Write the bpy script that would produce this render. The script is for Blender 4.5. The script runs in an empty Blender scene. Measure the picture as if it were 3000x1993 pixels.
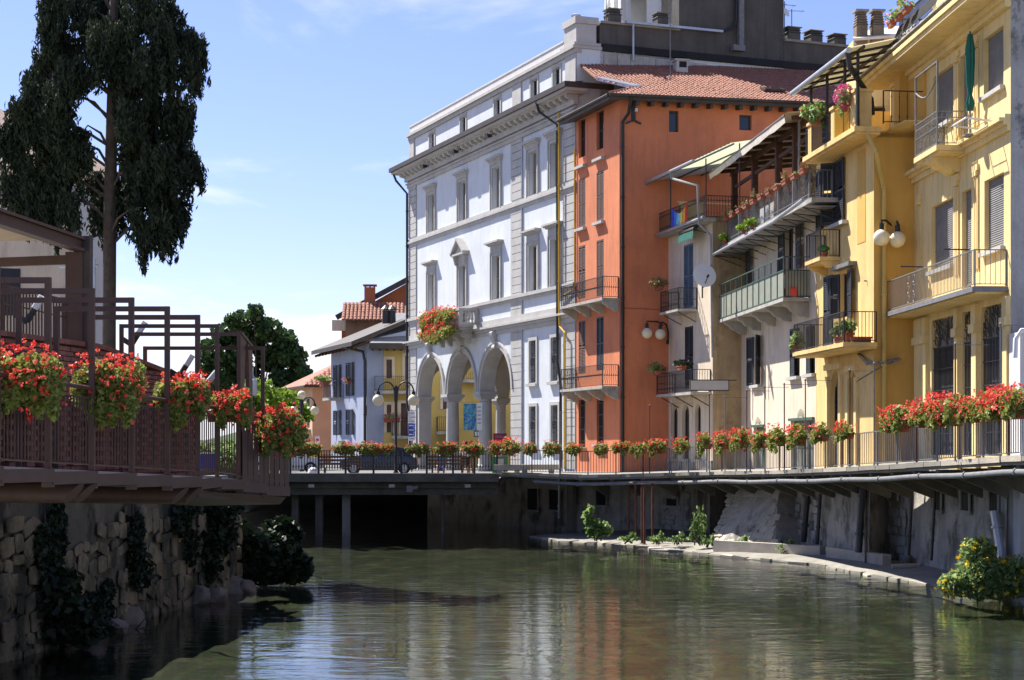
import bpy, math, random
import numpy as np
from mathutils import Vector, Matrix

# ------------------------------------------------------------------ camera, sky, sun, exposure
scene = bpy.context.scene
C = scene.collection
F, CX, HY, CZ = 5000.0, 1500.0, 1310.0, 4.0        # focal length in photo pixels, horizon row, eye height above the water
cd = bpy.data.cameras.new('camera'); cam = bpy.data.objects.new('camera', cd); C.objects.link(cam)
cam.location = (0, 0, CZ); cam.rotation_euler = (math.radians(90), 0, 0)
cd.sensor_width = 36; cd.lens = 36 * F / 3000; cd.shift_y = (HY - 996.5) / 3000
cd.clip_start = 0.5; cd.clip_end = 9000
scene.camera = cam
SUN = Vector((-1.0, 0.98, 1.78)).normalized()        # direction towards the sun
sd = bpy.data.lights.new('sun', 'SUN'); so = bpy.data.objects.new('sun', sd); C.objects.link(so)
sd.energy = 5.0; sd.angle = math.radians(0.53); sd.color = (1.0, 0.955, 0.88)
so.rotation_euler = (-SUN).to_track_quat('-Z', 'Y').to_euler()
so.location = (-40, 30, 60)
w = bpy.data.worlds.new('World'); scene.world = w; w.use_nodes = True
nt = w.node_tree; nt.nodes.clear()
def N(nt, t, **k):
    n = nt.nodes.new(t)
    for a, b in k.items(): setattr(n, a, b)
    return n
out = N(nt, 'ShaderNodeOutputWorld'); bg = N(nt, 'ShaderNodeBackground')
sky = N(nt, 'ShaderNodeTexSky', sky_type='NISHITA'); sky.sun_disc = False
sky.sun_elevation = math.asin(SUN.z); sky.sun_rotation = math.atan2(SUN.x, SUN.y)
sky.altitude = 300; sky.air_density = 1.0; sky.dust_density = 0.25; sky.ozone_density = 4.5
bg.inputs['Strength'].default_value = 0.072
tc = N(nt, 'ShaderNodeTexCoord'); sep = N(nt, 'ShaderNodeSeparateXYZ'); nt.links.new(tc.outputs['Generated'], sep.inputs[0])
# clouds: streaky noise on a flat cloud deck (direction divided by height), thicker towards the horizon
zz = N(nt, 'ShaderNodeMath', operation='MAXIMUM'); nt.links.new(sep.outputs['Z'], zz.inputs[0]); zz.inputs[1].default_value = 0.02
zp = N(nt, 'ShaderNodeMath', operation='ADD'); nt.links.new(zz.outputs[0], zp.inputs[0]); zp.inputs[1].default_value = 0.10
dv = N(nt, 'ShaderNodeVectorMath', operation='DIVIDE'); cb = N(nt, 'ShaderNodeCombineXYZ')
for i in range(3): nt.links.new(zp.outputs[0], cb.inputs[i])
nt.links.new(tc.outputs['Generated'], dv.inputs[0]); nt.links.new(cb.outputs[0], dv.inputs[1])
mp = N(nt, 'ShaderNodeMapping'); mp.inputs['Scale'].default_value = (1.5, 1.35, 1.0); mp.inputs['Location'].default_value = (0.40, 0.55, 0)
nt.links.new(dv.outputs[0], mp.inputs[0])
nz = N(nt, 'ShaderNodeTexNoise'); nz.inputs['Scale'].default_value = 1.15; nz.inputs['Detail'].default_value = 9; nz.inputs['Roughness'].default_value = 0.56; nz.inputs['Distortion'].default_value = 0.35
nt.links.new(mp.outputs[0], nz.inputs['Vector'])
hb = N(nt, 'ShaderNodeMapRange'); hb.inputs[1].default_value = 0.03; hb.inputs[2].default_value = 0.12; hb.inputs[3].default_value = 0.30; hb.inputs[4].default_value = -0.03
nt.links.new(sep.outputs['Z'], hb.inputs[0])
ad = N(nt, 'ShaderNodeMath', operation='ADD'); nt.links.new(nz.outputs['Fac'], ad.inputs[0]); nt.links.new(hb.outputs[0], ad.inputs[1])
cr = N(nt, 'ShaderNodeMapRange'); cr.interpolation_type = 'SMOOTHSTEP'
cr.inputs[1].default_value = 0.53; cr.inputs[2].default_value = 0.78; cr.inputs[3].default_value = 0.0; cr.inputs[4].default_value = 0.96
nt.links.new(ad.outputs[0], cr.inputs[0])
mx = N(nt, 'ShaderNodeMix', data_type='RGBA'); nt.links.new(cr.outputs[0], mx.inputs[0])
tn = N(nt, 'ShaderNodeMix', data_type='RGBA'); tn.blend_type = 'MULTIPLY'; tn.inputs[0].default_value = 1.0; tn.inputs[7].default_value = (1.04, 0.90, 1.11, 1)   # slightly violet summer blue
nt.links.new(sky.outputs[0], tn.inputs[6]); nt.links.new(tn.outputs[2], mx.inputs[6]); mx.inputs[7].default_value = (7.0, 7.2, 7.6, 1)
nt.links.new(mx.outputs[2], bg.inputs['Color']); nt.links.new(bg.outputs[0], out.inputs[0])
vs = scene.view_settings; vs.view_transform = 'Standard'; vs.look = 'None'; vs.exposure = 1.2; vs.gamma = 1; vs.use_curve_mapping = False
scene.cycles.max_bounces = 8; scene.cycles.diffuse_bounces = 4; scene.cycles.glossy_bounces = 4; scene.cycles.transparent_max_bounces = 16
scene.cycles.caustics_reflective = False; scene.cycles.caustics_refractive = False
scene.cycles.use_denoising = True
random.seed(7); RNG = np.random.default_rng(11)

# ------------------------------------------------------------------ helpers
def W(px, py, d): return Vector(((px - CX) / F * d, d, CZ - (py - HY) / F * d))
def XY(px, d): return ((px - CX) / F * d, d)

class MB:                                            # collects faces, then becomes ONE mesh object
    def __init__(s): s.v = []; s.f = []
    def add(s, v, f):
        k = len(s.v); s.v.extend([tuple(p) for p in v]); s.f.extend([tuple(i + k for i in q) for q in f]); return s
    def box(s, x0, x1, y0, y1, z0, z1):
        if x0 > x1: x0, x1 = x1, x0
        if y0 > y1: y0, y1 = y1, y0
        if z0 > z1: z0, z1 = z1, z0
        return s.add([(x0,y0,z0),(x1,y0,z0),(x1,y1,z0),(x0,y1,z0),(x0,y0,z1),(x1,y0,z1),(x1,y1,z1),(x0,y1,z1)],
                     [(0,3,2,1),(4,5,6,7),(0,1,5,4),(1,2,6,5),(2,3,7,6),(3,0,4,7)])
    def bar(s, p, q, w, h=None):                     # square bar from p to q (w wide, h tall)
        p = Vector(p); q = Vector(q); h = w if h is None else h
        a = (q - p).normalized(); up = Vector((0,0,1)) if abs(a.z) < 0.95 else Vector((0,1,0))
        x = a.cross(up).normalized() * (w / 2); y = x.cross(a).normalized() * (h / 2)
        return s.add([p-x-y,p+x-y,p+x+y,p-x+y,q-x-y,q+x-y,q+x+y,q-x+y],[(0,1,2,3),(7,6,5,4),(0,4,5,1),(1,5,6,2),(2,6,7,3),(3,7,4,0)])
    def cyl(s, p, q, r0, r1=None, n=10, caps=True):
        p = Vector(p); q = Vector(q); r1 = r0 if r1 is None else r1
        a = (q - p).normalized(); up = Vector((0,0,1)) if abs(a.z) < 0.95 else Vector((0,1,0))
        x = a.cross(up).normalized(); y = a.cross(x).normalized(); v = []
        for c, r in ((p, r0), (q, r1)):
            for i in range(n):
                t = 2*math.pi*i/n; v.append(c + x*(r*math.cos(t)) + y*(r*math.sin(t)))
        f = [(i, (i+1) % n, n + (i+1) % n, n + i) for i in range(n)]
        if caps: f += [tuple(range(n-1,-1,-1)), tuple(range(n, 2*n))]
        return s.add(v, f)
    def tube(s, pts, r, n=8):
        pts = [Vector(p) for p in pts]
        rs = r if isinstance(r, (list, tuple)) else [r]*len(pts)
        v = []; prev = None
        for k, c in enumerate(pts):
            a = (pts[min(k+1,len(pts)-1)] - pts[max(k-1,0)]).normalized()
            if prev is None:
                up = Vector((0,0,1)) if abs(a.z) < 0.9 else Vector((0,1,0)); x = a.cross(up).normalized()
            else: x = (prev - a * prev.dot(a)).normalized()
            prev = x; y = a.cross(x)
            for i in range(n):
                t = 2*math.pi*i/n; v.append(c + x*(rs[k]*math.cos(t)) + y*(rs[k]*math.sin(t)))
        f = []
        for k in range(len(pts)-1):
            for i in range(n): f.append((k*n+i, k*n+(i+1)%n, (k+1)*n+(i+1)%n, (k+1)*n+i))
        f += [tuple(range(n-1,-1,-1)), tuple(range((len(pts)-1)*n, len(pts)*n))]
        return s.add(v, f)
    def lathe(s, prof, cx=0, cy=0, n=16):
        v = []
        for r, z in prof:
            for i in range(n):
                t = 2*math.pi*i/n; v.append((cx + r*math.cos(t), cy + r*math.sin(t), z))
        f = []
        for k in range(len(prof)-1):
            for i in range(n): f.append((k*n+i, k*n+(i+1)%n, (k+1)*n+(i+1)%n, (k+1)*n+i))
        f += [tuple(range(n-1,-1,-1)), tuple(range((len(prof)-1)*n, len(prof)*n))]
        return s.add(v, f)
    def sphere(s, c, r, n=12, sz=1.0):
        prof = [(max(r*math.sin(math.pi*k/n), 1e-4), c[2] - sz*r*math.cos(math.pi*k/n)) for k in range(n+1)]
        return s.lathe(prof, c[0], c[1], n*2)
    def prism(s, poly, y0, y1, m=lambda a, b, c: (a, c, b)):   # polygon (x,z) extruded along y; m maps (x,z,y) to a point
        n = len(poly)
        v = [m(a, b, y0) for a, b in poly] + [m(a, b, y1) for a, b in poly]
        f = [tuple(range(n)), tuple(range(2*n-1, n-1, -1))] + [(i, n+i, n+(i+1)%n, (i+1)%n) for i in range(n)]
        return s.add(v, f)
    def quad(s, a, b, c, d): return s.add([a,b,c,d],[(0,1,2,3)])
    def mesh(s, name, mat, smooth=False):
        me = bpy.data.meshes.new(name); me.from_pydata(s.v, [], s.f)
        if mat: me.materials.append(mat)
        if smooth:
            me.polygons.foreach_set('use_smooth', [True]*len(me.polygons)); me.set_sharp_from_angle(angle=math.radians(38))
        return me
    def build(s, name, mat, parent=None, smooth=False, loc=None, rz=0.0):
        return link(name, s.mesh(name, mat, smooth), parent, loc, rz)

ZOFF = {}
def link(name, me, parent=None, loc=None, rz=0.0, scale=None):
    o = bpy.data.objects.new(name, me); C.objects.link(o)
    L = Vector(loc) if loc is not None else Vector((0,0,0))
    if parent is not None:
        o.parent = parent; L = L - Vector((0, 0, ZOFF.get(parent.name, 0.0)))
    o.location = L; o.rotation_euler = (0, 0, rz)
    if scale is not None: o.scale = scale
    return o
def tag(o, label, cat, group=None, kind=None):
    if label: o['label'] = label
    if cat: o['category'] = cat
    if group: o['group'] = group
    if kind: o['kind'] = kind
    return o
def struct(o): o['kind'] = 'structure'; return o
def stuff(o): o['kind'] = 'stuff'; return o
def thing(name, label, cat, loc=(0,0,0), rz=0.0, group=None, zabs=False):   # zabs: children are given with world heights
    o = bpy.data.objects.new(name, None); C.objects.link(o); o.empty_display_size = 0.2
    o.location = loc; o.rotation_euler = (0, 0, rz)
    if zabs: ZOFF[o.name] = loc[2]
    return tag(o, label, cat, group)
def copy_tree(src, parent=None):
    c = src.copy(); C.objects.link(c); c.parent = parent
    for ch in src.children: copy_tree(ch, c)
    return c
ORD = ['first','second','third','fourth','fifth','sixth','seventh','eighth','ninth','tenth','eleventh','twelfth','thirteenth',
       'fourteenth','fifteenth','sixteenth','seventeenth','eighteenth','nineteenth','twentieth','twenty-first','twenty-second','twenty-third','twenty-fourth','twenty-fifth','twenty-sixth']

# ------------------------------------------------------------------ materials
MATS = {}
def mat(name, col, rough=0.85, var=0.12, scale=1.2, bump=0.0, bscale=25.0, metal=0.0, spec=0.3, streak=0.0, dirt=None, dirt_lo=0.55, dirt_hi=0.75, fine=0.0, emit=None):
    m = bpy.data.materials.new(name); m.use_nodes = True; t = m.node_tree; b = t.nodes['Principled BSDF']
    b.inputs['Roughness'].default_value = rough; b.inputs['Metallic'].default_value = metal; b.inputs['Specular IOR Level'].default_value = spec
    g = N(t, 'ShaderNodeNewGeometry')
    def noise(sc, detail=5, scl=(1,1,1), rg=0.6):
        mpn = N(t, 'ShaderNodeMapping'); mpn.inputs['Scale'].default_value = scl; t.links.new(g.outputs['Position'], mpn.inputs[0])
        n = N(t, 'ShaderNodeTexNoise'); n.inputs['Scale'].default_value = sc; n.inputs['Detail'].default_value = detail; n.inputs['Roughness'].default_value = rg
        t.links.new(mpn.outputs[0], n.inputs['Vector']); return n.outputs['Fac']
    def mixc(fac, a, bcol):
        x = N(t, 'ShaderNodeMix', data_type='RGBA')
        t.links.new(fac, x.inputs[0])
        for i, q in ((6, a), (7, bcol)):
            if isinstance(q, (tuple, list)): x.inputs[i].default_value = (*q[:3], 1)
            else: t.links.new(q, x.inputs[i])
        return x.outputs[2]
    def ramp(fac, lo, hi, a=0.0, bb=1.0):
        r = N(t, 'ShaderNodeMapRange'); r.inputs[1].default_value = lo; r.inputs[2].default_value = hi; r.inputs[3].default_value = a; r.inputs[4].default_value = bb
        t.links.new(fac, r.inputs[0]); return r.outputs[0]
    c = mixc(ramp(noise(scale), 0.32, 0.68), [x*(1-var) for x in col], [min(1, x*(1+var)) for x in col])
    if fine: c = mixc(ramp(noise(scale*14, 3), 0.35, 0.65, 0, fine), c, [x*0.55 for x in col])
    if streak: c = mixc(ramp(noise(2.4, 4, (1.4,1.4,0.16)), 0.48, 0.72, 0, streak), c, [x*0.5 for x in col])
    if dirt: c = mixc(ramp(noise(0.9, 8, (1,1,0.7), 0.68), dirt_lo, dirt_hi, 0, 0.9), c, dirt)
    t.links.new(c, b.inputs['Base Color'])
    if bump:
        bm = N(t, 'ShaderNodeBump'); bm.inputs['Strength'].default_value = bump; bm.inputs['Distance'].default_value = 0.03
        t.links.new(noise(bscale, 4), bm.inputs['Height']); t.links.new(bm.outputs[0], b.inputs['Normal'])
    if emit: b.inputs['Emission Color'].default_value = (*emit[:3],1); b.inputs['Emission Strength'].default_value = emit[3]
    MATS[name] = m; return m

def leafmat(name, ca, cb_, trans=0.35, rough=0.5):   # leaf colours vary leaf by leaf (attribute 'var')
    m = bpy.data.materials.new(name); m.use_nodes = True; t = m.node_tree; t.nodes.clear()
    o = N(t, 'ShaderNodeOutputMaterial'); at = N(t, 'ShaderNodeAttribute'); at.attribute_name = 'var'
    x = N(t, 'ShaderNodeMix', data_type='RGBA'); x.inputs[6].default_value = (*ca,1); x.inputs[7].default_value = (*cb_,1); t.links.new(at.outputs['Fac'], x.inputs[0])
    b = N(t, 'ShaderNodeBsdfPrincipled'); b.inputs['Roughness'].default_value = rough; b.inputs['Specular IOR Level'].default_value = 0.25
    tr = N(t, 'ShaderNodeBsdfTranslucent'); ms = N(t, 'ShaderNodeMixShader'); ms.inputs[0].default_value = trans
    t.links.new(x.outputs[2], b.inputs['Base Color']); t.links.new(x.outputs[2], tr.inputs['Color'])
    t.links.new(b.outputs[0], ms.inputs[1]); t.links.new(tr.outputs[0], ms.inputs[2]); t.links.new(ms.outputs[0], o.inputs[0])
    MATS[name] = m; return m

mat('blue_stucco', (0.645,0.675,0.695), var=0.06, scale=0.6, bump=0.15, streak=0.17, fine=0.06, dirt=(0.50,0.535,0.57), dirt_lo=0.52, dirt_hi=0.85)
mat('stone_trim', (0.47,0.455,0.43), var=0.10, scale=1.5, bump=0.15, streak=0.18, fine=0.15)
mat('stone_old', (0.42,0.40,0.36), var=0.18, scale=2.0, bump=0.3, streak=0.4, fine=0.25, dirt=(0.13,0.12,0.09))
mat('orange_stucco', (0.64,0.215,0.10), var=0.12, scale=0.5, bump=0.22, streak=0.34, fine=0.08, dirt=(0.46,0.165,0.095), dirt_lo=0.52, dirt_hi=0.8)
mat('cream_stucco', (0.70,0.59,0.45), var=0.09, scale=0.6, bump=0.25, streak=0.42, fine=0.08, dirt=(0.50,0.40,0.28), dirt_lo=0.54, dirt_hi=0.8)
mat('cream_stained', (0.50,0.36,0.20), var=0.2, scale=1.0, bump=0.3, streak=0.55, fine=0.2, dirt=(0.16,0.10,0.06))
mat('white_plaster', (0.58,0.565,0.55), var=0.05, scale=0.9, bump=0.1, streak=0.15)
mat('yellow_stucco', (0.74,0.52,0.21), var=0.09, scale=0.5, bump=0.25, streak=0.42, fine=0.08, dirt=(0.50,0.35,0.16), dirt_lo=0.52, dirt_hi=0.8)
mat('yellow_pale', (0.75,0.575,0.27), var=0.08, scale=0.5, bump=0.25, streak=0.40, fine=0.08, dirt=(0.54,0.42,0.23), dirt_lo=0.54, dirt_hi=0.82)
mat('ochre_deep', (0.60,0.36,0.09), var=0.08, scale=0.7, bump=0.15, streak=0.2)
mat('lilac_stucco', (0.32,0.36,0.46), var=0.07, scale=0.7, bump=0.12, streak=0.12)
mat('ochre_house', (0.55,0.40,0.13), var=0.10, scale=0.8, bump=0.12, streak=0.12)
mat('peach_house', (0.62,0.42,0.24), var=0.07, scale=0.8, bump=0.1)
mat('rust_stucco', (0.36,0.115,0.05), var=0.1, scale=0.8, bump=0.1, streak=0.2)
mat('grey_cement', (0.095,0.088,0.078), var=0.22, scale=0.7, bump=0.4, streak=0.5, fine=0.2, dirt=(0.2,0.19,0.17), dirt_lo=0.66, dirt_hi=0.72)
mat('grey_render', (0.36,0.35,0.34), var=0.2, scale=0.9, bump=0.4, streak=0.35, fine=0.2, dirt=(0.10,0.10,0.095), dirt_lo=0.55, dirt_hi=0.62)
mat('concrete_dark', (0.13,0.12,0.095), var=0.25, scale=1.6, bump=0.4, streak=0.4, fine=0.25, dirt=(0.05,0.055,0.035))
mat('concrete', (0.27,0.25,0.21), var=0.15, scale=1.6, bump=0.35, streak=0.3, fine=0.2, dirt=(0.14,0.13,0.10))
mat('concrete_pale', (0.46,0.41,0.33), var=0.15, scale=2.2, bump=0.5, fine=0.25, dirt=(0.28,0.24,0.18), dirt_lo=0.6)
mat('wall_plaster_old', (0.46,0.42,0.36), var=0.25, scale=1.2, bump=0.8, bscale=6, streak=0.5, fine=0.35, dirt=(0.09,0.085,0.07), dirt_lo=0.50, dirt_hi=0.62)
mat('wall_mossy', (0.15,0.12,0.075), var=0.3, scale=1.1, bump=0.8, bscale=6, streak=0.75, fine=0.3, dirt=(0.020,0.022,0.012), dirt_lo=0.50, dirt_hi=0.60)
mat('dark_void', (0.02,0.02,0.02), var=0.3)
mat('brown_steel', (0.080,0.043,0.034), rough=0.55, var=0.15, scale=3, spec=0.4)
mat('black_iron', (0.022,0.022,0.024), rough=0.5, var=0.2, scale=5, spec=0.4)
mat('grey_iron', (0.16,0.16,0.165), rough=0.55, var=0.2, scale=5, spec=0.4)
mat('green_iron', (0.055,0.10,0.075), rough=0.5, var=0.2, scale=5)
mat('rusty_iron', (0.12,0.05,0.032), rough=0.8, var=0.35, scale=5)
mat('zinc', (0.42,0.44,0.47), rough=0.42, var=0.12, scale=3, metal=0.6)
mat('white_metal', (0.66,0.66,0.66), rough=0.4, var=0.06)
mat('roof_faded', (0.28,0.20,0.17), var=0.2, scale=1.5, fine=0.3)
mat('roof_tile', (0.34,0.158,0.108), var=0.28, scale=3.2, bump=0.2, fine=0.3)
mat('roof_slate', (0.20,0.20,0.21), var=0.15, scale=2, rough=0.6)
mat('dark_fascia', (0.060,0.048,0.040), var=0.2, scale=2, rough=0.6)
mat('brown_shutter', (0.115,0.066,0.050), var=0.15, scale=3, rough=0.6)
mat('dark_shutter', (0.026,0.031,0.040), var=0.2, scale=3, rough=0.55)
mat('blue_shutter', (0.10,0.155,0.20), var=0.15, scale=3, rough=0.55)
mat('roller_slat', (0.21,0.205,0.205), var=0.16, scale=3, rough=0.6)
mat('timber', (0.085,0.040,0.024), var=0.25, scale=4, rough=0.75)
mat('window_wood', (0.36,0.30,0.21), var=0.1, scale=3, rough=0.6)
mat('glass', (0.012,0.014,0.017), rough=0.06, var=0.3, scale=0.9, spec=0.6)
mat('curtain_glass', (0.20,0.20,0.18), rough=0.12, var=0.35, scale=1.6, spec=0.6)
mat('terracotta', (0.30,0.095,0.055), var=0.2, scale=5)
mat('globe_glass', (0.80,0.72,0.50), rough=0.25, var=0.04, spec=0.5)
mat('brick', (0.27,0.115,0.085), var=0.32, scale=2.6, bump=0.3, fine=0.3)
mat('mortar_hole_shade', (0.07,0.045,0.038), var=0.2)
mat('stone_warm', (0.25,0.19,0.105), var=0.38, scale=1.4, bump=0.7, bscale=9, fine=0.4, dirt=(0.018,0.020,0.010), dirt_lo=0.44, dirt_hi=0.60)
mat('rock', (0.20,0.15,0.105), var=0.25, scale=1.5, bump=0.8, bscale=5, fine=0.35, dirt=(0.07,0.065,0.05), dirt_lo=0.58, dirt_hi=0.7)
mat('bark', (0.075,0.058,0.045), var=0.3, scale=4, bump=0.9, bscale=9, streak=0.5)
mat('yellow_pipe', (0.62,0.36,0.02), var=0.08, rough=0.5)
mat('awning_green', (0.02,0.13,0.10), var=0.15, scale=4)
leafmat('sheet_cream', (0.62,0.57,0.42), (0.70,0.64,0.48), 0.45)
mat('awning_cream', (0.66,0.60,0.50), var=0.12, scale=3, streak=0.25)
leafmat('sheet_green', (0.50,0.52,0.36), (0.62,0.64,0.46), 0.55)
mat('panel_sheet', (0.30,0.31,0.24), var=0.10, scale=3, rough=0.55, streak=0.15)
mat('sign_blank', (0.50,0.48,0.46), var=0.04, rough=0.5)
mat('sign_white', (0.78,0.78,0.78), var=0.04, rough=0.5)
mat('sign_blue', (0.03,0.08,0.42), var=0.06, rough=0.5)
mat('sign_maroon', (0.16,0.010,0.045), var=0.08, rough=0.5)
mat('sign_ink', (0.30,0.14,0.16), var=0.05); mat('sign_grey_ink', (0.30,0.32,0.40), var=0.05)
mat('bin_blue', (0.02,0.07,0.45), var=0.1, rough=0.45); mat('box_yellow', (0.75,0.42,0.01), var=0.06, rough=0.45)
mat('board_green', (0.04,0.22,0.05), var=0.1, rough=0.5)
mat('car_dark', (0.018,0.024,0.045), var=0.05, rough=0.22, spec=0.6); mat('car_silver', (0.55,0.57,0.60), var=0.03, rough=0.25, spec=0.6)
mat('rubber', (0.02,0.02,0.02), rough=0.9); mat('skin', (0.48,0.26,0.17), rough=0.6, var=0.05); mat('hair', (0.05,0.03,0.02))
mat('cloth_white', (0.75,0.74,0.72), var=0.05); mat('cloth_dark', (0.05,0.045,0.04), var=0.1); mat('cloth_tan', (0.45,0.33,0.20), var=0.1); mat('cloth_blue', (0.12,0.22,0.55), var=0.1)
mat('cloth_red', (0.75,0.10,0.07), var=0.1); mat('terrace_wood', (0.20,0.12,0.08), var=0.2)
mat('asphalt', (0.16,0.155,0.15), var=0.15, scale=1.0, fine=0.2); mat('earth', (0.20,0.17,0.12), var=0.3, scale=0.8, fine=0.3)
mat('paving', (0.34,0.31,0.27), var=0.15, scale=1.5, fine=0.2); mat('hill_green', (0.06,0.09,0.035), var=0.3, scale=0.05)
leafmat('leaf_geranium', (0.10,0.14,0.022), (0.42,0.44,0.12), 0.4); leafmat('petal_red', (0.72,0.030,0.022), (0.93,0.19,0.13), 0.3)
leafmat('petal_pink', (0.70,0.06,0.26), (0.85,0.22,0.45), 0.25); leafmat('petal_yellow', (0.75,0.48,0.01), (0.85,0.62,0.04), 0.25)
leafmat('leaf_conifer', (0.006,0.013,0.007), (0.046,0.062,0.030), 0.12, 0.75); leafmat('leaf_dark', (0.012,0.035,0.010), (0.065,0.12,0.036), 0.25)
leafmat('leaf_bank', (0.007,0.015,0.006), (0.026,0.042,0.016), 0.2); leafmat('leaf_bright', (0.10,0.20,0.02), (0.30,0.42,0.05), 0.4)
leafmat('leaf_fresh', (0.10,0.20,0.04), (0.38,0.48,0.18), 0.4); leafmat('leaf_pale', (0.12,0.21,0.06), (0.42,0.52,0.22), 0.45); leafmat('leaf_dry', (0.20,0.15,0.06), (0.36,0.28,0.12), 0.3)
M = MATS
# ------------------------------------------------------------------ foliage
def leaves(name, pts, size, matname, flat=0.0, droop=0.0, aspect=1.6, var=None, jitter=0.35):
    """pts (n,3): one pointed, folded leaf (two triangles) at every point; droop: leaves hang along -z"""
    n = len(pts); r = RNG
    d = r.normal(size=(n,3)); d[:,2] = d[:,2]*(1-flat) - droop*1.6; d /= np.linalg.norm(d,axis=1)[:,None]
    e = r.normal(size=(n,3)); e -= d*(e*d).sum(1)[:,None]; e /= np.linalg.norm(e,axis=1)[:,None]
    s = size*(1 + jitter*r.normal(size=(n,1)).clip(-1.5,2))
    L = d*s*aspect*0.5; B = e*s*0.5
    k = np.cross(d,e)*s*0.14
    v = np.stack([pts-L, pts+B+k, pts+L, pts-B+k], axis=1).reshape(-1,3)
    me = bpy.data.meshes.new(name)
    me.vertices.add(4*n); me.vertices.foreach_set('co', v.astype(np.float32).ravel())
    me.loops.add(4*n); me.polygons.add(n)
    me.loops.foreach_set('vertex_index', np.arange(4*n, dtype=np.int32))
    me.polygons.foreach_set('loop_start', np.arange(0,4*n,4,dtype=np.int32))
    me.update(calc_edges=True)
    at = me.attributes.new('var','FLOAT','FACE')
    at.data.foreach_set('value', (r.random(n) if var is None else var).astype(np.float32))
    me.materials.append(M[matname]); return me
def blob_pts(n, c, rad, shell=0.6):
    d = RNG.normal(size=(n,3)); d /= np.linalg.norm(d,axis=1)[:,None]
    q = (shell + (1-shell)*RNG.random((n,1)))**0.8 if shell > 0 else RNG.random((n,1))**(1/3)
    return d*q*np.array(rad) + np.array(c)
def blossom_mesh(name, centres, r, per, matname):
    p = np.repeat(np.asarray(centres), per, axis=0) + RNG.normal(size=(len(centres)*per,3))*r*0.55
    v = np.repeat(RNG.random(len(centres)), per)
    return leaves(name, p, r*1.1, matname, aspect=1.1, var=v)
def geranium_meshes(seed, rx, ry, rz, nleaf, nflow, lsize, fr, hang=0.25, per=7):
    """foliage of one flower box: a bushy mound that spills over the front (local -y)"""
    pts = []
    for k in range(9):
        c = ((k/8-0.5)*1.7*rx, RNG.normal()*0.15*ry - 0.1*ry, RNG.normal()*0.18*rz + (0.12*rz if k % 2 else -0.05*rz))
        pts.append(blob_pts(nleaf//12, c, (rx*0.42, ry*(0.62+0.3*RNG.random()), rz*(0.62+0.25*RNG.random())), 0.35))
    for k in range(6):                                # trailing stems
        c = ((RNG.random()-0.5)*1.8*rx, -ry*0.75, -rz*(0.5+hang*RNG.random()*2.2))
        pts.append(blob_pts(nleaf//24, c, (rx*0.18, ry*0.3, rz*(0.35+0.4*RNG.random())), 0.0))
    P = np.concatenate(pts); lm = leaves('foliage', P, lsize, 'leaf_geranium', var=(0.28 + 0.45*(P[:,2]/rz*0.0) + 0.5*RNG.random(len(P))).clip(0,1))
    d = RNG.normal(size=(nflow,3)); d[:,2] = d[:,2]*0.8 + 0.12; d[:,1] -= 0.75; d /= np.linalg.norm(d,axis=1)[:,None]
    fc = d*np.array((rx*1.12, ry*1.12, rz*1.12))*(0.85+0.42*RNG.random((nflow,1)))
    k = RNG.random(nflow) < 0.30; fc[k,0] = (RNG.random(k.sum())-0.5)*2*rx; fc[k,2] = rz*(0.62+0.5*RNG.random(k.sum()))
    fm = blossom_mesh('blossoms', fc, fr, per, 'petal_red'); return lm, fm
def planter_mesh(L=0.62, D=0.2, H=0.17):
    b = MB(); t = 0.02
    b.add([(-L/2+t,-D/2+t,0),(L/2-t,-D/2+t,0),(L/2-t,D/2-t,0),(-L/2+t,D/2-t,0),(-L/2,-D/2,H),(L/2,-D/2,H),(L/2,D/2,H),(-L/2,D/2,H)],
          [(0,3,2,1),(4,5,6,7),(0,1,5,4),(1,2,6,5),(2,3,7,6),(3,0,4,7)])
    b.box(-L/2-0.012,L/2+0.012,-D/2-0.012,-D/2+0.02,H-0.035,H+0.01); b.box(-L/2-0.012,L/2+0.012,D/2-0.02,D/2+0.012,H-0.035,H+0.01)
    return b.mesh('planter', M['terracotta'])
PLANTER = planter_mesh()
def pot_mesh(r=0.14, h=0.24, m='terracotta'):
    b = MB(); b.lathe([(r*0.68,0),(r*0.95,h*0.8),(r*1.08,h*0.8),(r*1.08,h),(r*0.9,h),(r*0.85,h*0.88)], n=14); return b.mesh('pot', M[m], True)
POT = pot_mesh()

# ------------------------------------------------------------------ facades: local x along the wall (left to right), y into the house, z up
class Fac:
    def __init__(s, pa, da, pb, db, z0):
        s.A = Vector(XY(pa, da)); s.B = Vector(XY(pb, db)); s.L = (s.B - s.A).length
        s.t = (s.B - s.A).normalized(); s.i = Vector((-s.t.y, s.t.x)); s.rz = math.atan2(s.t.y, s.t.x); s.z0 = z0
    def u(s, px, out=0.0):
        k = (px - CX) / F; ax = s.A.x - out*s.i.x; ay = s.A.y - out*s.i.y
        return (k*ay - ax) / (s.t.x - k*s.t.y)
    def z(s, px, py, out=0.0):
        u = s.u(px, out); d = s.A.y - out*s.i.y + u*s.t.y
        return CZ - (py - HY) / F * d
    def P(s, u, y, z):
        q = s.A + s.t*u + s.i*y; return Vector((q.x, q.y, z))
    def root(s, name, label, cat, group=None):
        s.r = thing(name, label, cat, (s.A.x, s.A.y, s.z0), s.rz, group, zabs=True); return s.r

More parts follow.
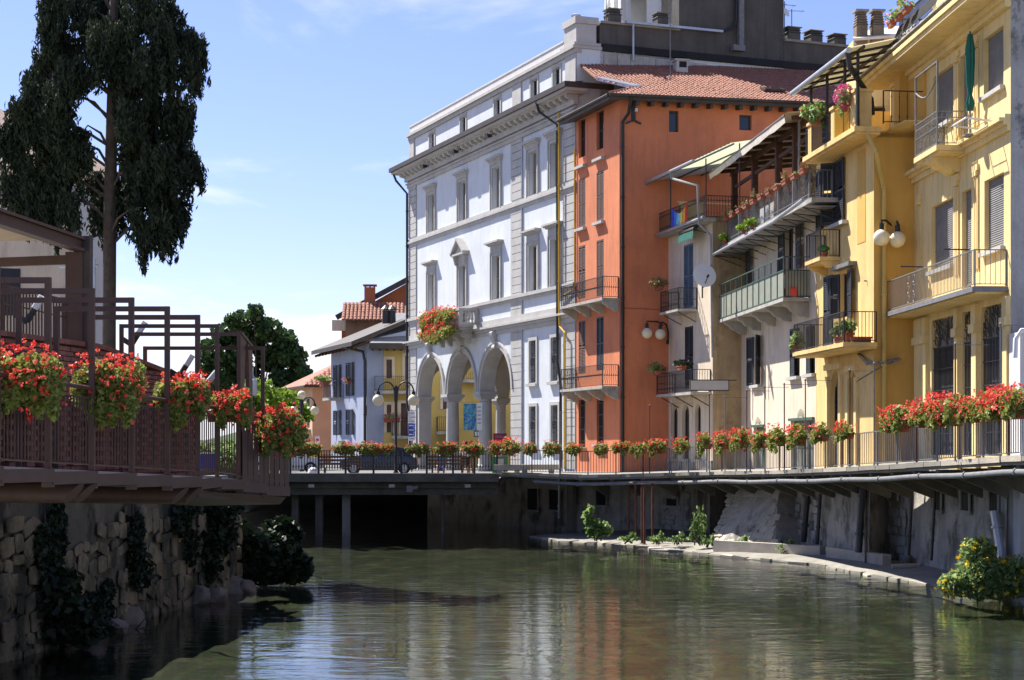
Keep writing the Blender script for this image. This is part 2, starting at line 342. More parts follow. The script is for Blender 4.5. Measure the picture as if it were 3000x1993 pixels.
def wall_holes(b, u0, u1, z0, z1, holes, rev=0.25, y=0.0):
    us = sorted({u0, u1, *[min(max(h[i],u0),u1) for h in holes for i in (0,1)]}); zs = sorted({z0, z1, *[min(max(h[i],z0),z1) for h in holes for i in (2,3)]})
    for a, c in zip(us, us[1:]):
        for e, g in zip(zs, zs[1:]):
            if c-a < 1e-6 or g-e < 1e-6: continue
            m, n = (a+c)/2, (e+g)/2
            if any(h[0] < m < h[1] and h[2] < n < h[3] for h in holes): continue
            b.quad((a,y,e),(c,y,e),(c,y,g),(a,y,g))
    for h in holes:
        a, c, e, g = h; r = y + rev
        b.quad((a,y,e),(a,r,e),(a,r,g),(a,y,g)); b.quad((c,y,e),(c,y,g),(c,r,g),(c,r,e)); b.quad((a,y,e),(c,y,e),(c,r,e),(a,r,e)); b.quad((a,y,g),(a,r,g),(c,r,g),(c,y,g))
def window(root, h, rev=0.22, m='window_wood', glass='glass', y=0.0, mull=1, bars=0, th=0.07):
    a, c, e, g = h; b = MB(); y0, y1 = y+rev-0.06, y+rev+0.01
    b.box(a,a+th,y0,y1,e,g); b.box(c-th,c,y0,y1,e,g); b.box(a+th,c-th,y0,y1,e,e+th); b.box(a+th,c-th,y0,y1,g-th,g)
    for k in range(mull):
        x = a + (c-a)*(k+1)/(mull+1); b.box(x-th*0.5,x+th*0.5,y0+0.004,y1-0.004,e+th,g-th)
    for k in range(bars):
        q = e + (g-e)*(k+1)/(bars+1); b.box(a+th,c-th,y0+0.008,y1-0.008,q-0.02,q+0.02)
    f = b.build('window', M[m], root)
    MB().box(a+0.01,c-0.01,y1-0.035,y1-0.015,e+0.01,g-0.01).build('pane', M[glass], f)
    MB().quad((a,y1,e),(c,y1,e),(c,y1,g),(a,y1,g)).build('dark_backing', M['dark_void'], f)  # added dark sheet closing the opening, darkness of the unlit room as colour
    return f
def shutter_mb(w, h, pitch=0.075, th=0.045):          # louvred leaf, hinge at x=0
    b = MB(); s = 0.07
    b.box(0,s,-th/2,th/2,0,h); b.box(w-s,w,-th/2,th/2,0,h); b.box(s,w-s,-th/2,th/2,0,0.1); b.box(s,w-s,-th/2,th/2,h-0.09,h); b.box(s,w-s,-th/2,th/2,h*0.5-0.045,h*0.5+0.045)
    z = 0.12
    while z < h-0.13:
        if abs(z-h*0.5) > 0.08:
            b.add([(s,-th*0.42,z),(w-s,-th*0.42,z),(w-s,th*0.42,z+pitch*0.8),(s,th*0.42,z+pitch*0.8)],[(0,1,2,3)])
            b.add([(s,-th*0.42,z-0.012),(w-s,-th*0.42,z-0.012),(w-s,-th*0.42,z),(s,-th*0.42,z)],[(0,1,2,3)])
        z += pitch
    return b
def shutter(root, u, y, z, w, h, ang=0.0, m='dark_shutter', pitch=0.075):
    return shutter_mb(w, h, pitch).build('shutter', M[m], root, False, (u, y, z), ang)
def closed_shutters(root, h, m, y=-0.03, pitch=0.075):
    a, c, e, g = h; w = (c-a)/2 - 0.006
    shutter(root, a, y, e, w, g-e, 0, m, pitch); shutter(root, a+w+0.012, y, e, w, g-e, 0, m, pitch)
def roller(root, h, y=0.12, drop=1.0, m='roller_slat'):
    a, c, e, g = h; b = MB(); z = g; p = 0.062; e2 = g - (g-e)*drop
    while z > e2 + 0.01:
        q = max(z-p, e2); b.add([(a,y-0.012,z),(c,y-0.012,z),(c,y-0.03,(z+q)/2),(a,y-0.03,(z+q)/2),(c,y-0.008,q+0.006),(a,y-0.008,q+0.006),(c,y+0.01,q),(a,y+0.01,q)],[(0,3,2,1),(3,5,4,2),(5,7,6,4)]); z -= p
    b.box(a,c,y-0.03,y+0.015,e2-0.05,e2+0.002); return b.build('roller_shutter', M[m], root)
def trim_frame(b, h, w=0.16, p=0.06, sides=True, y=0.0, lo=0.0):
    a, c, e, g = h
    b.box(a-w,a,y-p,y,e-lo,g+w); b.box(c,c+w,y-p,y,e-lo,g+w); b.box(a,c,y-p,y,g,g+w)

BALM = {}
def bal_mesh(h, r, m, kind='bar'):
    k = (round(h,3), r, m, kind)
    if k not in BALM:
        b = MB()
        if kind == 'bar': b.box(-r,r,-r,r,0,h)
        elif kind == 'vase': b.lathe([(0.07,0),(0.07,0.05),(0.035,0.1),(0.085,0.3*h),(0.075,0.42*h),(0.035,0.62*h),(0.03,0.72*h),(0.045,0.84*h),(0.06,0.9*h),(0.07,h-0.04),(0.07,h)], n=10)
        elif kind == 'knob': b.box(-r,r,-r,r,0,h); b.lathe([(r*1.2,0.10),(r*2.6,0.16),(r*1.2,0.22)],n=6); b.lathe([(r*1.2,h*0.78),(r*2.4,h*0.82),(r*1.2,h*0.86)],n=6)
        elif kind == 'twist': b.tube([(0.02*math.sin(q*2.1),0.0,h*q/6) for q in range(7)], r, 5); b.lathe([(r,h*0.45),(r*3,h*0.5),(r,h*0.55)],n=6)
        BALM[k] = b.mesh('baluster', M[m], kind in ('vase',))
    return BALM[k]
def railing(parent, pts, h, m, sp=0.12, r=0.008, kind='bar', posts=True, pr=0.02, bot=0.06, mid=None, name='handrail', topw=0.04, skip_ends=False, postname='post'):
    """pts: list of (x,y,z) floor points in the parent's frame; every baluster is its own piece"""
    pts = [Vector(p) for p in pts]; rail = MB(); low = MB(); up = Vector((0,0,1))
    for p, q in zip(pts, pts[1:]):
        rail.bar(p+up*h, q+up*h, topw, topw*0.7); low.bar(p+up*bot, q+up*bot, 0.025, 0.025)
        if mid: low.bar(p+up*mid, q+up*mid, 0.022, 0.022)
        L = (q-p).length; n = max(1, int(round(L/sp)))
        for k in range(1, n):
            c = p + (q-p)*(k/n); link('baluster', bal_mesh(h-bot-0.02, r, m, kind), parent, c + up*(bot+0.012), math.atan2((q-p).y,(q-p).x))
    if posts:
        for p in pts: MB().box(-pr,pr,-pr,pr,0,h+0.012).build(postname, M[m], parent, False, p)
    low.build('lower_rail', M[m], parent); return rail.build(name, M[m], parent)
def balcony(F_, u0, u1, o, zt, th, m, rail_m, h=1.0, sp=0.12, left=True, right=True, kind='bar', brackets=0, bm=None, r=0.008, inset=0.05, mid=None, bh=0.4, bw=0.22, moulding=False):
    """slab + iron railing on three sides; (u0,u1) along the wall, o out from it, zt top of slab"""
    b = MB(); b.box(u0,u1,-o,-0.002,zt-th,zt)
    if moulding: b.box(u0+0.06,u1-0.06,-o+0.07,-0.004,zt-th-0.06,zt-th-0.002)
    s = b.build('balcony', M[m], F_.r)
    zo = F_.z0
    pts = []
    if left: pts.append((u0+inset,-0.03,zt))
    pts += [(u0+inset,-o+inset,zt),(u1-inset,-o+inset,zt)]
    if right: pts.append((u1-inset,-0.03,zt))
    railing(s, pts, h, rail_m, sp, r, kind, mid=mid)
    for k in range(brackets):
        u = u0 + (u1-u0)*(k+0.5)/brackets if brackets > 1 else (u0+u1)/2
        if brackets > 1: u = u0 + bw/2 + 0.05 + (u1-u0-bw-0.1)*k/(brackets-1)
        z = zt-th-0.003; q = MB()
        prof = [(0,0),(o*0.92,0),(o*0.9,-bh*0.30),(o*0.72,-bh*0.42),(o*0.6,-bh*0.62),(o*0.4,-bh*0.72),(o*0.25,-bh*0.95),(0,-bh)]
        q.prism([(p, z+dz) for p, dz in prof], u-bw/2, u+bw/2, lambda a, bb, c: (c, -a-0.003, bb)); q.build('bracket', M[bm or m], s)
    return s

def tile_field(b, P0, U, V, Nn, w, l, tw=0.24, tl=0.36, inside=None):
    """barrel tiles in courses: P0 eave corner, U along the eave, V up the slope, Nn normal"""
    nu = int(w/tw); nv = int(l/tl)
    for j in range(nv):
        for i in range(nu):
            if inside and not inside((i+0.5)*tw, (j+0.5)*tl): continue
            o = P0 + U*((i+0.5)*tw) + V*(j*tl) + Nn*(0.012*random.random()); seg = 4; v = []
            jx = (random.random()-0.5)*0.02
            for e, (s_, lift, rr) in enumerate(((-0.02, 0.03, tw*0.45), (tl+0.03, 0.0, tw*0.40))):
                for k in range(seg+1):
                    a = math.pi*k/seg; v.append(o + V*s_ + U*(jx - math.cos(a)*rr) + Nn*(lift + math.sin(a)*tw*0.36))
            f = [(k, k+1, seg+2+k, seg+1+k) for k in range(seg)] + [tuple(range(seg,-1,-1))]
            b.add(v, f)
def downpipe(label, pts, r=0.06, m='black_iron', cat='drainpipe', name='drainpipe', clips=True):
    pts = [Vector(p) for p in pts]; base = min(pts, key=lambda p: p.z)
    t = thing(name, label, cat, base); L = [p-base for p in pts]
    MB().tube(L, r, 8).build('pipe', M[m], t, True)
    if clips:
        zs = [p.z for p in L]; z = min(zs)+1.0
        lo = min(range(len(L)), key=lambda i: zs[i]); 
        # clips on the longest straight run
        seg = max(zip(L, L[1:]), key=lambda s: (s[1]-s[0]).length); n = max(2, int((seg[1]-seg[0]).length/2.2))
        for k in range(n):
            c = seg[0] + (seg[1]-seg[0])*((k+0.5)/n); ax = (seg[1]-seg[0]).normalized()*0.03
            MB().cyl(c-ax, c+ax, r*1.35, n=8).build('clip', M[m], t)
    return t
def potted(label, cat, loc, kind='plant', s=1.0, group=None, seed=0, hang=0.3, leafm='leaf_fresh', pot='pot', n=260, size=0.05, fl=None, flm='petal_red', rx=0.25, rz=0.25, h0=0.24, rzrot=0.0):
    t = thing('potted_plant' if pot == 'pot' else 'flower_box', label, cat, loc, rzrot, group)
    if pot == 'pot': link('pot', POT, t, scale=(s,s,s))
    elif pot == 'box': link('planter', PLANTER, t, scale=(s,s,s)); 
    zt = (0.24 if pot == 'pot' else 0.17)*s
    pts = [blob_pts(n//2, (RNG.normal()*0.05, RNG.normal()*0.05, zt+rz*0.75), (rx,rx*0.9,rz), 0.2)]
    for k in range(5):
        a = RNG.random()*6.28; pts.append(blob_pts(n//10, (rx*0.8*math.cos(a), rx*0.8*math.sin(a)-0.05, zt+rz*(1.0-1.6*hang*RNG.random()*2)), (rx*0.35,rx*0.35,rz*0.5), 0.0))
    P_ = np.concatenate(pts); link('foliage', leaves('foliage', P_, size, leafm), t)
    if fl:
        fc = blob_pts(fl, (0,-0.04,zt+rz*0.8), (rx*1.1,rx,rz*1.05), 0.9); link('blossoms', blossom_mesh('blossoms', fc, 0.04, 6, flm), t)
    b = MB()
    for k in range(3): a = k*2.1; b.tube([(0,0,zt*0.8),(0.03*math.cos(a),0.03*math.sin(a),zt+rz*0.4),(rx*0.5*math.cos(a),rx*0.5*math.sin(a),zt+rz*0.9)],0.006,4)
    b.build('stem', M['bark'], t); return t
# ------------------------------------------------------------------ the setting
STREET = 2.6
WALK = [(-0.58,76.0,2.84),(1.2,74.6,2.80),(3.1,73.0,2.76),(4.9,71.3,2.82),(6.4,69.5,2.90),(7.5,67.0,2.97),(8.15,64.6,3.03),(9.1,60.0,3.12),(10.15,53.5,3.29),(10.95,48.0,3.47),(11.85,40.5,3.73),(12.3,32.0,3.90),(13.2,22.0,4.0)]
# foot of the river wall under the houses (x, y)
RWALL = [(-4.5,92.0),(1.0,84.5),(4.9,78.6),(6.9,76.6),(8.45,74.0),(9.6,75.4),(10.9,62.4),(11.6,55.8),(12.7,57.6),(13.35,46.4),(14.6,44.0),(15.2,22.0)]
LWALL = [(-11.4,12.0),(-9.55,30.5),(-7.65,47.5)]
def sheet(name, poly, z, m, kind='structure'):
    o = MB().add([(x,y,z) for x, y in poly],[tuple(range(len(poly)))]).build(name, M[m]); o['kind'] = kind; return o
# water (see-through with mirror reflection by angle) over a river bed
wm = bpy.data.materials.new('river_water'); wm.use_nodes = True; t = wm.node_tree; t.nodes.clear()
o_ = N(t,'ShaderNodeOutputMaterial'); gl = N(t,'ShaderNodeBsdfGlossy'); gl.inputs['Roughness'].default_value = 0.03; gl.inputs['Color'].default_value = (1,1,1,1)
tp = N(t,'ShaderNodeBsdfTransparent'); tp.inputs['Color'].default_value = (0.63,0.68,0.57,1)
fr = N(t,'ShaderNodeFresnel'); fr.inputs['IOR'].default_value = 1.33; ms = N(t,'ShaderNodeMixShader')
geo = N(t,'ShaderNodeNewGeometry'); m1 = N(t,'ShaderNodeMapping'); m1.inputs['Scale'].default_value = (0.42,0.85,1); m1.inputs['Rotation'].default_value = (0,0,0.12)
t.links.new(geo.outputs['Position'], m1.inputs[0])
n1 = N(t,'ShaderNodeTexNoise'); n1.inputs['Scale'].default_value = 6.0; n1.inputs['Detail'].default_value = 4; n1.inputs['Roughness'].default_value = 0.55; n1.inputs['Distortion'].default_value = 0.6
n2 = N(t,'ShaderNodeTexNoise'); n2.inputs['Scale'].default_value = 0.16; n2.inputs['Detail'].default_value = 2
n3 = N(t,'ShaderNodeTexNoise'); n3.inputs['Scale'].default_value = 1.7; n3.inputs['Detail'].default_value = 3; n3.inputs['Distortion'].default_value = 0.8
for n_ in (n1,n2,n3): t.links.new(m1.outputs[0], n_.inputs['Vector'])
rg = N(t,'ShaderNodeMapRange'); rg.inputs[1].default_value = 0.35; rg.inputs[2].default_value = 0.65; rg.inputs[3].default_value = 0.12; rg.inputs[4].default_value = 0.5; t.links.new(n2.outputs['Fac'], rg.inputs[0])
mu = N(t,'ShaderNodeMath', operation='MULTIPLY'); t.links.new(n1.outputs['Fac'], mu.inputs[0]); t.links.new(rg.outputs[0], mu.inputs[1])
a3 = N(t,'ShaderNodeMath', operation='MULTIPLY_ADD'); t.links.new(n3.outputs['Fac'], a3.inputs[0]); a3.inputs[1].default_value = 1.3; t.links.new(mu.outputs[0], a3.inputs[2])
bp = N(t,'ShaderNodeBump'); bp.inputs['Strength'].default_value = 1.0; bp.inputs['Distance'].default_value = 0.0125; t.links.new(a3.outputs[0], bp.inputs['Height'])
for n_ in (gl, fr): t.links.new(bp.outputs[0], n_.inputs['Normal'])
t.links.new(fr.outputs[0], ms.inputs[0]); t.links.new(tp.outputs[0], ms.inputs[1]); t.links.new(gl.outputs[0], ms.inputs[2]); t.links.new(ms.outputs[0], o_.inputs[0]); MATS['water'] = wm
# river bed: gravel and weed
bmn = bpy.data.materials.new('river_bed'); bmn.use_nodes = True; t = bmn.node_tree; b_ = t.nodes['Principled BSDF']; b_.inputs['Roughness'].default_value = 0.9
geo = N(t,'ShaderNodeNewGeometry'); mpp = N(t,'ShaderNodeMapping'); mpp.inputs['Scale'].default_value = (1.3,0.7,1); t.links.new(geo.outputs['Position'], mpp.inputs[0])
q1 = N(t,'ShaderNodeTexNoise'); q1.inputs['Scale'].default_value = 0.9; q1.inputs['Detail'].default_value = 8; q1.inputs['Roughness'].default_value = 0.7; t.links.new(mpp.outputs[0], q1.inputs['Vector'])
q2 = N(t,'ShaderNodeTexVoronoi'); q2.inputs['Scale'].default_value = 4.5; t.links.new(mpp.outputs[0], q2.inputs['Vector'])
cra = N(t,'ShaderNodeValToRGB'); e = cra.color_ramp.elements; e[0].position = 0.36; e[0].color = (0.018,0.021,0.014,1); e[1].position = 0.66; e[1].color = (0.125,0.125,0.082,1)
x3 = e.new(0.5); x3.color = (0.046,0.050,0.033,1)
t.links.new(q1.outputs['Fac'], cra.inputs[0]); mm = N(t,'ShaderNodeMix', data_type='RGBA'); mm.blend_type = 'MULTIPLY'; mm.inputs[0].default_value = 0.5
t.links.new(cra.outputs[0], mm.inputs[6]); t.links.new(q2.outputs['Color'], mm.inputs[7]); t.links.new(mm.outputs[2], b_.inputs['Base Color']); MATS['bed'] = bmn
bd = MB(); nx_, ny_ = 90, 150; vv = []
for j_ in range(ny_+1):
    for i_ in range(nx_+1):
        x_, y_ = -18+36*i_/nx_, 20+98*j_/ny_; vv.append((x_, y_, -0.40+0.03*math.sin(x_*1.7+y_*0.9)+0.025*math.sin(y_*1.9-x_*0.8)+random.uniform(-.05,.05)))
bd.add(vv,[(j_*(nx_+1)+i_, j_*(nx_+1)+i_+1, (j_+1)*(nx_+1)+i_+1, (j_+1)*(nx_+1)+i_) for j_ in range(ny_) for i_ in range(nx_)])
struct(bd.build('river_bed', M['bed'], None, True))
sheet('river_water', [(-16,-60),(16,-60),(16,118),(-16,118)], 0.0, 'water')
# street beyond the bridge and terrain around, reaching the horizon
BY = 76.3
sheet('street', [(-60,BY),(4.2,BY),(4.2,160),(-60,160)], STREET, 'asphalt')
g = MB()
g.add([(-4000,160.02,2.58),(4000,160.02,2.58),(4000,7000,2.58),(-4000,7000,2.58)],[(0,1,2,3)])
g.add([(-4000,-300,2.58),(-60.02,-300,2.58),(-60.02,160,2.58),(-4000,160,2.58)],[(0,1,2,3)])
g.add([(40.02,-300,2.58),(4000,-300,2.58),(4000,160,2.58),(40.02,160,2.58)],[(0,1,2,3)])
g.add([(4.22,90,2.58),(40,90,2.58),(40,160,2.58),(4.22,160,2.58)],[(0,1,2,3)])
struct(g.build('ground', M['earth']))
lt = [(-60,-60),(LWALL[0][0]-0.3,-60)] + [(x-0.3,y) for x, y in LWALL] + [(-13.5,49.5),(-14.5,BY-0.02),(-60,BY-0.02)]
sheet('terrace_ground', lt, 2.75, 'paving')
# dark far end of the covered river
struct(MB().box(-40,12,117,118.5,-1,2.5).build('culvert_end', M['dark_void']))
MB_ = MB(); MB_.box(-60,-14.52,49.6,77,-1,2.5); struct(MB_.build('abutment', M['wall_plaster_old']))

# ---- bridge: slab with a concrete kerb, beams and piers
br = thing('road_bridge', 'low concrete bridge slab with a black railing across the far end of the river', 'bridge', (-8,BY,0), zabs=True)
def atb(mb, name, m, **k): return mb.build(name, M[m], br, k.get('smooth',False))
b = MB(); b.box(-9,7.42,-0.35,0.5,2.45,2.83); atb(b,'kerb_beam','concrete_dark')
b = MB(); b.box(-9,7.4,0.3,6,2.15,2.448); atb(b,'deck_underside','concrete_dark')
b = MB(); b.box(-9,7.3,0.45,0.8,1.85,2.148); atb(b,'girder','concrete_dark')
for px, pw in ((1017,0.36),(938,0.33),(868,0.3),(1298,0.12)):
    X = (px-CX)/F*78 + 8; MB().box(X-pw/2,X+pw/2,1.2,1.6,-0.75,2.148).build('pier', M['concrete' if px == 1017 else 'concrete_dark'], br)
for px in (912,1148,1370):
    X = (px-CX)/F*75.9+8; MB().box(X-0.13,X+0.13,-0.42,-0.352,2.2,2.34).build('drain_spout', M['concrete_pale'], br)
X = (1205-CX)/F*75.9+8; b = MB(); b.box(X-0.22,X+0.05,-0.3,-0.05,2.0,2.28); b.cyl((X+0.05,-0.17,2.15),(X+0.28,-0.17,2.2),0.09,n=10); b.build('flood_lamp', M['grey_iron'], br)
# bridge railing
brl = thing('bridge_railing', 'black iron railing with knobbed balusters along the bridge kerb', 'railing', (-12,BY-0.22,2.83))
xs = [XY(p,76)[0]+12 for p in (700,770,850,933,1012,1094,1176,1250,1327,1390,1456)]
railing(brl, [(x,0,0) for x in xs], 1.0, 'black_iron', 0.125, 0.016, 'knob', pr=0.045, bot=0.14, topw=0.05)
for x in xs:
    MB().lathe([(0.035,0.3),(0.055,0.34),(0.035,0.38),(0.035,0.9),(0.055,0.94),(0.03,0.98),(0.05,1.04),(0.02,1.09)], x, 0, 8).build('post_collar', M['black_iron'], brl, True)

# ---- walkway on brackets along the houses
wk = MB(); n = len(WALK)
inner = [(-0.5,89),(1.0,87),(3.2,85.2),(5.3,79.9),(7.0,80.1),(8.9,74.8),(10.0,74.5),(11.1,64.0),(11.5,60.0),(12.2,55.0),(13.6,46.6),(14.4,32.0),(15.2,22.0)]
for k in range(n-1):
    a, c = WALK[k], WALK[k+1]; i0, i1 = inner[k], inner[k+1]
    v = [(a[0],a[1],a[2]),(c[0],c[1],c[2]),(i1[0],i1[1],c[2]+0.02),(i0[0],i0[1],a[2]+0.02)]
    v += [(x,y,z-0.16) for x,y,z in v]
    wk.add(v,[(0,1,2,3),(7,6,5,4),(0,4,5,1),(2,6,7,3)])
struct(wk.build('walkway', M['concrete']))
# pale kerb stones along the walkway edge, each one a stone
def walk_at(s):
    for k in range(n-1):
        a, c = Vector(WALK[k]), Vector(WALK[k+1]); L = (c-a).length
        if s <= L or k == n-2: return a + (c-a)*(s/L), (c-a).normalized()
        s -= L
WL = sum((Vector(WALK[k+1])-Vector(WALK[k])).length for k in range(n-1))
ks = thing('walkway_kerb', 'weathered pale stone edging along the walkway beside the houses', 'kerb', WALK[0])
s = 0.05
while s < WL-8:
    L = 1.0 + 0.5*random.random(); p, d = walk_at(s+L/2)
    rz_ = math.atan2(d.y, d.x); b = MB(); b.box(-L/2+0.02,L/2-0.02,-0.10,0.20,-0.075+random.uniform(-.01,.01),0.055+random.uniform(-.012,.012))
    q = p - Vector(WALK[0]); o = b.build('kerb_stone', M['concrete_pale' if random.random() < 0.45 else 'concrete'], ks, False, q, rz_); o.rotation_euler[1] = -math.asin(d.z); s += L
# brackets below
wb = thing('walkway_brackets', 'curved concrete brackets carrying the walkway over the bank', 'brackets', (WALK[2][0],WALK[2][1],0), zabs=False)
s = 4.5
while s < 42:
    p, d = walk_at(s); nn = Vector((-d.y, d.x, 0))
    if nn.x < 0: nn = -nn
    ln = 2.0; z = p.z-0.165; prof = [(0.05,z-0.08),(0.05,z),(ln,z),(ln,z-0.75),(ln-0.55,z-0.55),(ln-1.1,z-0.32)]
    o0 = Vector((WALK[2][0],WALK[2][1],0)); b = MB()
    b.prism(prof, -0.11, 0.11, lambda a, bb, c: tuple(Vector((p.x,p.y,0)) + nn*a + Vector((d.x,d.y,0)).normalized()*c + Vector((0,0,bb)) - o0)); b.build('bracket', M['concrete_dark'], wb); s += 1.75
# service pipe slung below the walkway edge
pp = []; s = 2.0
while s < 44: p, d = walk_at(s); pp.append(Vector((p.x-0.02, p.y, p.z-0.34+0.015*math.sin(s)))); s += 0.8
pt = thing('service_pipe', 'long grey pipe slung under the edge of the walkway', 'pipe', pp[0])
MB().tube([q-pp[0] for q in pp], 0.075, 10).build('pipe', M['grey_iron'], pt, True)
for k in range(3, len(pp), 4): c = pp[k]-pp[0]; dd = (pp[k]-pp[k-1]).normalized()*0.04; MB().cyl(c-dd,c+dd,0.1,n=10).build('collar', M['grey_iron'], pt)
# walkway railing
wr = thing('walkway_railing', 'slim vertical-bar railing curving along the walkway in front of the houses', 'railing', WALK[0])
RAILPTS = []
s = 0.3
while s < WL-9: RAILPTS.append(walk_at(s)[0] + Vector((0,0,0.05))); s += 1.55
bal_budget = 0
base = Vector(WALK[0]); rail = MB(); low_ = MB(); H = 1.0; up = Vector((0,0,1)); bm_ = bal_mesh(H-0.1, 0.009, 'grey_iron')
sp_ = 0.15
for p, q in zip(RAILPTS, RAILPTS[1:]):
    rail.bar(p-base+up*H, q-base+up*H, 0.045, 0.03); low_.bar(p-base+up*0.08, q-base+up*0.08, 0.03, 0.025)
    nb = int((q-p).length/sp_)
    for k in range(1, nb): link('baluster', bm_, wr, p-base+(q-p)*(k/nb)+up*0.09, math.atan2((q-p).y,(q-p).x))
for k, p in enumerate(RAILPTS): MB().box(-0.025,0.025,-0.025,0.025,-0.05,H+0.02).build('post', M['rusty_iron' if k % 4 == 1 else 'grey_iron'], wr, False, p-base)
rail.build('handrail', M['grey_iron'], wr); low_.build('lower_rail', M['grey_iron'], wr)
# tall thin poles of the washing lines along the railing
for j, px in enumerate((1642,1903,1966,2075,2122,2187,2239,2295,2357,2489,2560,2795,2927)):
    # find arclength whose picture column is px
    ss = min((k*0.1 for k in range(int(WL*10)-90)), key=lambda q: abs(CX+F*walk_at(q)[0].x/walk_at(q)[0].y-px)); p, d = walk_at(ss)
    htop = (1208,1188,1180,1155,1163,1144,1133,1125,1113,1085,1065,1008,950)[j]; z1 = CZ-(htop-HY)/F*p.y
    tt = thing('washing_line_pole', ORD[j]+' thin upright pole on the walkway railing, counting from the bridge', 'pole', p, 0, 'washing line poles')
    MB().cyl((0.03,0.03,0),(0.03,0.03,z1-p.z),0.022,n=6).build('shaft', M['rusty_iron' if j % 2 else 'grey_iron'], tt)
    MB().box(-0.02,0.9,0.02,0.035,z1-p.z-0.03,z1-p.z-0.015).build('line_arm', M['grey_iron'], tt)
    MB().lathe([(0.03,z1-p.z-0.01),(0.032,z1-p.z+0.02),(0.005,z1-p.z+0.045)],0.03,0.03,6).build('pole_cap', M['grey_iron'], tt)

# ---- right river wall below the houses
rw = thing('river_wall', 'stained old plaster and rubble wall rising from the bank under the houses', 'wall', (RWALL[3][0],RWALL[3][1],0))
o0 = Vector((RWALL[3][0],RWALL[3][1],0))
for k in range(len(RWALL)-1):
    a, c = RWALL[k], RWALL[k+1]; L = math.hypot(c[0]-a[0], c[1]-a[1]); rzk = math.atan2(c[1]-a[1], c[0]-a[0]); top = 2.62 + 0.12*max(0,k-2) if k < 9 else 3.7
    b = MB(); nu = max(2,int(L/0.5)); nv = 7; ang = rzk
    vv = []
    for j in range(nv+1):
        for i in range(nu+1):
            bulge = random.uniform(-0.04,0.04) if 0 < i < nu else 0
            vv.append((-0.15+(L+0.3)*i/nu, bulge + 0.01*j, -0.8+(top+0.8)*j/nv))
    b.add(vv, [(j*(nu+1)+i, j*(nu+1)+i+1, (j+1)*(nu+1)+i+1, (j+1)*(nu+1)+i) for j in range(nv) for i in range(nu)])
    b.build('wall_section', M['wall_plaster_old' if k not in (9,10) else 'grey_render'], rw, True, Vector((a[0],a[1],0))-o0, rzk)
# barred cellar openings in the river wall: (px, y top, y bottom, width px, depth)
def wall_pt(px):
    best = None
    for k in range(1, len(RWALL)-1):
        a, c = RWALL[k], RWALL[k+1]; kx = (px-CX)/F; den = (c[0]-a[0]) - kx*(c[1]-a[1])
        if abs(den) < 1e-9: continue
        s_ = (kx*a[1]-a[0])/den
        if 0 <= s_ <= 1:
            y = a[1]+s_*(c[1]-a[1])
            if best is None or y < best[1]: best = (a[0]+s_*(c[0]-a[0]), y, math.atan2(c[1]-a[1],c[0]-a[0]))
    return best
for j,(px, yt, yb, wd) in enumerate(((1562,1432,1494,0.9),(1626,1436,1494,0.9),(1763,1428,1480,0.8),(1970,1430,1482,0.8),(2750,1432,1494,0.7),(2832,1430,1496,0.7),(2916,1428,1497,0.7))):
    q = wall_pt(px)
    if not q: continue
    x, y, rzk = q; zt = CZ-(yt-HY)/F*y; zb = CZ-(yb-HY)/F*y; wx = MB()
    wx.box(-wd/2,wd/2,-0.03,0.02,zb,zt); o = wx.build('cellar_opening', M['dark_void'], rw, False, Vector((x,y,0))-o0, rzk)
    fr_ = MB(); fr_.box(-wd/2-0.1,wd/2+0.1,-0.09,-0.032,zb-0.1,zb); fr_.box(-wd/2-0.08,-wd/2,-0.07,-0.03,zb,zt); fr_.box(wd/2,wd/2+0.08,-0.07,-0.03,zb,zt); fr_.build('surround', M['stone_old'], o)
    for i in range(5): MB().cyl((-wd/2+wd*(i+0.5)/5,-0.05,zb),(-wd/2+wd*(i+0.5)/5,-0.05,zt),0.014,n=5).build('window_bar', M['black_iron'], o)
# pilaster strips and pipes on the wall
for j,(px, yb, w_) in enumerate(((1680,1578,0.5),(2050,1592,0.3))):
    x,y,rzk = wall_pt(px); MB().box(-w_/2,w_/2,-0.22,0.0,-0.3,2.7).build('buttress_strip', M['concrete'], rw, False, Vector((x,y,0))-o0, rzk)
for j,(px, px2, r_, m_, lab) in enumerate(((1653,1653,0.07,'zinc','grey metal downpipe on the wall between two cellar windows'),(2385,2372,0.11,'black_iron','thick black pipe leaning on the wall behind the concrete kerb'),(2421,2412,0.07,'black_iron','slim black pipe rising from the concrete block at the kerb'),(2545,2535,0.12,'black_iron','pair-width black waste pipe beside the rough plaster buttress'),(2690,2682,0.05,'black_iron','thin black pipe at the edge of the smooth grey wall'),(2757,2749,0.045,'black_iron','thin cable pipe below a barred cellar window'),(2930,2965,0.12,'zinc','fat grey pipe slanting down behind the yellow-flowering bush'))):
    q = wall_pt(px); q2 = wall_pt(px2)
    if not q or not q2: continue
    zt = (3.0 if j < 6 else 2.25); z0_ = 0.55
    downpipe(lab, [(q[0]-0.2,q[1]-0.15,zt),(q2[0]-0.25,q2[1]-0.15,z0_)], r_, m_)
# red props (rusty steel posts under the walkway)
for j,(px,yb) in enumerate(((1841,1568),(1862,1572),(1881,1585),(1888,1588),(1912,1580))):
    d_ = CZ*F/(yb-HY)*0.93; X = (px-CX)/F*d_; zt = 2.55
    tt = thing('prop_post', ORD[j]+' rusty steel prop under the walkway, counting from the leafy fig plant', 'post', (X,d_,0.18), 0, 'rusty props')
    MB().cyl((0,0,0),(0,0,zt-0.18),0.05,n=8).build('shaft', M['rusty_iron'], tt); MB().box(-0.1,0.1,-0.1,0.1,0,0.02).build('base_plate', M['rusty_iron'], tt); MB().box(-0.12,0.12,-0.12,0.12,zt-0.2,zt-0.18).build('head_plate', M['rusty_iron'], tt)

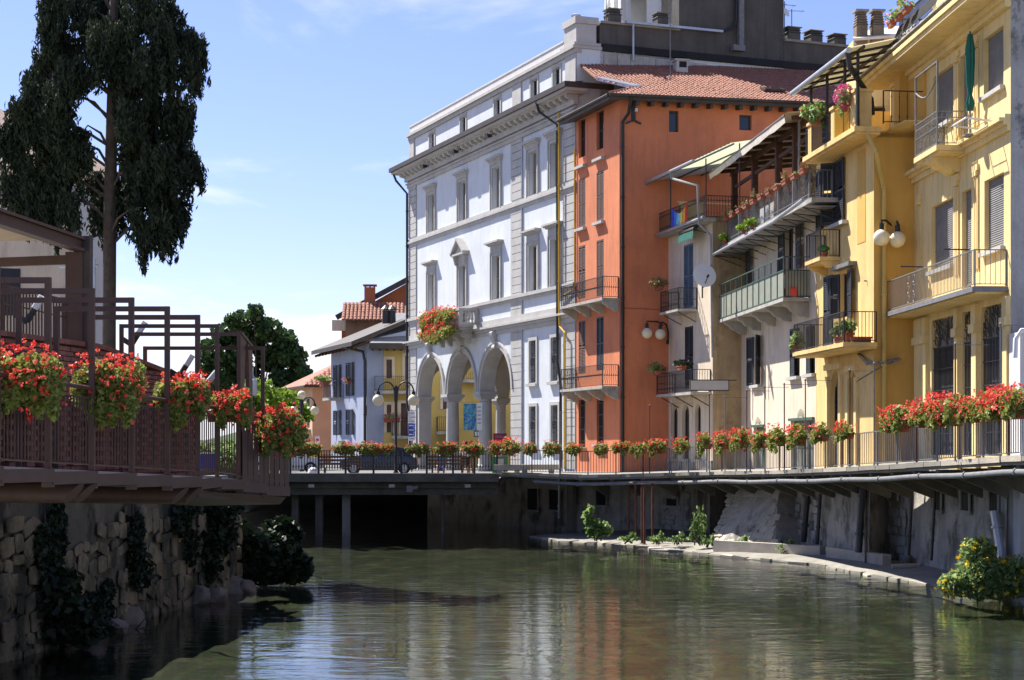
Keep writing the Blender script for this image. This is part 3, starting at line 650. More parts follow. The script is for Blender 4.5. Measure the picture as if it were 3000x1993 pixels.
# ---- stone shelf (bank) along the water
shelf = [(1555,1574),(1640,1588),(1750,1594),(1860,1602),(1905,1604),(1906,1613),(2008,1617),(2052,1624),(2150,1634),(2377,1655),(2480,1674),(2560,1690),(2640,1702),(2739,1716),(2800,1730),(2870,1748),(2935,1756),(3000,1768),(3120,1795)]
fr_pts = [Vector(W(px,py,CZ*F/(py-HY))) for px, py in shelf]
bk = MB(); back = []
for p in fr_pts:
    # go right/back until the river wall
    best = None
    for k in range(1,len(RWALL)-1):
        a, c = RWALL[k], RWALL[k+1]
        if min(a[1],c[1]) <= p.y+1.5 <= max(a[1],c[1]):
            x = a[0] + (c[0]-a[0])*((p.y+1.5-a[1])/(c[1]-a[1]) if abs(c[1]-a[1])>1e-6 else 0)
            best = x if best is None else min(best, x)
    back.append(Vector(((best if best is not None else p.x+3)+0.25, p.y+1.5, 0)))
rows = []
for p, q in zip(fr_pts, back):
    rows.append([Vector((p.x,p.y,-0.5)), Vector((p.x,p.y,0.03+random.uniform(0,.03))), p.lerp(q,0.18)+Vector((0,0,0.12+random.uniform(-.03,.05))), p.lerp(q,0.55)+Vector((0,0,0.2)), Vector((q.x,q.y,0.32))])
vv = [v for r_ in rows for v in r_]; kk = 5
bk.add(vv, [(i*kk+j, (i+1)*kk+j, (i+1)*kk+j+1, i*kk+j+1) for i in range(len(rows)-1) for j in range(kk-1)])
struct(bk.build('bank', M['concrete']))
# ledge stones at the water's edge, one by one
le = thing('bank_edging', 'broken pale stone slabs edging the water below the houses', 'edging', fr_pts[0]); cum = 0
for i in range(len(fr_pts)-1):
    p, q = fr_pts[i], fr_pts[i+1]; L = (q-p).length; s = 0.0
    while s < L-0.3:
        l = random.uniform(0.5,1.1); l = min(l, L-s); c = p.lerp(q,(s+l/2)/L); rzk = math.atan2(q.y-p.y,q.x-p.x); b = MB()
        h = random.uniform(0.03,0.08) ; dpt = random.uniform(0.3,0.5); j = lambda: random.uniform(-.05,.05)
        v = [(-l/2+.02+j(),-0.08+j(),-0.3),(l/2-.02+j(),-0.08+j(),-0.3),(l/2-.02,dpt,-0.3),(-l/2+.02,dpt,-0.3),(-l/2+.03+j(),-0.06+j(),h+j()*.4),(l/2-.03+j(),-0.06+j(),h+j()*.4),(l/2-.03+j(),dpt+j(),h+.03),(-l/2+.03+j(),dpt+j(),h+.03)]
        b.add(v,[(0,3,2,1),(4,5,6,7),(0,1,5,4),(1,2,6,5),(2,3,7,6),(3,0,4,7)]); b.build('edge_stone', M['concrete_pale' if random.random() < 0.35 else 'concrete'], le, False, c-fr_pts[0], rzk); s += l
# concrete kerb wall on the bank
kw = thing('bank_kerb', 'low smooth concrete kerb wall standing on the bank', 'kerb', tuple(W(2060,1600,68)))
o1 = kw.location.copy()
for (pa,ya,pb,yb,hh) in ((2060,1622,2374,1642,0.33),(2376,1645,2540,1672,0.36)):
    da, db = CZ*F/(ya-HY)*0.985, CZ*F/(yb-HY)*0.985; a = Vector((*XY(pa,da),0)); c = Vector((*XY(pb,db),0)); rzk = math.atan2(c.y-a.y,c.x-a.x); L = (c-a).length
    MB().box(0,L-0.03,0.55,0.85,0.0,0.2+hh).build('kerb_block', M['concrete_pale'], kw, False, a-o1, rzk)
da = CZ*F/(1646-HY); a = Vector((*XY(2395,da),0)); MB().box(-0.3,0.35,0.55,1.1,0.1,0.86).build('pipe_plinth', M['concrete_pale'], kw, False, a-o1, -1.2)

# ---- sloped rubble buttress against the river wall: stones are pieces
UN = []
for k in range(7):
    b = MB(); j = lambda s_=0.09: random.uniform(-s_,s_)
    fr1 = [(-0.5,-0.5),(0,-0.56),(0.5,-0.5),(0.56,0),(0.5,0.5),(0,0.56),(-0.5,0.5),(-0.56,0)]
    v = [(x*0.92+j(.04),0.0,z*0.92+j(.04)) for x,z in fr1] + [(x*0.88+j(.06),-0.8+j(.12),z*0.88+j(.06)) for x,z in fr1] + [(j(.05),-0.86,j(.05))]
    b.add(v, [(i,(i+1)%8,8+(i+1)%8,8+i) for i in range(8)] + [(8+i,8+(i+1)%8,16) for i in range(8)]); UN.append(b)
def stone_set(m): return [x.mesh('stone', M[m], True) for x in UN]
STW = stone_set('stone_warm'); STP = stone_set('concrete_pale'); 
def rubble(parent, w, h, meshes, smin, smax, place, keep=lambda u, v: True, depth=0.09, limit=300):
    z = 0; cnt = 0
    while z < h-0.05:
        rh = random.uniform(smin,smax)*0.72; u = -random.random()*0.3
        while u < w:
            l = random.uniform(smin,smax)
            if random.random() < 0.2: l *= 1.4
            if keep(u+l/2, z+rh/2) and cnt < limit:
                loc, rot = place(u+l/2, z+rh/2)
                o = link('stone', random.choice(meshes), parent, loc, 0, (l*0.98*random.uniform(.85,1), depth*random.uniform(0.6,1.4), rh*0.98*random.uniform(.8,1.02))); o.rotation_euler = rot; cnt += 1
            u += l
        z += rh
    return cnt
BL_, BR_, TR_, TL_ = W(2092,1606,66.5), W(2270,1613,62.8), W(2280,1436,64.6), W(2148,1436,69.2)
bt = thing('rubble_buttress', 'sloping rubble stone buttress against the river wall, half in sun', 'buttress', BL_)
bq = [BL_-BL_, BR_-BL_, TR_-BL_, TL_-BL_]; bk4 = [q + Vector((1.6,0.9,0)) for q in bq]
MB().add(bq+bk4,[(0,1,2,3),(1,5,6,2),(4,0,3,7),(3,2,6,7)]).build('core', M['wall_plaster_old'], bt)
def pl(u, v_):
    fu, fv = u/4.2, v_/3.1; lo = bq[0].lerp(bq[1],fu); hi = bq[3].lerp(bq[2],fu); p = lo.lerp(hi,fv); ux_ = (bq[1]-bq[0]).normalized(); vz = (hi-lo).normalized(); nn = ux_.cross(vz).normalized(); vz = nn.cross(ux_)
    return p, Matrix((ux_, -nn, vz)).transposed().to_euler()
rubble(bt, 4.1, 3.0, STP, 0.24, 0.52, pl, depth=0.09, limit=130)
# rubble showing through the plaster further along the river wall
STO = stone_set('stone_old')
for (px0, L_, h_, off_) in ((2330,6.0,2.2,0.3),(2610,3.0,2.6,0.2),(1960,2.4,2.2,0.3)):
    x, y, rzk = wall_pt(px0); c_, s_ = math.cos(rzk), math.sin(rzk)
    rubble(rw, L_, h_, STO, 0.2, 0.5, lambda a, z_: (Vector((x+c_*(a-L_/2)+s_*0.0-o0.x, y+s_*(a-L_/2)-o0.y, 0.25+z_)), (0,0,rzk)), keep=lambda a, z_: random.random() < 0.55, depth=0.07, limit=70)
# ------------------------------------------------------------------ pale blue town house with arcade
FB = Fac(1199, 85*2173/1684, 1688, 85, STREET); R = FB.root('arcaded_town_house','pale blue town house with stone quoins, deep bracketed cornice and three street arches','building')
BL = FB.L
zc = lambda px, py, out=0: FB.z(px, py, out)
zG = zc(1655,238,1.0)                     # gutter top
zM = zc(1499,601); zS = zc(1512,868); zC = zc(1512,948); zFr = zc(1499,408)
zSpr = zc(1421,1149); zCrown = zc(1452,1019)
uA = [FB.u(p) for p in (1262,1353,1452)]
Rr = (zCrown - zSpr); sp = (uA[2]-uA[0])/2; uA = [uA[1]-sp, uA[1], uA[1]+sp]; Rr = min(Rr, sp/2-0.42)
zSpr = zCrown - Rr
wins = [FB.u(p) for p in (1265,1356,1455,1563,1627)]
ww = 1.12
z2 = (zM+0.12, zc(1455,490)); z1 = (zS+0.06, zc(1455,750))
gw = [(zc(1563,1122), zc(1563,998)), (zc(1563,1302), zc(1563,1191))]
holes = []
for k, u in enumerate(wins):
    holes.append((u-ww/2,u+ww/2,*z2)); holes.append((u-ww/2,u+ww/2,z1[0] if k != 1 else zS-0.9,z1[1]))
    if k > 2: holes += [(u-0.45,u+0.45,*gw[0]), (u-0.45,u+0.45,*gw[1])]
uP2 = (FB.u(1499), FB.u(1530)); uP1 = (0.0, FB.u(1221)); uP3 = (FB.u(1653), BL)
b = MB(); WT = zG+0.0
wall_holes(b, 0, BL, zCrown+0.35, WT, [h for h in holes if h[2] > zCrown-0.3], 0.30)
wall_holes(b, uA[2]+Rr+0.1, BL, STREET-0.3, zCrown+0.35, [(h[0],h[1],h[2],min(h[3],zCrown+0.3)) for h in holes if h[2] < zCrown], 0.30)
# spandrels of the arches, with deep intrados
TH = 0.85; SEG = 20
def arch_wall(b, u0, u1, centres, Rr, zs, ztop, th, y=0.0, mp=lambda u, yy, z: (u, yy, z)):
    edges = [u0] + [(centres[i]+centres[i+1])/2 for i in range(len(centres)-1)] + [u1]
    for i, c in enumerate(centres):
        a = [(c-Rr*math.cos(math.pi*k/SEG), zs+Rr*math.sin(math.pi*k/SEG)) for k in range(SEG+1)]
        for yy in (y, y+th):
            b.quad(mp(edges[i],yy,zs),mp(a[0][0],yy,zs),mp(a[0][0],yy,ztop),mp(edges[i],yy,ztop)); b.quad(mp(a[-1][0],yy,zs),mp(edges[i+1],yy,zs),mp(edges[i+1],yy,ztop),mp(a[-1][0],yy,ztop))
            for p, q in zip(a, a[1:]): b.quad(mp(p[0],yy,p[1]),mp(q[0],yy,q[1]),mp(q[0],yy,ztop),mp(p[0],yy,ztop))
        b.quad(mp(edges[i],y,zs),mp(edges[i],y+th,zs),mp(a[0][0],y+th,zs),mp(a[0][0],y,zs)); b.quad(mp(a[-1][0],y,zs),mp(a[-1][0],y+th,zs),mp(edges[i+1],y+th,zs),mp(edges[i+1],y,zs))
def intrados(b, centres, Rr, zs, th, y=0.0, mp=lambda u, yy, z: (u, yy, z)):
    for c in centres:
        a = [(c-Rr*math.cos(math.pi*k/SEG), zs+Rr*math.sin(math.pi*k/SEG)) for k in range(SEG+1)]
        for p, q in zip(a, a[1:]): b.quad(mp(p[0],y,p[1]),mp(p[0],y+th,p[1]),mp(q[0],y+th,q[1]),mp(q[0],y,q[1]))
arch_wall(b, 0.0, uA[2]+Rr+0.1, uA, Rr, zSpr, zCrown+0.35, TH)
DEP = 13.0
b.quad((BL,0,STREET-0.3),(BL,DEP,STREET-0.3),(BL,DEP,WT),(BL,0,WT)); b.quad((0,0,zCrown+0.35),(0,0,WT),(0,DEP,WT),(0,DEP,zCrown+0.35)); b.quad((0,DEP,zCrown+0.3),(0,DEP,WT),(BL,DEP,WT),(BL,DEP,zCrown+0.3))
b.build('wall', M['blue_stucco'], R)
# open flank of the arcade (far end) with two arches
fl = MB(); FR = 2.45; fc = [0.9+FR, 0.9+3*FR+0.75]
mpf = lambda u, yy, z: (yy, u, z)
arch_wall(fl, 0.86, DEP, fc, FR, zSpr-0.1, zCrown+0.35, 0.8, 0.0, mpf); fl.build('flank_wall', M['stone_trim'], R)
for c__ in uA: i_ = MB(); intrados(i_, [c__], Rr, zSpr, TH); i_.build('intrados', M['stone_trim'], R, True)
for c__ in fc: i_ = MB(); intrados(i_, [c__], FR, zSpr-0.1, 0.8, 0.0, mpf); i_.build('intrados', M['stone_trim'], R, True)
c_ = MB(); c_.box(0.02,uA[2]+Rr+1.6,TH,DEP,zCrown+0.3,zCrown+0.34); c_.box(uA[2]+Rr+1.6,uA[2]+Rr+1.8,TH+0.02,DEP,STREET,zCrown+0.3); c_.box(1.0,uA[2]+Rr+1.6,DEP-0.2,DEP-0.02,STREET,zCrown+0.3); c_.build('arcade_ceiling', M['cream_stucco'], R)
for yv in (TH+0.02,):
    for k in range(2):                      # transverse vault ribs behind each column
        uu = (uA[k]+uA[k+1])/2; a = [(TH+FR-FR*math.cos(math.pi*q/SEG), zSpr+FR*math.sin(math.pi*q/SEG)) for q in range(SEG+1)]
        rb = MB()
        for p, q in zip(a, a[1:]):
            for du in (-0.3,0.3): rb.quad((uu+du,p[0],p[1]),(uu+du,q[0],q[1]),(uu+du,q[0],zCrown+0.3),(uu+du,p[0],zCrown+0.3))
            rb.quad((uu-0.3,p[0],p[1]),(uu+0.3,p[0],p[1]),(uu+0.3,q[0],q[1]),(uu-0.3,q[0],q[1]))
        rb.build('vault_rib', M['cream_stucco'], R)
# columns and piers
def column(u, y, r, square=False, name='column'):
    b = MB(); zt = zSpr; z0 = STREET
    if square:
        b.box(u-r,u+r,y-r,y+r,z0,zt-0.42); b.box(u-r-0.08,u+r+0.08,y-r-0.08,y+r+0.08,z0-0.01,z0+0.35)
    else: b.lathe([(r*1.25,z0),(r*1.25,z0+0.3),(r*1.12,z0+0.36),(r*1.02,z0+0.45),(r,z0+1.4),(r*0.9,zt-0.5),(r*0.9,zt-0.45),(r*1.0,zt-0.43),(r*0.92,zt-0.40)],u,y,24)
    o = b.build(name, M['stone_trim'], R, True); k = MB()
    for e, (a, z_a, z_b) in enumerate(((1.06,zt-0.42,zt-0.3),(1.22,zt-0.298,zt-0.18),(1.42,zt-0.178,zt-0.004))): k.box(u-r*a,u+r*a,y-r*a,y+r*a,z_a,z_b)
    k.build('capital', M['stone_trim'], o); return o
column(uA[0]+sp/2, TH/2, 0.40); column(uA[1]+sp/2, TH/2, 0.40)
column(uA[0]-Rr-0.42, TH/2, 0.41, True, 'pier'); column(0.4, 0.9+2*FR+0.37, 0.36)
# archivolts and scrolled keystones
for k, c in enumerate(uA):
    q = MB()
    for e0, e1, p in ((0.0,0.24,0.07),(0.24,0.36,0.13)):
        a0 = [(c-(Rr+e0)*math.cos(math.pi*i/SEG), zSpr+(Rr+e0)*math.sin(math.pi*i/SEG)) for i in range(SEG+1)]; a1 = [(c-(Rr+e1)*math.cos(math.pi*i/SEG), zSpr+(Rr+e1)*math.sin(math.pi*i/SEG)) for i in range(SEG+1)]
        for i in range(SEG):
            q.quad((a0[i][0],-p,a0[i][1]),(a0[i+1][0],-p,a0[i+1][1]),(a1[i+1][0],-p,a1[i+1][1]),(a1[i][0],-p,a1[i][1]))
            for aa in (a0,a1): q.quad((aa[i][0],0,aa[i][1]),(aa[i+1][0],0,aa[i+1][1]),(aa[i+1][0],-p,aa[i+1][1]),(aa[i][0],-p,aa[i][1]))
    o = q.build('archivolt', M['stone_trim'], R, True)
    q = MB(); z = zSpr+Rr-0.08; pr = [(0,z),(0.12,z),(0.2,z+0.06),(0.2,z+0.16),(0.14,z+0.24),(0.2,z+0.5),(0.32,z+0.75),(0.34,z+0.92),(0.24,z+1.0),(0,z+1.0)]
    q.prism(pr, c-0.22, c+0.22, lambda a, bb, cc: (cc, -a-0.004, bb)); q.build('keystone', M['stone_trim'], o, True)
# quoin blocks, one by one
def quoins(u0, u1, za, zb, p=0.06, h=0.43):
    z = za; k = 0
    me = MB().box(0,1,-p,0,0,1); me = me.mesh('quoin_block', M['stone_trim'])
    while z < zb-0.05:
        hh = min(h, zb-z); link('quoin_block', me, R, (u0,-0.004,z), 0, (u1-u0,1,hh-0.035)); z += h
for (a, c) in (uP1, uP2, uP3): quoins(a, c, STREET+0.3, zC-0.33); quoins(a, c, zC+0.36, zM-0.03) ; quoins(a, c, zM+0.2, zFr-0.02)
MB().box(uP1[0],uP1[1],-0.05,0.0,zC-0.3,zC+0.3).box(uP2[0],uP2[1],-0.05,0,zC-0.3,zC+0.3).build('quoin_backing', M['stone_trim'], R)
# string courses
def course(name, za, prof, u0=-0.12, u1=BL+0.05):
    q = MB()
    for p, a, c in prof: q.box(u0 if u0 > 0 else -p, u1, -p, -0.003, za+a, za+c)
    return q.build(name, M['stone_trim'], R)
course('lower_cornice', zC, ((0.10,-0.42,-0.2),(0.2,-0.198,-0.05),(0.34,-0.048,0.06),(0.12,0.062,0.42)))
course('sill_course', zS, ((0.10,-0.32,-0.14),(0.2,-0.138,0.04)))
course('upper_sill_course', zM, ((0.08,-0.4,-0.2),(0.16,-0.198,-0.06),(0.1,-0.058,0.1)))
course('frieze', zFr, ((0.12,-0.2,0.02),(0.2,0.022,0.12),(0.08,0.122,zG-zFr-0.95)))
# big cornice: bed moulding, modillions, slab, gutter
OV = 1.0; zb = zG-0.2
q = MB(); q.box(-0.25,BL+0.25,-0.25,-0.003,zb-0.75,zb-0.42); q.box(-OV+0.08,BL+OV-0.1,-OV+0.08,0.2,zb-0.2,zb); q.box(-OV+0.3,BL+OV-0.3,-OV+0.3,0.2,zb-0.26,zb-0.202); q.build('cornice', M['stone_trim'], R)
mo = MB(); mo.prism([(0.0,0),(0.62,0),(0.62,-0.12),(0.5,-0.2),(0.3,-0.24),(0.12,-0.42),(0,-0.42)], -0.12, 0.12, lambda a, bb, cc: (cc, -a, bb)); mom = mo.mesh('modillion', M['stone_trim'])
nmod = 36
for k in range(nmod): link('modillion', mom, R, (-0.1+(BL+0.2)*k/(nmod-1), -0.003, zb-0.262))
for k in range(2): link('modillion', mom, R, (-0.003, 0.1-0.5*k+0.6, zb-0.262), -math.pi/2)
gt = MB(); gt.box(-OV-0.02,BL+OV,-OV-0.06,-OV+0.079,zb-0.06,zG); gt.box(BL+OV-0.099,BL+OV+0.03,-OV+0.08,1.6,zb-0.06,zG); gt.box(-OV-0.02,-OV+0.079,-OV+0.08,1.6,zb-0.06,zG); gt.build('gutter', M['dark_fascia'], R)
rf = MB(); rf.quad((-OV,-OV+0.08,zG-0.02),(BL+OV-0.1,-OV+0.08,zG-0.02),(BL+OV-0.1,0.02,zG+0.1),(-OV,0.02,zG+0.1)); rf.build('cornice_roof', M['dark_fascia'], R)
# attic storey
zL = zc(1677,147); zT = zc(1664,113)
aw = []
for (p0,p1,ya,yb) in ((1255,1273,423,394),(1345,1366,379,345),(1444,1467,325,294),(1553,1574,273,240),(1618,1640,241,205)): aw.append((FB.u(p0),FB.u(p1),zc((p0+p1)/2,ya),zc((p0+p1)/2,yb)))
aw = [((a+c)/2-0.45,(a+c)/2+0.45,zG+0.45,zG+1.45) for a,c,_,_ in aw]
q = MB(); wall_holes(q, 0.02, BL, zG, zL, aw, 0.25, 0.05); q.quad((BL,0.05,zG),(BL,DEP,zG),(BL,DEP,zL),(BL,0.05,zL)); q.quad((0.02,0.05,zG),(0.02,0.05,zL),(0.02,DEP,zL),(0.02,DEP,zG)); q.build('attic_wall', M['blue_stucco'], R)
q = MB(); q.box(-0.1,BL+0.08,-0.2,DEP,zL+0.002,zL+0.16); q.box(-0.05,BL+0.04,-0.08,0.3,zL-0.22,zL); q.build('attic_ledge', M['stone_trim'], R)
q = MB(); q.box(0.0,BL-1.6,0.04,0.35,zL+0.162,zT-0.06); q.box(-0.03,BL-1.6,0.0,0.4,zT-0.058,zT+0.02); q.build('parapet', M['white_plaster'], R)
q = MB(); zP = zc(1690,46); q.box(BL-1.5,BL,0.0,1.1,zL+0.162,zP-0.35); q.box(BL-1.58,BL+0.08,-0.08,1.2,zP-0.348,zP); q.box(BL-1.7,BL+0.12,-0.14,1.3,zL+0.163,zL+0.3); q.build('corner_pier', M['stone_trim'], R)
q = MB(); q.box(BL-1.3,BL,-0.04,0.045,zG,zL-0.22); q.box(0,1.0,-0.04,0.045,zG,zL-0.22); q.box(FB.u(1502),FB.u(1527),-0.03,0.045,zG,zL-0.22); q.build('attic_pilaster', M['stone_trim'], R)
for h in aw:
    window(R, h, 0.22, 'dark_fascia', 'glass', 0.05, 0)
    q = MB(); trim_frame(q, h, 0.16, 0.05, y=0.05); q.build('window_surround', M['stone_trim'], R)
# main windows
def surround(h, hood, w=0.30):
    a, c, e, g = h; q = MB(); q.box(a-w,a,-0.07,0.0,e-0.02,g+w); q.box(c,c+w,-0.07,0.0,e-0.02,g+w); q.box(a,c,-0.07,0,g,g+w)
    q.box(a-w,a-w+0.1,-0.12,-0.07,e-0.02,g+w); q.box(c+w-0.1,c+w,-0.12,-0.07,e-0.02,g+w); q.box(a-w+0.1,c+w-0.1,-0.12,-0.07,g+w-0.1,g+w)
    o = q.build('window_surround', M['stone_trim'], R); k = MB(); z = g+w
    if hood == 'flat':
        k.box(a-w+0.05,c+w-0.05,-0.09,-0.002,z+0.002,z+0.3)
        for i,(p,dz) in enumerate(((0.18,0.302),(0.28,0.362),(0.38,0.422))): k.box(a-w-p*0.55,c+w+p*0.55,-p,-0.002,z+dz,z+dz+0.058+0.04*(i==2))
    elif hood == 'small':
        for i,(p,dz) in enumerate(((0.14,0.002),(0.22,0.12),(0.32,0.2))): k.box(a-w-p*0.5,c+w+p*0.5,-p,-0.002,z+dz,z+dz+(0.116,0.078,0.12)[i])
    elif hood == 'pediment':
        k.box(a-w+0.02,c+w-0.02,-0.09,-0.002,z+0.002,z+0.3); k.box(a-w-0.22,c+w+0.22,-0.40,-0.002,z+0.302,z+0.42)
        mid = (a+c)/2; hw = (c-a)/2+w+0.26
        k.prism([(mid-hw,z+0.422),(mid+hw,z+0.422),(mid,z+1.25)], -0.2, -0.004)
        for sgn in (-1,1): k.bar((mid+sgn*hw,-0.22,z+0.44),(mid,-0.22,z+1.27),0.45,0.13)
        for uu in (a-w+0.02,c+w-0.2): k.prism([(0.1,z-0.25),(0.24,z-0.2),(0.28,z),(0.36,z+0.3),(0.1,z+0.3)], uu, uu+0.18, lambda aa, bb, cc: (cc, -aa, bb))
    k.build('hood', M['stone_trim'], o); return o
for k, u in enumerate(wins):
    h = (u-ww/2,u+ww/2,*z2); window(R, h, 0.28, 'window_wood', 'glass' if k in (1,4) else 'curtain_glass', 0, 1, k % 2); surround(h, 'small', 0.26)
    h = (u-ww/2,u+ww/2,z1[0] if k != 1 else zS-0.9,z1[1]); window(R, h, 0.28, 'window_wood', 'glass' if k in (2,3) else 'curtain_glass', 0, 1, (k+1) % 2); surround(h, 'pediment' if k == 1 else 'flat', 0.28)
    if k > 2:
        for g_ in gw:
            h = (u-0.45,u+0.45,*g_); window(R, h, 0.28, 'stone_old', 'glass', 0, 1); q = MB(); trim_frame(q, h, 0.17, 0.07); q.box(h[0]-0.17,h[1]+0.17,-0.06,0,h[2]-0.05,h[2]); q.build('window_surround', M['stone_trim'], R)
            MB().box(h[0]-0.24,h[1]+0.24,-0.2,-0.003,h[2]-0.19,h[2]-0.052).build('sill', M['stone_trim'], R)
            gm = MB()
            for i in range(6): gm.cyl((h[0]+0.9*(i+0.5)/6,0.05,h[2]),(h[0]+0.9*(i+0.5)/6,0.05,h[3]),0.014,n=5)
            for i in range(5): zz_ = h[2]+(h[3]-h[2])*(i+0.5)/5; gm.box(h[0],h[1],0.04,0.06,zz_-0.012,zz_+0.012)
            for i in range(3):
                cc = h[0]+0.9*(i+0.5)/3; zz_ = (h[2]+h[3])/2; gm.tube([(cc+0.13*math.cos(a_),0.02,zz_+0.22*math.sin(a_)) for a_ in np.linspace(0,6.0,12)],0.013,4)
            gm.build('grille', M['black_iron'], R)
# stone balcony on the pedimented window
u1 = FB.u(1405); u0 = 2*wins[1]-u1; O = 1.25; zt = zc(1405,952)
q = MB(); q.box(u0,u1,-O,-0.36,zt-0.16,zt); q.box(u0+0.08,u1-0.08,-O+0.08,-0.36,zt-0.3,zt-0.162); q.box(u0+0.2,u1-0.2,-O+0.25,-0.36,zt-0.42,zt-0.302); bal = q.build('stone_balcony', M['stone_old'], R)
for uu in (u0+0.5,u0+1.9,u1-1.9,u1-0.5):
    k = MB(); k.prism([(0.36,zt-0.423),(O-0.25,zt-0.423),(O-0.3,zt-0.62),(0.7,zt-0.72),(0.55,zt-1.0),(0.36,zt-1.05)], uu-0.16, uu+0.16, lambda aa, bb, cc: (cc, -aa, bb)); k.build('corbel', M['stone_old'], bal, True)
bz = zt+0.12; bh = 0.68
q = MB(); 
for (a0,a1,b0,b1) in ((u0,u1,-O,-O+0.24),(u0,u0+0.24,-O+0.24,-0.12),(u1-0.24,u1,-O+0.24,-0.12)): q.box(a0,a1,b0,b1,zt+0.002,bz); q.box(a0-0.02,a1+0.02,b0-0.02,b1+0.02,bz+bh,bz+bh+0.14)
for uu,yy in ((u0,-O),(u1-0.26,-O),(u0,-0.3),(u1-0.26,-0.3)): q.box(uu+0.01,uu+0.25,yy+0.01,yy+0.25,bz,bz+bh)
q.build('balustrade', M['stone_trim'], bal)
vm = bal_mesh(bh,0.05,'stone_trim','vase')
for k in range(3): 
    for uu in (u0+0.12,u1-0.12): link('baluster', vm, bal, (uu,-O+0.42+0.21*k,bz))
nb = int((u1-u0-0.7)/0.24)
for k in range(nb): link('baluster', vm, bal, (u0+0.42+(u1-u0-0.84)*k/(nb-1),-O+0.12,bz))
# flower boxes hung in two tiers on the balcony front
for tier,(dz,lab) in enumerate(((0.62,'upper tier of red geraniums filling the stone balcony front'),(-0.28,'lower tier of red geraniums hung below the stone balcony rail'))):
    L_ = (u1-u0)*0.93; mid = (u0+u1)/2-0.15; P_ = FB.P(mid,-O-0.22,zt+dz)
    tt = thing('flower_box', lab, 'flower box', P_, FB.rz, 'geraniums on the stone balcony')
    link('planter', PLANTER, tt, (0,0,-0.12), 0, (L_/0.62,1.1,1))
    lm, fm = geranium_meshes(tier, L_/2, 0.42, 0.46, 6500, 210, 0.085, 0.050, 0.2, 6); link('foliage', lm, tt); link('blossoms', fm, tt)
# flood lamps below the cornice
for k,(px,py) in enumerate(((1237,490),(1327,447),(1425,402))):
    u_ = FB.u(px,0.9); tt = thing('flood_lamp', ('flood lamp under the cornice, lowest along the eave line','flood lamp under the cornice, between two others','flood lamp under the cornice, highest along the eave line')[k], 'flood lamp', FB.P(u_,-0.75,zb-0.62), FB.rz, 'cornice flood lamps')
    q = MB(); q.add([(-0.22,-0.15,-0.1),(0.22,-0.15,-0.1),(0.22,-0.2,0.12),(-0.22,-0.2,0.12),(-0.1,0.15,-0.02),(0.1,0.15,-0.02),(0.1,0.15,0.1),(-0.1,0.15,0.1)],[(0,1,2,3),(4,7,6,5),(0,4,5,1),(1,5,6,2),(2,6,7,3),(3,7,4,0)]); q.build('housing', M['black_iron'], tt)
    MB().bar((0,0.1,0.05),(0,0.45,0.28),0.04).build('lamp_arm', M['black_iron'], tt)
# pipes
zg = zG-0.3
downpipe('dark downpipe at the far corner of the pale blue house', [FB.P(-0.75,-0.85,zg),FB.P(-0.6,-0.7,zg-0.5),FB.P(0.03,-0.16,zg-1.4),FB.P(0.03,-0.16,STREET+4.2),FB.P(0.35,-0.16,STREET+3.6),FB.P(0.6,-0.16,STREET+3.3),FB.P(0.6,-0.16,STREET)], 0.075)
uu = FB.u(1633,0.2)
downpipe('dark downpipe beside the yellow gas pipe on the pale blue house', [FB.P(uu-1.1,-0.9,zg),FB.P(uu-1.0,-0.8,zg-0.5),FB.P(uu,-0.2,zg-1.3),FB.P(uu,-0.2,zC-2.4),FB.P(uu+0.3,-0.2,zC-3.2),FB.P(uu+0.42,-0.2,zC-3.6),FB.P(uu+0.42,-0.2,STREET)], 0.075)
uu = FB.u(1637.5,0.25)
downpipe('bright yellow gas pipe climbing beside the quoins of the pale blue house', [FB.P(uu,-0.25,zg-0.75),FB.P(uu,-0.25,zS-1.0),FB.P(uu+0.1,-0.25,zC-0.6),FB.P(uu+0.75,-0.25,zC-0.95),FB.P(uu+0.75,-0.25,STREET+0.4)], 0.05, 'yellow_pipe', 'gas pipe', 'gas_pipe')
uu = FB.u(1684.5,0.1); downpipe('thin yellow gas pipe where the blue and orange houses meet', [FB.P(uu,-0.12,zc(1684,438)),FB.P(uu,-0.12,zS-0.3),FB.P(uu-1.7,-0.2,zS-0.6)], 0.035, 'yellow_pipe', 'gas pipe', 'gas_pipe')
uu = FB.u(1532); downpipe('grey cable pipe beside the middle quoins of the pale blue house', [FB.P(uu,-0.06,zFr-0.1),FB.P(uu,-0.06,STREET+0.2)], 0.035, 'zinc', 'pipe', 'cable_pipe')
# steel flue on the roof
p = FB.P(BL-2.1,0.9,zT-0.4); tt = thing('steel_flue', 'round steel flue with cap behind the parapet corner pier', 'flue', p)
MB().lathe([(0.17,0),(0.17,1.75)],n=14).build('pipe', M['zinc'], tt, True); MB().lathe([(0.24,1.35),(0.26,1.38),(0.24,1.42),(0.17,1.45)],n=14).build('collar', M['zinc'], tt, True); MB().lathe([(0.26,1.75),(0.27,1.9),(0.1,1.98)],n=14).build('cap', M['zinc'], tt, True)
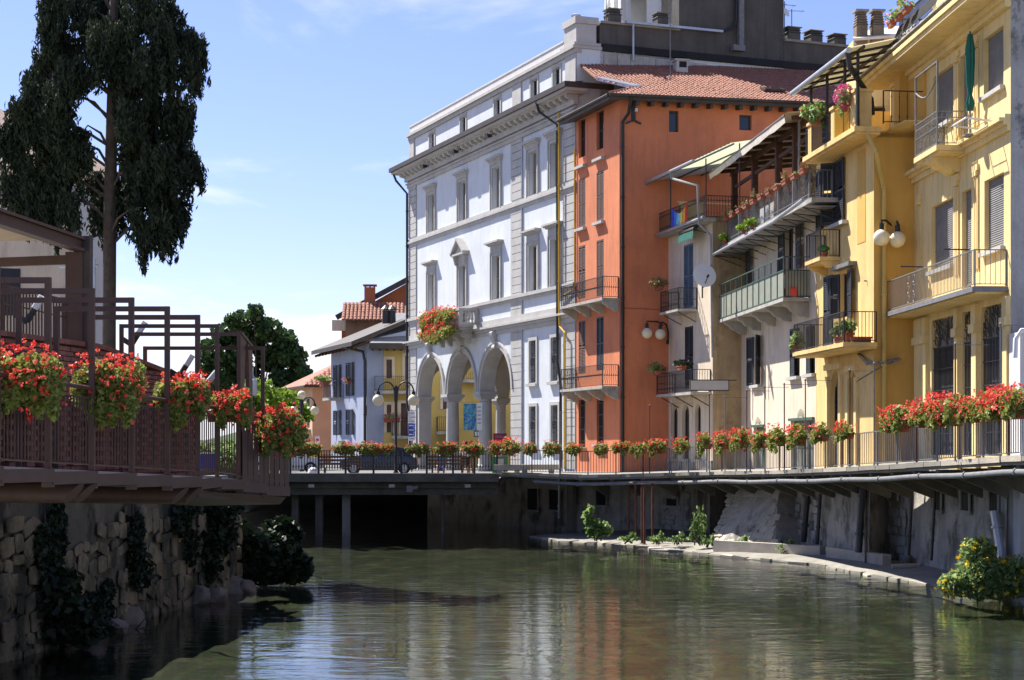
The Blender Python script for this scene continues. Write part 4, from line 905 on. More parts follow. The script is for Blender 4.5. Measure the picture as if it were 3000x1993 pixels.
# ------------------------------------------------------------------ dark cement flank wall, stair block and bell tower behind the orange roof
FG = Fac(1685, 85.15, 2297, 85.15, 18.0)
FG.A = FB.B.copy(); FG.t = FB.i.copy(); FG.i = Vector((-FG.t.y, FG.t.x)); FG.rz = math.atan2(FG.t.y, FG.t.x); FG.L = 16.0
R = FG.root('cement_flank_building','tall dark streaked cement building rising behind the orange house roof','building')
zt1 = FG.z(1726,62); ub = (FG.u(1990), FG.u(2297)); zr = FG.z(2297,117)
q = MB(); q.box(1.3,ub[0],0.0,7,20,zt1-0.06); q.build('flank_wall', M['grey_cement'], R)
q = MB(); q.box(ub[0]+0.002,ub[1],0.03,0.8,20,zt1+7); q.build('stair_block', M['grey_cement'], R)
q = MB(); q.box(ub[1]+0.002,ub[1]+14,0.0,6,20,zr-0.08); q.build('rear_wall', M['grey_cement'], R)
q = MB(); q.box(1.3,ub[0],-0.12,0.5,zt1-0.058,zt1+0.06); q.box(ub[1]+0.004,ub[1]+14,-0.12,0.5,zr-0.078,zr+0.05); q.build('coping', M['concrete'], R)
zb_ = FG.z(1760,150); q = MB()
for k in range(40): q.box(1.5+k*0.72,1.5+k*0.72+0.70,-0.10-0.05*random.random(),-0.002,zb_-1.0+0.18*random.random(),zb_-0.05-0.02*(k%3)-0.016*k)
q.build('ragged_band', M['stone_old'], R)
MB().box(1.4,30,-0.16,-0.002,zb_-0.0,zb_+0.35).build('tar_strip', M['dark_void'], R)
# zinc gutter + pipes on the flank
za = FG.z(1835,64,0.3); zb2 = FG.z(2119,92,0.3); ua = FG.u(1835,0.3); uc = FG.u(2119,0.3); ud = FG.u(1855,0.25)
g_ = thing('zinc_gutter', 'bright zinc gutter sloping across the dark cement wall', 'gutter', FG.P(ua,-0.25,za), FG.rz); b = MB(); b.bar((0,0,0),(uc-ua,0,zb2-za),0.14,0.12); b.build('channel', M['zinc'], g_)
b = MB(); b.cyl((ud-ua,0,-0.05),(ud-ua,0,FG.z(1855,178,0.25)-za),0.06,n=8); b.build('drop_pipe', M['zinc'], g_, True)
downpipe('black downpipe curving off the dark stair block', [FG.P(FG.u(2157,0.2),-0.2,zt1+6),FG.P(FG.u(2157,0.2),-0.2,FG.z(2157,60,0.2)),FG.P(FG.u(2145,0.2),-0.2,FG.z(2145,82,0.2)),FG.P(FG.u(2120,0.25),-0.25,FG.z(2120,92,0.25))], 0.07)
d_ = thing('wall_duct', 'square grey metal duct on the dark stair block', 'duct', FG.P(FG.u(2170,0.2),-0.2,FG.z(2170,145)), FG.rz); MB().box(-0.14,0.14,-0.12,0.12,0,6).build('duct', M['grey_iron'], d_); MB().box(-0.5,0.2,-0.14,0.14,-0.15,0.14).build('elbow', M['grey_iron'], d_)
# brick chimneys on the coping
def chimney(label, p, w, h, rz, m='grey_cement', slats=3, cap=True, group='rooftop chimneys', name='chimney'):
    t_ = thing(name, label, 'chimney', p, rz, group); b = MB(); b.box(-w/2,w/2,-w/2,w/2,0,h*0.55); b.build('stack', M[m], t_)
    for k in range(slats):
        z = h*0.55 + h*0.38*k/slats; c = MB(); e = w/2*(1.12-0.06*k); c.add([(-e,-e,z+0.01),(e,-e,z+0.01),(e,e,z+0.01),(-e,e,z+0.01),(-e*0.8,-e*0.8,z+h*0.36/slats),(e*0.8,-e*0.8,z+h*0.36/slats),(e*0.8,e*0.8,z+h*0.36/slats),(-e*0.8,e*0.8,z+h*0.36/slats)],[(0,3,2,1),(4,5,6,7),(0,1,5,4),(1,2,6,5),(2,3,7,6),(3,0,4,7)]); c.build('louvre', M[m], t_)
    if cap: MB().box(-w*0.6,w*0.6,-w*0.6,w*0.6,h*0.94,h).build('cap', M['concrete'], t_)
    return t_
chimney('short sooty chimney on the dark parapet nearest the steel flue', FG.P(FG.u(1804),0.4,zt1+0.05), 0.66, 0.75, FG.rz, slats=2)
chimney('short chimney in front of the white bell tower', FG.P(FG.u(1945),0.4,FG.z(1945,70)), 0.6, 0.6, FG.rz, slats=2)
for k,px in enumerate((2329,2394,2463)):
    chimney(('squat chimney beside the dark stair block','squat chimney in the middle of three on the rear wall','squat chimney nearest the tall ribbed chimney pair')[k], FG.P(FG.u(px),0.4,zr+0.04), 0.72, (0.72,0.66,0.6)[k], FG.rz, slats=2)
# aerials
def aerial(label, p, h, dirn=0.3, els=5, dish=False):
    t_ = thing('tv_aerial', label, 'aerial', p, dirn); MB().cyl((0,0,0),(0,0,h),0.028,n=6).build('mast', M['grey_iron'], t_)
    b = MB(); b.bar((-0.7,0,h*0.9),(0.7,0,h*0.93),0.025)
    for k in range(els): b.bar((-0.6+1.2*k/(els-1),-0.22,h*0.915),(-0.6+1.2*k/(els-1),0.22,h*0.915),0.014)
    b.build('array', M['grey_iron'], t_)
    MB().box(-0.06,0.06,-0.06,0.06,-0.02,0.05).build('foot', M['grey_iron'], t_)
    if dish: b = MB(); b.lathe([(0.02,0),(0.16,0.04),(0.24,0.1)],n=12); o = b.build('dish', M['white_metal'], t_, True, (0,-0.05,h*0.7)); o.rotation_euler = (1.3,0,0.4)
aerial('aerial with a small dish above the short sooty chimney', FG.P(FG.u(1783),0.3,zt1+0.05), 1.9, 0.9, 5, True)
aerial('thin aerial mast with a box beside the dark stair block', FG.P(FG.u(2307),0.3,zr), 2.1, 0.4, 3, True)
aerial('bare aerial rod on the first squat chimney', FG.P(FG.u(2334),0.5,zr+0.7), 1.1, 0.2, 2)
# white bell tower with arched openings
tw = thing('bell_tower', 'white bell tower with arched openings rising behind the dark parapet', 'tower', (*XY(1895,96.5),20), 0.16)
half = 2.0; b = MB(); cs = [-0.95,0.95]; ar = 0.62; zs_ = 8.85; z0_ = 7.5
def tower_face(b, mpx):
    us = [-half,-0.95-ar,-0.95+ar,0.95-ar,0.95+ar,half]
    for a, c in ((us[0],us[1]),(us[2],us[3]),(us[4],us[5])): b.quad(mpx(a,0,z0_),mpx(c,0,z0_),mpx(c,0,14),mpx(a,0,14))
    for cc in cs:
        a = [(cc-ar*math.cos(math.pi*k/12), zs_+ar*math.sin(math.pi*k/12)) for k in range(13)]
        for p, q_ in zip(a,a[1:]): b.quad(mpx(p[0],0,p[1]),mpx(q_[0],0,q_[1]),mpx(q_[0],0,14),mpx(p[0],0,14)); b.quad(mpx(p[0],0,p[1]),mpx(p[0],0.7,p[1]),mpx(q_[0],0.7,q_[1]),mpx(q_[0],0,q_[1]))
        for sg in (-1,1): b.quad(mpx(cc+sg*ar,0,z0_),mpx(cc+sg*ar,0.7,z0_),mpx(cc+sg*ar,0.7,zs_),mpx(cc+sg*ar,0,zs_))
tower_face(b, lambda u,y,z: (u,-half+y,z)); tower_face(b, lambda u,y,z: (-half+y,-u,z)); b.box(-half+0.001,half,half-0.3,half,z0_,14); b.box(half-0.3,half-0.001,-half+0.001,half-0.31,z0_,14); b.box(-half,half,-half,half,0,z0_-0.002); b.box(-half+0.01,half-0.01,-half+0.01,half-0.01,13.8,14.0)
b.build('wall', M['sign_white'], tw)
for sx in (-1,1):
    b = MB(); 
    for cc in cs: b.box(cc-0.2,cc+0.2,-half-0.12,-half-0.002,z0_+0.2,9.0) if False else None
    b.box(sx*1.85-0.14,sx*1.85+0.14,-half-0.14,-half-0.003,z0_,9.8); b.build('pilaster', M['white_plaster'], tw)
MB().box(-half-0.3,half+0.3,-half-0.3,half+0.3,z0_-0.5,z0_-0.2).build('tower_ledge', M['white_plaster'], tw)
MB().box(-0.16,0.16,-half-0.12,-half-0.003,z0_,13.8).build('pilaster', M['sign_white'], tw)

# ------------------------------------------------------------------ orange house
FO = Fac(1688.6, 84.9, 1815, 85*1858/1985, 2.8); R = FO.root('orange_house','tall orange house with brown shutters, two iron balconies and a tiled roof','building')
OL = FO.L; ze = FO.z(1815,292)
cor = FO.B; sdir = (Vector(XY(2387,81.5)) - cor).normalized()
FS = Fac(1815, 1, 1816, 1, 2.8); FS.A = cor.copy(); FS.t = sdir; FS.i = Vector((-sdir.y, sdir.x)); FS.rz = math.atan2(sdir.y, sdir.x); FS.L = 16.0; FS.z0 = 2.8
cols = [(FO.u(1694),FO.u(1716)),(FO.u(1747),FO.u(1769.5))]
rowsz = [((461,348),(438,323)),((668,523),(649,502)),((875,720),(867,703)),((1095,940),(1085,929)),((1310,1171),(1300,1165))]
holes = []
for k, rr in enumerate(rowsz):
    for j in range(2):
        pxm = (1705,1758)[j]; zb_ = FO.z(pxm, rr[j][0]); zt_ = FO.z(pxm, rr[j][1]); c = (cols[j][0]+cols[j][1])/2; holes.append((c-0.46,c+0.46,zb_,zt_))
b = MB(); wall_holes(b, 0, OL, 1.0, ze, holes, 0.22); b.build('front_wall', M['orange_stucco'], R)
b = MB(); rel = R  # side wall in its own frame
sh = [(FS.u(1960),FS.u(1988),FS.z(1974,387),FS.z(1974,325)),(FS.u(2166),FS.u(2202),FS.z(2184,382),FS.z(2184,337))]
b = MB(); wall_holes(b, 0, FS.L, 1.0, ze-0.0, sh, 0.25)
def in_root(o, Fx, root_f):      # place a part built in facade frame Fx under the root of facade root_f
    dv_ = Fx.A - root_f.A; o.location = Vector((dv_.dot(root_f.t), dv_.dot(root_f.i), -root_f.z0)); o.rotation_euler = (0,0,Fx.rz-root_f.rz); return o
sw = in_root(b.build('side_wall', M['orange_stucco'], R), FS, FO)
FS.r = R
for h in sh: in_root(window(R, h, 0.24, 'dark_fascia', 'glass', 0, 0), FS, FO)
for k, h in enumerate(holes):
    row = k//2
    if row == 0: window(R, h, 0.2, 'dark_fascia', 'glass', 0, 0, 1)
    elif row == 4:
        window(R, h, 0.2, 'dark_fascia', 'glass', 0, 1)
        g_ = MB()
        for i in range(5): g_.cyl((h[0]+0.92*(i+0.5)/5,0.03,h[2]),(h[0]+0.92*(i+0.5)/5,0.03,h[3]),0.014,n=5)
        for i in range(4): z_ = h[2]+(h[3]-h[2])*(i+0.5)/4; g_.box(h[0],h[1],0.02,0.04,z_-0.012,z_+0.012)
        g_.build('grille', M['black_iron'], R)
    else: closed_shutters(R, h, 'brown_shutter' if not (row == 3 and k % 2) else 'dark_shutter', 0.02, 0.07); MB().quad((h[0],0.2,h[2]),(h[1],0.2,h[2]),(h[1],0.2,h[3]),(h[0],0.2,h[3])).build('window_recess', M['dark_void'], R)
    if row in (0,1,4):
        dz = 0.42 if row == 0 else 0.02; MB().box(h[0]-0.16,h[1]+0.16,-0.2,-0.003,h[2]-dz-0.13,h[2]-dz).build('sill', M['stone_trim'], R)
# balconies
o = 0.85
for (pl_, pr_, yr, lab) in ((1640,1764,872,'u'),(1640,1764,1131,'l')):
    u0, u1 = FO.u(pl_, o), FO.u(pr_, o); zt_ = FO.z(1764, yr, o); balcony(FO, u0, u1, o, zt_, 0.12, 'stone_old', 'black_iron', 1.0, 0.11, kind='twist', brackets=4, bh=0.5, bw=0.2, r=0.009, mid=0.5)
# roof: eaves, rafters, tiles
ev = 0.75; pit = math.radians(23)
zE = ze+0.05
pc = FS.P(-ev*0.9, -ev, zE)                         # outer corner of the eaves
def Q(u, y, z): return FS.P(u, y, z) - Vector((FO.A.x, FO.A.y, 0))
rot = Matrix.Rotation(-FO.rz, 4, 'Z')
def LQ(u, y, z): v = rot @ Q(u,y,z); return v
b = MB(); UW = 15.5; DP = 7.2
cp_ = math.cos(pit); tp2 = math.tan(pit)
def SL(u_, v_): return LQ(-ev*0.9+u_, -ev+v_*cp_, zE+v_*cp_*tp2)      # point on the tiled slope
slope_len = (DP+ev)/cp_
def hip(v_): return 0.9*v_ if v_ < 1.7 else max(0.2, 1.53-0.8*(v_-1.7))
b.add([SL(0,0),SL(UW+ev,0),SL(UW+ev,slope_len),SL(0.2,slope_len),SL(0.2,3.36),SL(1.53,1.7)],[(0,1,2,3,4,5)])
b.add([SL(0,0),SL(1.53,1.7),(-0.3,1.2,zE+0.75),(-0.4,-ev,zE)],[(0,1,2,3)])
roof = b.build('roof', M['roof_tile'], R)
tf = MB(); U3 = Vector((FS.t.x,FS.t.y,0)); I3 = Vector((FS.i.x,FS.i.y,0)); V3 = (I3*math.cos(pit)+Vector((0,0,math.sin(pit)))); N3 = (-I3*math.sin(pit)+Vector((0,0,math.cos(pit))))
RT = lambda v: rot @ Vector(v)
tile_field(tf, LQ(-ev*0.9,-ev,zE+0.02), RT(U3), RT(V3), RT(N3), UW+ev, slope_len, 0.19, 0.30, inside=lambda u, v: u > hip(v))
stuff(tf.build('roof_tiles', M['roof_tile'], roof, True))
rg_ = MB(); rg_.tube([LQ(-ev*0.9,-ev,zE+0.06),SL(1.5,1.65)],0.11,6); rg_.build('hip_tiles', M['roof_tile'], roof, True)
f_ = MB(); f_.bar(LQ(-ev*0.9,-ev,zE-0.12),LQ(UW,-ev,zE-0.12),0.06,0.2); f_.bar(LQ(-ev*0.9,-ev-0.02,zE-0.12),Vector((-0.45,-ev,zE-0.12)),0.06,0.2); f_.build('fascia', M['dark_fascia'], roof)
g_ = MB(); g_.tube([LQ(-ev*0.9-0.05,-ev-0.1,zE-0.0),LQ(UW,-ev-0.1,zE-0.0)],0.075,8); g_.tube([LQ(-ev*0.9-0.08,-ev-0.05,zE),Vector((-0.45,-ev-0.1,zE))],0.075,8); g_.build('gutter', M['terracotta'] if False else M['dark_fascia'], roof, True)
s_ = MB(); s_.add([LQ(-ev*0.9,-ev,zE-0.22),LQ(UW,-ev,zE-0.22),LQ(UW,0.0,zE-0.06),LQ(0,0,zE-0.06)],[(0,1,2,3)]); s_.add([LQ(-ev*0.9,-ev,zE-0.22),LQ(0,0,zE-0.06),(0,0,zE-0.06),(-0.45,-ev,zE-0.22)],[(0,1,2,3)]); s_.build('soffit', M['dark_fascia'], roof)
for k in range(20):
    uu = 0.7+k*0.72; r_ = MB(); r_.bar(LQ(uu,-ev+0.12,zE-0.3),LQ(uu,0.05,zE-0.22),0.16,0.2); r_.build('rafter_end', M['dark_fascia'], roof)
# little white flashing dormer at the hip, vent box, skylight
v_ = MB(); v_.box(-0.3,0.3,-0.3,0.3,-0.3,0.55); v_.box(-0.36,0.36,-0.36,0.36,0.552,0.62); 
pv = FS.P(FS.u(2090), 5.2, zE+(5.2+ev)*math.tan(pit)); vt = thing('roof_vent', 'grey square roof vent on the tiles below the dark cement wall', 'vent', pv, FS.rz); v_.build('box', M['stone_trim'], vt); MB().box(-0.16,0.22,-0.31,-0.302,0.2,0.5).build('opening', M['dark_void'], vt); 
sk = thing('roof_skylight', 'small dark skylight tilted open on the orange house tiles', 'skylight', FS.P(FS.u(2290), 1.3, zE+(1.3+ev)*math.tan(pit)+0.12), FS.rz); o = MB().box(-0.5,0.5,-0.4,0.4,0,0.1).build('frame', M['dark_fascia'], sk); o.rotation_euler = (pit*0.75,0,0); MB().box(-0.42,0.42,-0.32,0.32,0.1,0.104).build('pane', M['glass'], o)
wf = lambda v: Matrix.Rotation(FO.rz,4,'Z') @ Vector(v) + Vector((FO.A.x,FO.A.y,0))
f0 = wf(SL(1.5,1.66)); f1 = wf(SL(0.15,3.4)); f2 = wf(SL(0.55,3.5)); f3 = wf(SL(2.0,1.75)); fl_ = thing('roof_flashing', 'pale metal flashing slanting up at the corner of the orange roof', 'flashing', f0); up = Vector((0,0,0.16))
MB().add([Vector((0,0,0))+up,f1-f0+up,f2-f0+up,f3-f0+up,Vector((0,0,0)),f1-f0,f2-f0,f3-f0],[(0,1,2,3),(7,6,5,4),(0,4,5,1),(1,5,6,2),(2,6,7,3),(3,7,4,0)]).build('sheet', M['zinc'], fl_)
aerial('tall rooftop aerial standing on the orange house tiles', FS.P(FS.u(2018), 3.0, zE+(3+ev)*math.tan(pit)+0.05), 4.6, 0.35, 7)
# iron wall anchor and downpipe on the side wall
an = thing('wall_anchor', 'black forked iron wall anchor high on the orange side wall', 'wall anchor', FS.P(FS.u(1855),-0.06,FS.z(1855,355)), FS.rz); hh = (355-292)/F*80
b = MB(); b.box(-0.09,0.09,-0.05,0.05,0,hh*0.98); b.bar((0,0,0.03),(-0.36,0,-0.13),0.1,0.07); b.bar((0,0,0.03),(0.36,0,-0.13),0.1,0.07); b.bar((0,0,hh-0.06),(-0.36,0,hh-0.02),0.1,0.06); b.bar((0,0,hh-0.06),(0.26,0,hh+0.02),0.1,0.06); b.build('anchor', M['black_iron'], an)
MB().cyl((0.1,-0.12,hh*0.4),(0.1,-0.12,hh*0.55),0.08,n=10).build('sensor', M['white_metal'], an)
downpipe('dark downpipe at the corner of the orange house', [FS.P(0.35,-ev-0.05,zE-0.1),FS.P(0.3,-0.5,zE-0.75),FS.P(0.12,-0.12,zE-1.1),FS.P(0.12,-0.12,2.8)], 0.08)
cl = thing('wall_cable', 'thin cable running across the orange side wall at balcony height', 'cable', FS.P(0.2,-0.02,FS.z(1830,903)), FS.rz); MB().tube([(0,0,0),(2.5,0,-0.06),(5,0,-0.1)],0.015,5).build('cable', M['rust_stucco'], cl)
# ------------------------------------------------------------------ cream house with the blue door (next to the orange house)
FC1 = Fac(1955, 80.2, 2088, 74.5, 2.85); R = FC1.root('cream_house','narrow cream house with blue shutters, two iron balconies and a roof terrace','building')
L1 = FC1.L; zT1 = FC1.z(2062,655)
ux = lambda px: FC1.u(px)
hd = (ux(2003),ux(2031),FC1.z(2017,902),FC1.z(2017,716)); hd2 = (ux(2006),ux(2031),FC1.z(2018,1138),FC1.z(2018,957))
ga = [(ux(1966),ux(1985)),(ux(1998),ux(2019)),(ux(2036),ux(2053))]
gz = (FC1.z(2010,1345), FC1.z(2010,1185))
gh = [(a,c,gz[0],gz[1]) for a, c in ga]
b = MB(); wall_holes(b, 0, L1, 2.3, zT1, [hd,hd2]+gh, 0.25); b.quad((0,0,2.3),(0,0,zT1),(0,4,zT1),(0,4,2.3)); b.box(0,L1,0.01,5,zT1-0.05,zT1-0.002); b.build('front_wall', M['cream_stucco'], R)
# return wall to the next house (stained)
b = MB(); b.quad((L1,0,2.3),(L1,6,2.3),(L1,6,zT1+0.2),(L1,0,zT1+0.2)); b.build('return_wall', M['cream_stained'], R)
closed_shutters(R, hd, 'blue_shutter', 0.03); closed_shutters(R, hd2, 'dark_shutter', 0.03)
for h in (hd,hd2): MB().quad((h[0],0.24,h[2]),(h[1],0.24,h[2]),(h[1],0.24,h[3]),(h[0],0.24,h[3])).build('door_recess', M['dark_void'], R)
for h in gh:
    window(R, h, 0.22, 'dark_fascia', 'glass', 0, 1)
    b = MB(); a, c, e, g = h; r_ = (c-a)/2; m_ = (a+c)/2                # arched head: spandrel corners fill the square top
    for sg in (-1,1):
        pts = [(m_+sg*r_, g-r_)] + [(m_+sg*r_*math.cos(math.pi/2*k/6), g-r_+r_*math.sin(math.pi/2*k/6)) for k in range(7)] + [(m_+sg*r_, g)]
        b.prism(pts[1:], 0.001, 0.22)
    b.build('arch_spandrel', M['cream_stucco'], R)
q = MB(); q.box(0.02,ga[0][0]-0.03,-0.07,-0.003,2.4,FC1.z(1960,1350)); 
for k in range(2): q.box(ga[k][1]+0.03,ga[k+1][0]-0.03,-0.07,-0.003,2.4,FC1.z(1990,1350))
q.box(ga[2][1]+0.03,L1-0.02,-0.07,-0.003,2.4,FC1.z(2070,1350)); q.build('granite_plinth', M['grey_render'], R)
for a, c in ga: MB().box(a-0.1,c+0.1,-0.16,-0.003,gz[0]-0.12,gz[0]).build('sill', M['stone_trim'], R)
# balconies
o = 0.95; u0, u1 = FC1.u(1932,o), FC1.u(1985,o); balcony(FC1, u0, u1, o, FC1.z(1985,905,o), 0.1, 'stone_old', 'black_iron', 0.95, 0.12, kind='knob', brackets=0, mid=0.45)
for uu in (u0+0.3,u1-0.2): MB().bar((uu,-0.01,FC1.z(1985,905,o)-0.55),(uu,-o+0.1,FC1.z(1985,905,o)-0.12),0.035).build('balcony_strut', M['black_iron'], R)
zq = FC1.z(2022,1148,o); u0b, u1b = FC1.u(1921,o), FC1.u(2024,o); balcony(FC1, u0b, u1b, o, zq, 0.12, 'stone_old', 'black_iron', 0.98, 0.12, kind='knob', brackets=0, mid=0.5)
for uu in (u0b+0.5,(u0b+u1b)/2,u1b-0.3): MB().bar((uu,-0.01,zq-0.6),(uu,-o+0.1,zq-0.14),0.04).build('balcony_strut', M['black_iron'], R)
# roof terrace: gutter, parapet, railing, canopy
oT = 0.55; q = MB(); q.box(-0.3,L1+0.4,-oT,0.0,zT1-0.1,zT1+0.05); q.build('terrace_slab', M['stone_old'], R)
MB().tube([(-0.4,-oT-0.06,zT1+0.0),(L1+0.5,-oT-0.06,zT1+0.05)],0.08,8).build('gutter', M['zinc'], R, True)
tr = MB(); tr.box(-0.02,0.02,-0.02,0.02,0,0.01); tr = tr.build('terrace_rail_foot', M['black_iron'], R, False, (0,-oT+0.1,zT1+0.05))
rl = railing(R, [(-0.2,-oT+0.1,zT1+0.05),(L1*0.5,-oT+0.1,zT1+0.05),(L1+0.3,-oT+0.1,zT1+0.05),(L1+0.3,2.6,zT1+0.05)], 0.98, 'black_iron', 0.13, 0.009, 'knob', mid=0.78)
q = MB(); q.box(0.0,0.25,0.5,4.5,zT1,zT1+1.55); q.box(0.25,5.5,4.3,4.5,zT1,zT1+1.55); q.box(-0.06,0.32,0.4,4.6,zT1+1.552,zT1+1.62); q.build('terrace_parapet', M['yellow_pale'], R)
# canopy of ribbed sheets on thin posts
zK = FC1.z(1932,520,1.0); zK2 = FC1.z(2040,478,1.0)
cn = thing('terrace_canopy', 'pale green ribbed sheet canopy on thin posts over the cream house terrace', 'canopy', FC1.P(-0.6,-1.0,zT1), FC1.rz, zabs=True)
Lc = FC1.u(2150,1.0)+0.6
for k in range(9):
    x0 = Lc*k/9; x1 = Lc*(k+1)/9-0.03; b = MB(); zz0 = zK+0.02; zz1 = zK+0.72
    n_ = 6; vv = []
    for i in range(n_+1):
        xx = x0+(x1-x0)*i/n_; h_ = 0.03*(i % 2); vv += [(xx,-0.05,zz0+h_),(xx,3.9,zz1+h_)]
    b.add(vv,[(2*i,2*i+2,2*i+3,2*i+1) for i in range(n_)]); b.build('roof_sheet', M['sheet_green'], cn)
b = MB()
for yy, zz_ in ((0.0,zK-0.03),(1.3,zK+0.19),(2.6,zK+0.42),(3.85,zK+0.65)): b.bar((0,yy,zz_),(Lc,yy,zz_),0.05,0.06)
b.build('purlin', M['black_iron'], cn)
for xx in (0.6,2.6,Lc*0.62,Lc-0.5): MB().cyl((xx,0.45,zT1+0.05),(xx,0.45,zK+0.1),0.03,n=6).build('canopy_post', M['black_iron'], cn)
MB().tube([(-0.1,-0.12,zK-0.02),(Lc*0.62,-0.12,zK-0.02)],0.08,8).build('gutter', M['zinc'], cn, True)
downpipe('grey zinc downpipe bending down from the terrace canopy of the cream house', [FC1.P(L1*0.60,-1.1,zK-0.05),FC1.P(L1*0.62,-1.1,zK-0.35),FC1.P(L1+0.15,-0.75,zK-1.0),FC1.P(L1+0.2,-0.75,zT1+0.5),FC1.P(L1+0.05,-0.65,zT1-0.2),FC1.P(L1+0.3,-0.2,zT1-0.7),FC1.P(L1+0.3,-0.12,zT1-6.0)], 0.058, 'grey_render')
# green awning above the blue door
aw_ = thing('door_awning', 'rolled green scalloped awning above the blue shuttered door', 'awning', FC1.P(FC1.u(2008,0.65),0,hd[3]-0.05), FC1.rz); hw = 0.95
b = MB(); b.cyl((-hw,-0.55,0.45),(hw,-0.55,0.45),0.1,n=10); b.build('roll', M['dark_fascia'], aw_, True)
b = MB(); ns = 8
for k in range(ns):
    x0 = -hw+2*hw*k/ns; x1 = x0+2*hw/ns; b.add([(x0,-0.64,0.36),(x1,-0.64,0.36),(x1,-0.66,0.08),((x0+x1)/2,-0.66,-0.02),(x0,-0.66,0.08)],[(0,4,3,2,1)]); b.add([(x0,-0.02,0.75),(x1,-0.02,0.75),(x1,-0.64,0.36),(x0,-0.64,0.36)],[(0,1,2,3)])
b.build('valance', M['awning_green'], aw_)
MB().bar((-hw,-0.02,0.3),(-hw,-0.6,0.4),0.03).build('awning_arm', M['black_iron'], aw_); MB().bar((hw,-0.02,0.3),(hw,-0.6,0.4),0.03).build('awning_arm', M['black_iron'], aw_)
# colourful cloth on the terrace railing
cl = thing('hanging_cloth', 'many-coloured tie-dyed cloth hung on the terrace railing of the cream house', 'cloth', FC1.P(FC1.u(1984,oT-0.05)+0.3,-oT+0.02,zT1+0.05), FC1.rz); cl.scale = (1.7,1,1)
cols_ = [(0.06,0.07,0.45),(0.05,0.2,0.6),(0.2,0.5,0.6),(0.8,0.7,0.2),(0.8,0.35,0.05),(0.6,0.05,0.03)]
for k, cc in enumerate(cols_):
    mat('tie_dye_%d' % k, cc, var=0.35, scale=6)
    b = MB(); x0 = -0.55+1.25*k/6; x1 = x0+1.25/6; sag = lambda x: 1.02-0.42*max(0,math.sin((x+0.55)/1.25*math.pi))
    vv = []
    for i in range(5):
        xx = x0+(x1-x0)*i/4; vv += [(xx,-0.03+0.03*math.sin(xx*14),0.05+0.1*random.random()),(xx,-0.02+0.02*math.sin(xx*17),sag(xx)*0.55),(xx,-0.01,sag(xx))]
    b.add(vv,[(3*i+j,3*i+3+j,3*i+4+j,3*i+1+j) for i in range(4) for j in range(2)]); b.build('cloth_stripe', M['tie_dye_%d' % k], cl, True)
# wall lamp with two globes
def globe_lamp(label, P_, rz, r=0.27, arm=1.1, group='twin globe wall lamps'):
    t_ = thing('wall_lamp', label, 'wall lamp', P_, rz, group)
    MB().box(-0.1,0.1,-0.12,0.0,-0.1,0.1).build('wall_bracket', M['black_iron'], t_)
    for j,(dx,ln,dz) in enumerate(((-0.2,arm,0.0),(0.2,arm*0.62,-0.05))):
        a = [(dx*0.3,-0.05,0.0),(dx*0.5,-0.12,0.55+dz),(dx*0.7,-0.3,0.85+dz),(dx*0.9,-0.6,0.95+dz),(dx,-ln,0.92+dz),(dx,-ln,0.75+dz)]
        MB().tube(a,0.035,7).build('lamp_arm', M['black_iron'], t_, True); MB().cyl((dx,-ln,0.6+dz),(dx,-ln,0.82+dz),0.08,n=10).build('socket', M['black_iron'], t_, True)
        MB().sphere((dx,-ln,0.6+dz-r*0.92),r,10).build('globe', M['globe_glass'], t_, True)
    return t_
globe_lamp('twin cream globes of the wall lamp at the corner beside the orange wall', FC1.P(0.12,0.0,FC1.z(1955,1003)), FC1.rz+0.5, 0.25, 1.25)
# satellite dish
def sat_dish(label, P_, rz, r=0.47):
    t_ = thing('satellite_dish', label, 'satellite dish', P_, rz)
    b = MB(); b.lathe([(0.02,0),(r*0.4,0.03),(r*0.75,0.09),(r,0.17)],n=24); o = b.build('dish', M['sign_white'], t_, True, (0,0,0)); o.rotation_euler = (math.radians(75),0,0)
    b = MB(); b.bar((0,-0.05,-r*0.9),(0,-0.55,-0.05),0.03); b.build('feed_arm', M['black_iron'], t_); MB().cyl((0,-0.5,-0.06),(0,-0.62,0.0),0.05,n=8).build('feed_horn', M['black_iron'], t_)
    MB().bar((0,0.1,-0.9),(0,0.1,0.1),0.05).build('mast', M['black_iron'], t_); return t_
sat_dish('large pale satellite dish at the end of the green balcony', W(2060,811,72.2), 0.25, 0.52)
# blank sign board on the corner
zsg = FC1.z(2078,1130); sg_ = thing('blank_sign', 'blank grey rectangular sign board sticking out below the lower cream house balcony', 'sign', W(2078,1143,74.0), 0.12)
wd = (2135-2022)/F*74; b = MB(); b.box(-wd/2,wd/2,-0.05,0.05,0,0.41); b.build('board', M['sign_blank'], sg_); b = MB(); b.box(-wd/2-0.03,wd/2+0.03,-0.06,0.06,0.411,0.45); b.box(-wd/2-0.03,wd/2+0.03,-0.06,0.06,-0.04,-0.001); b.box(-wd/2-0.03,-wd/2-0.001,-0.06,0.06,0,0.41); b.box(wd/2+0.001,wd/2+0.03,-0.06,0.06,0,0.41); b.build('frame', M['dark_fascia'], sg_); MB().bar((wd/2,0,0.42),(wd/2+0.45,0.3,0.45),0.04).build('sign_arm', M['black_iron'], sg_)

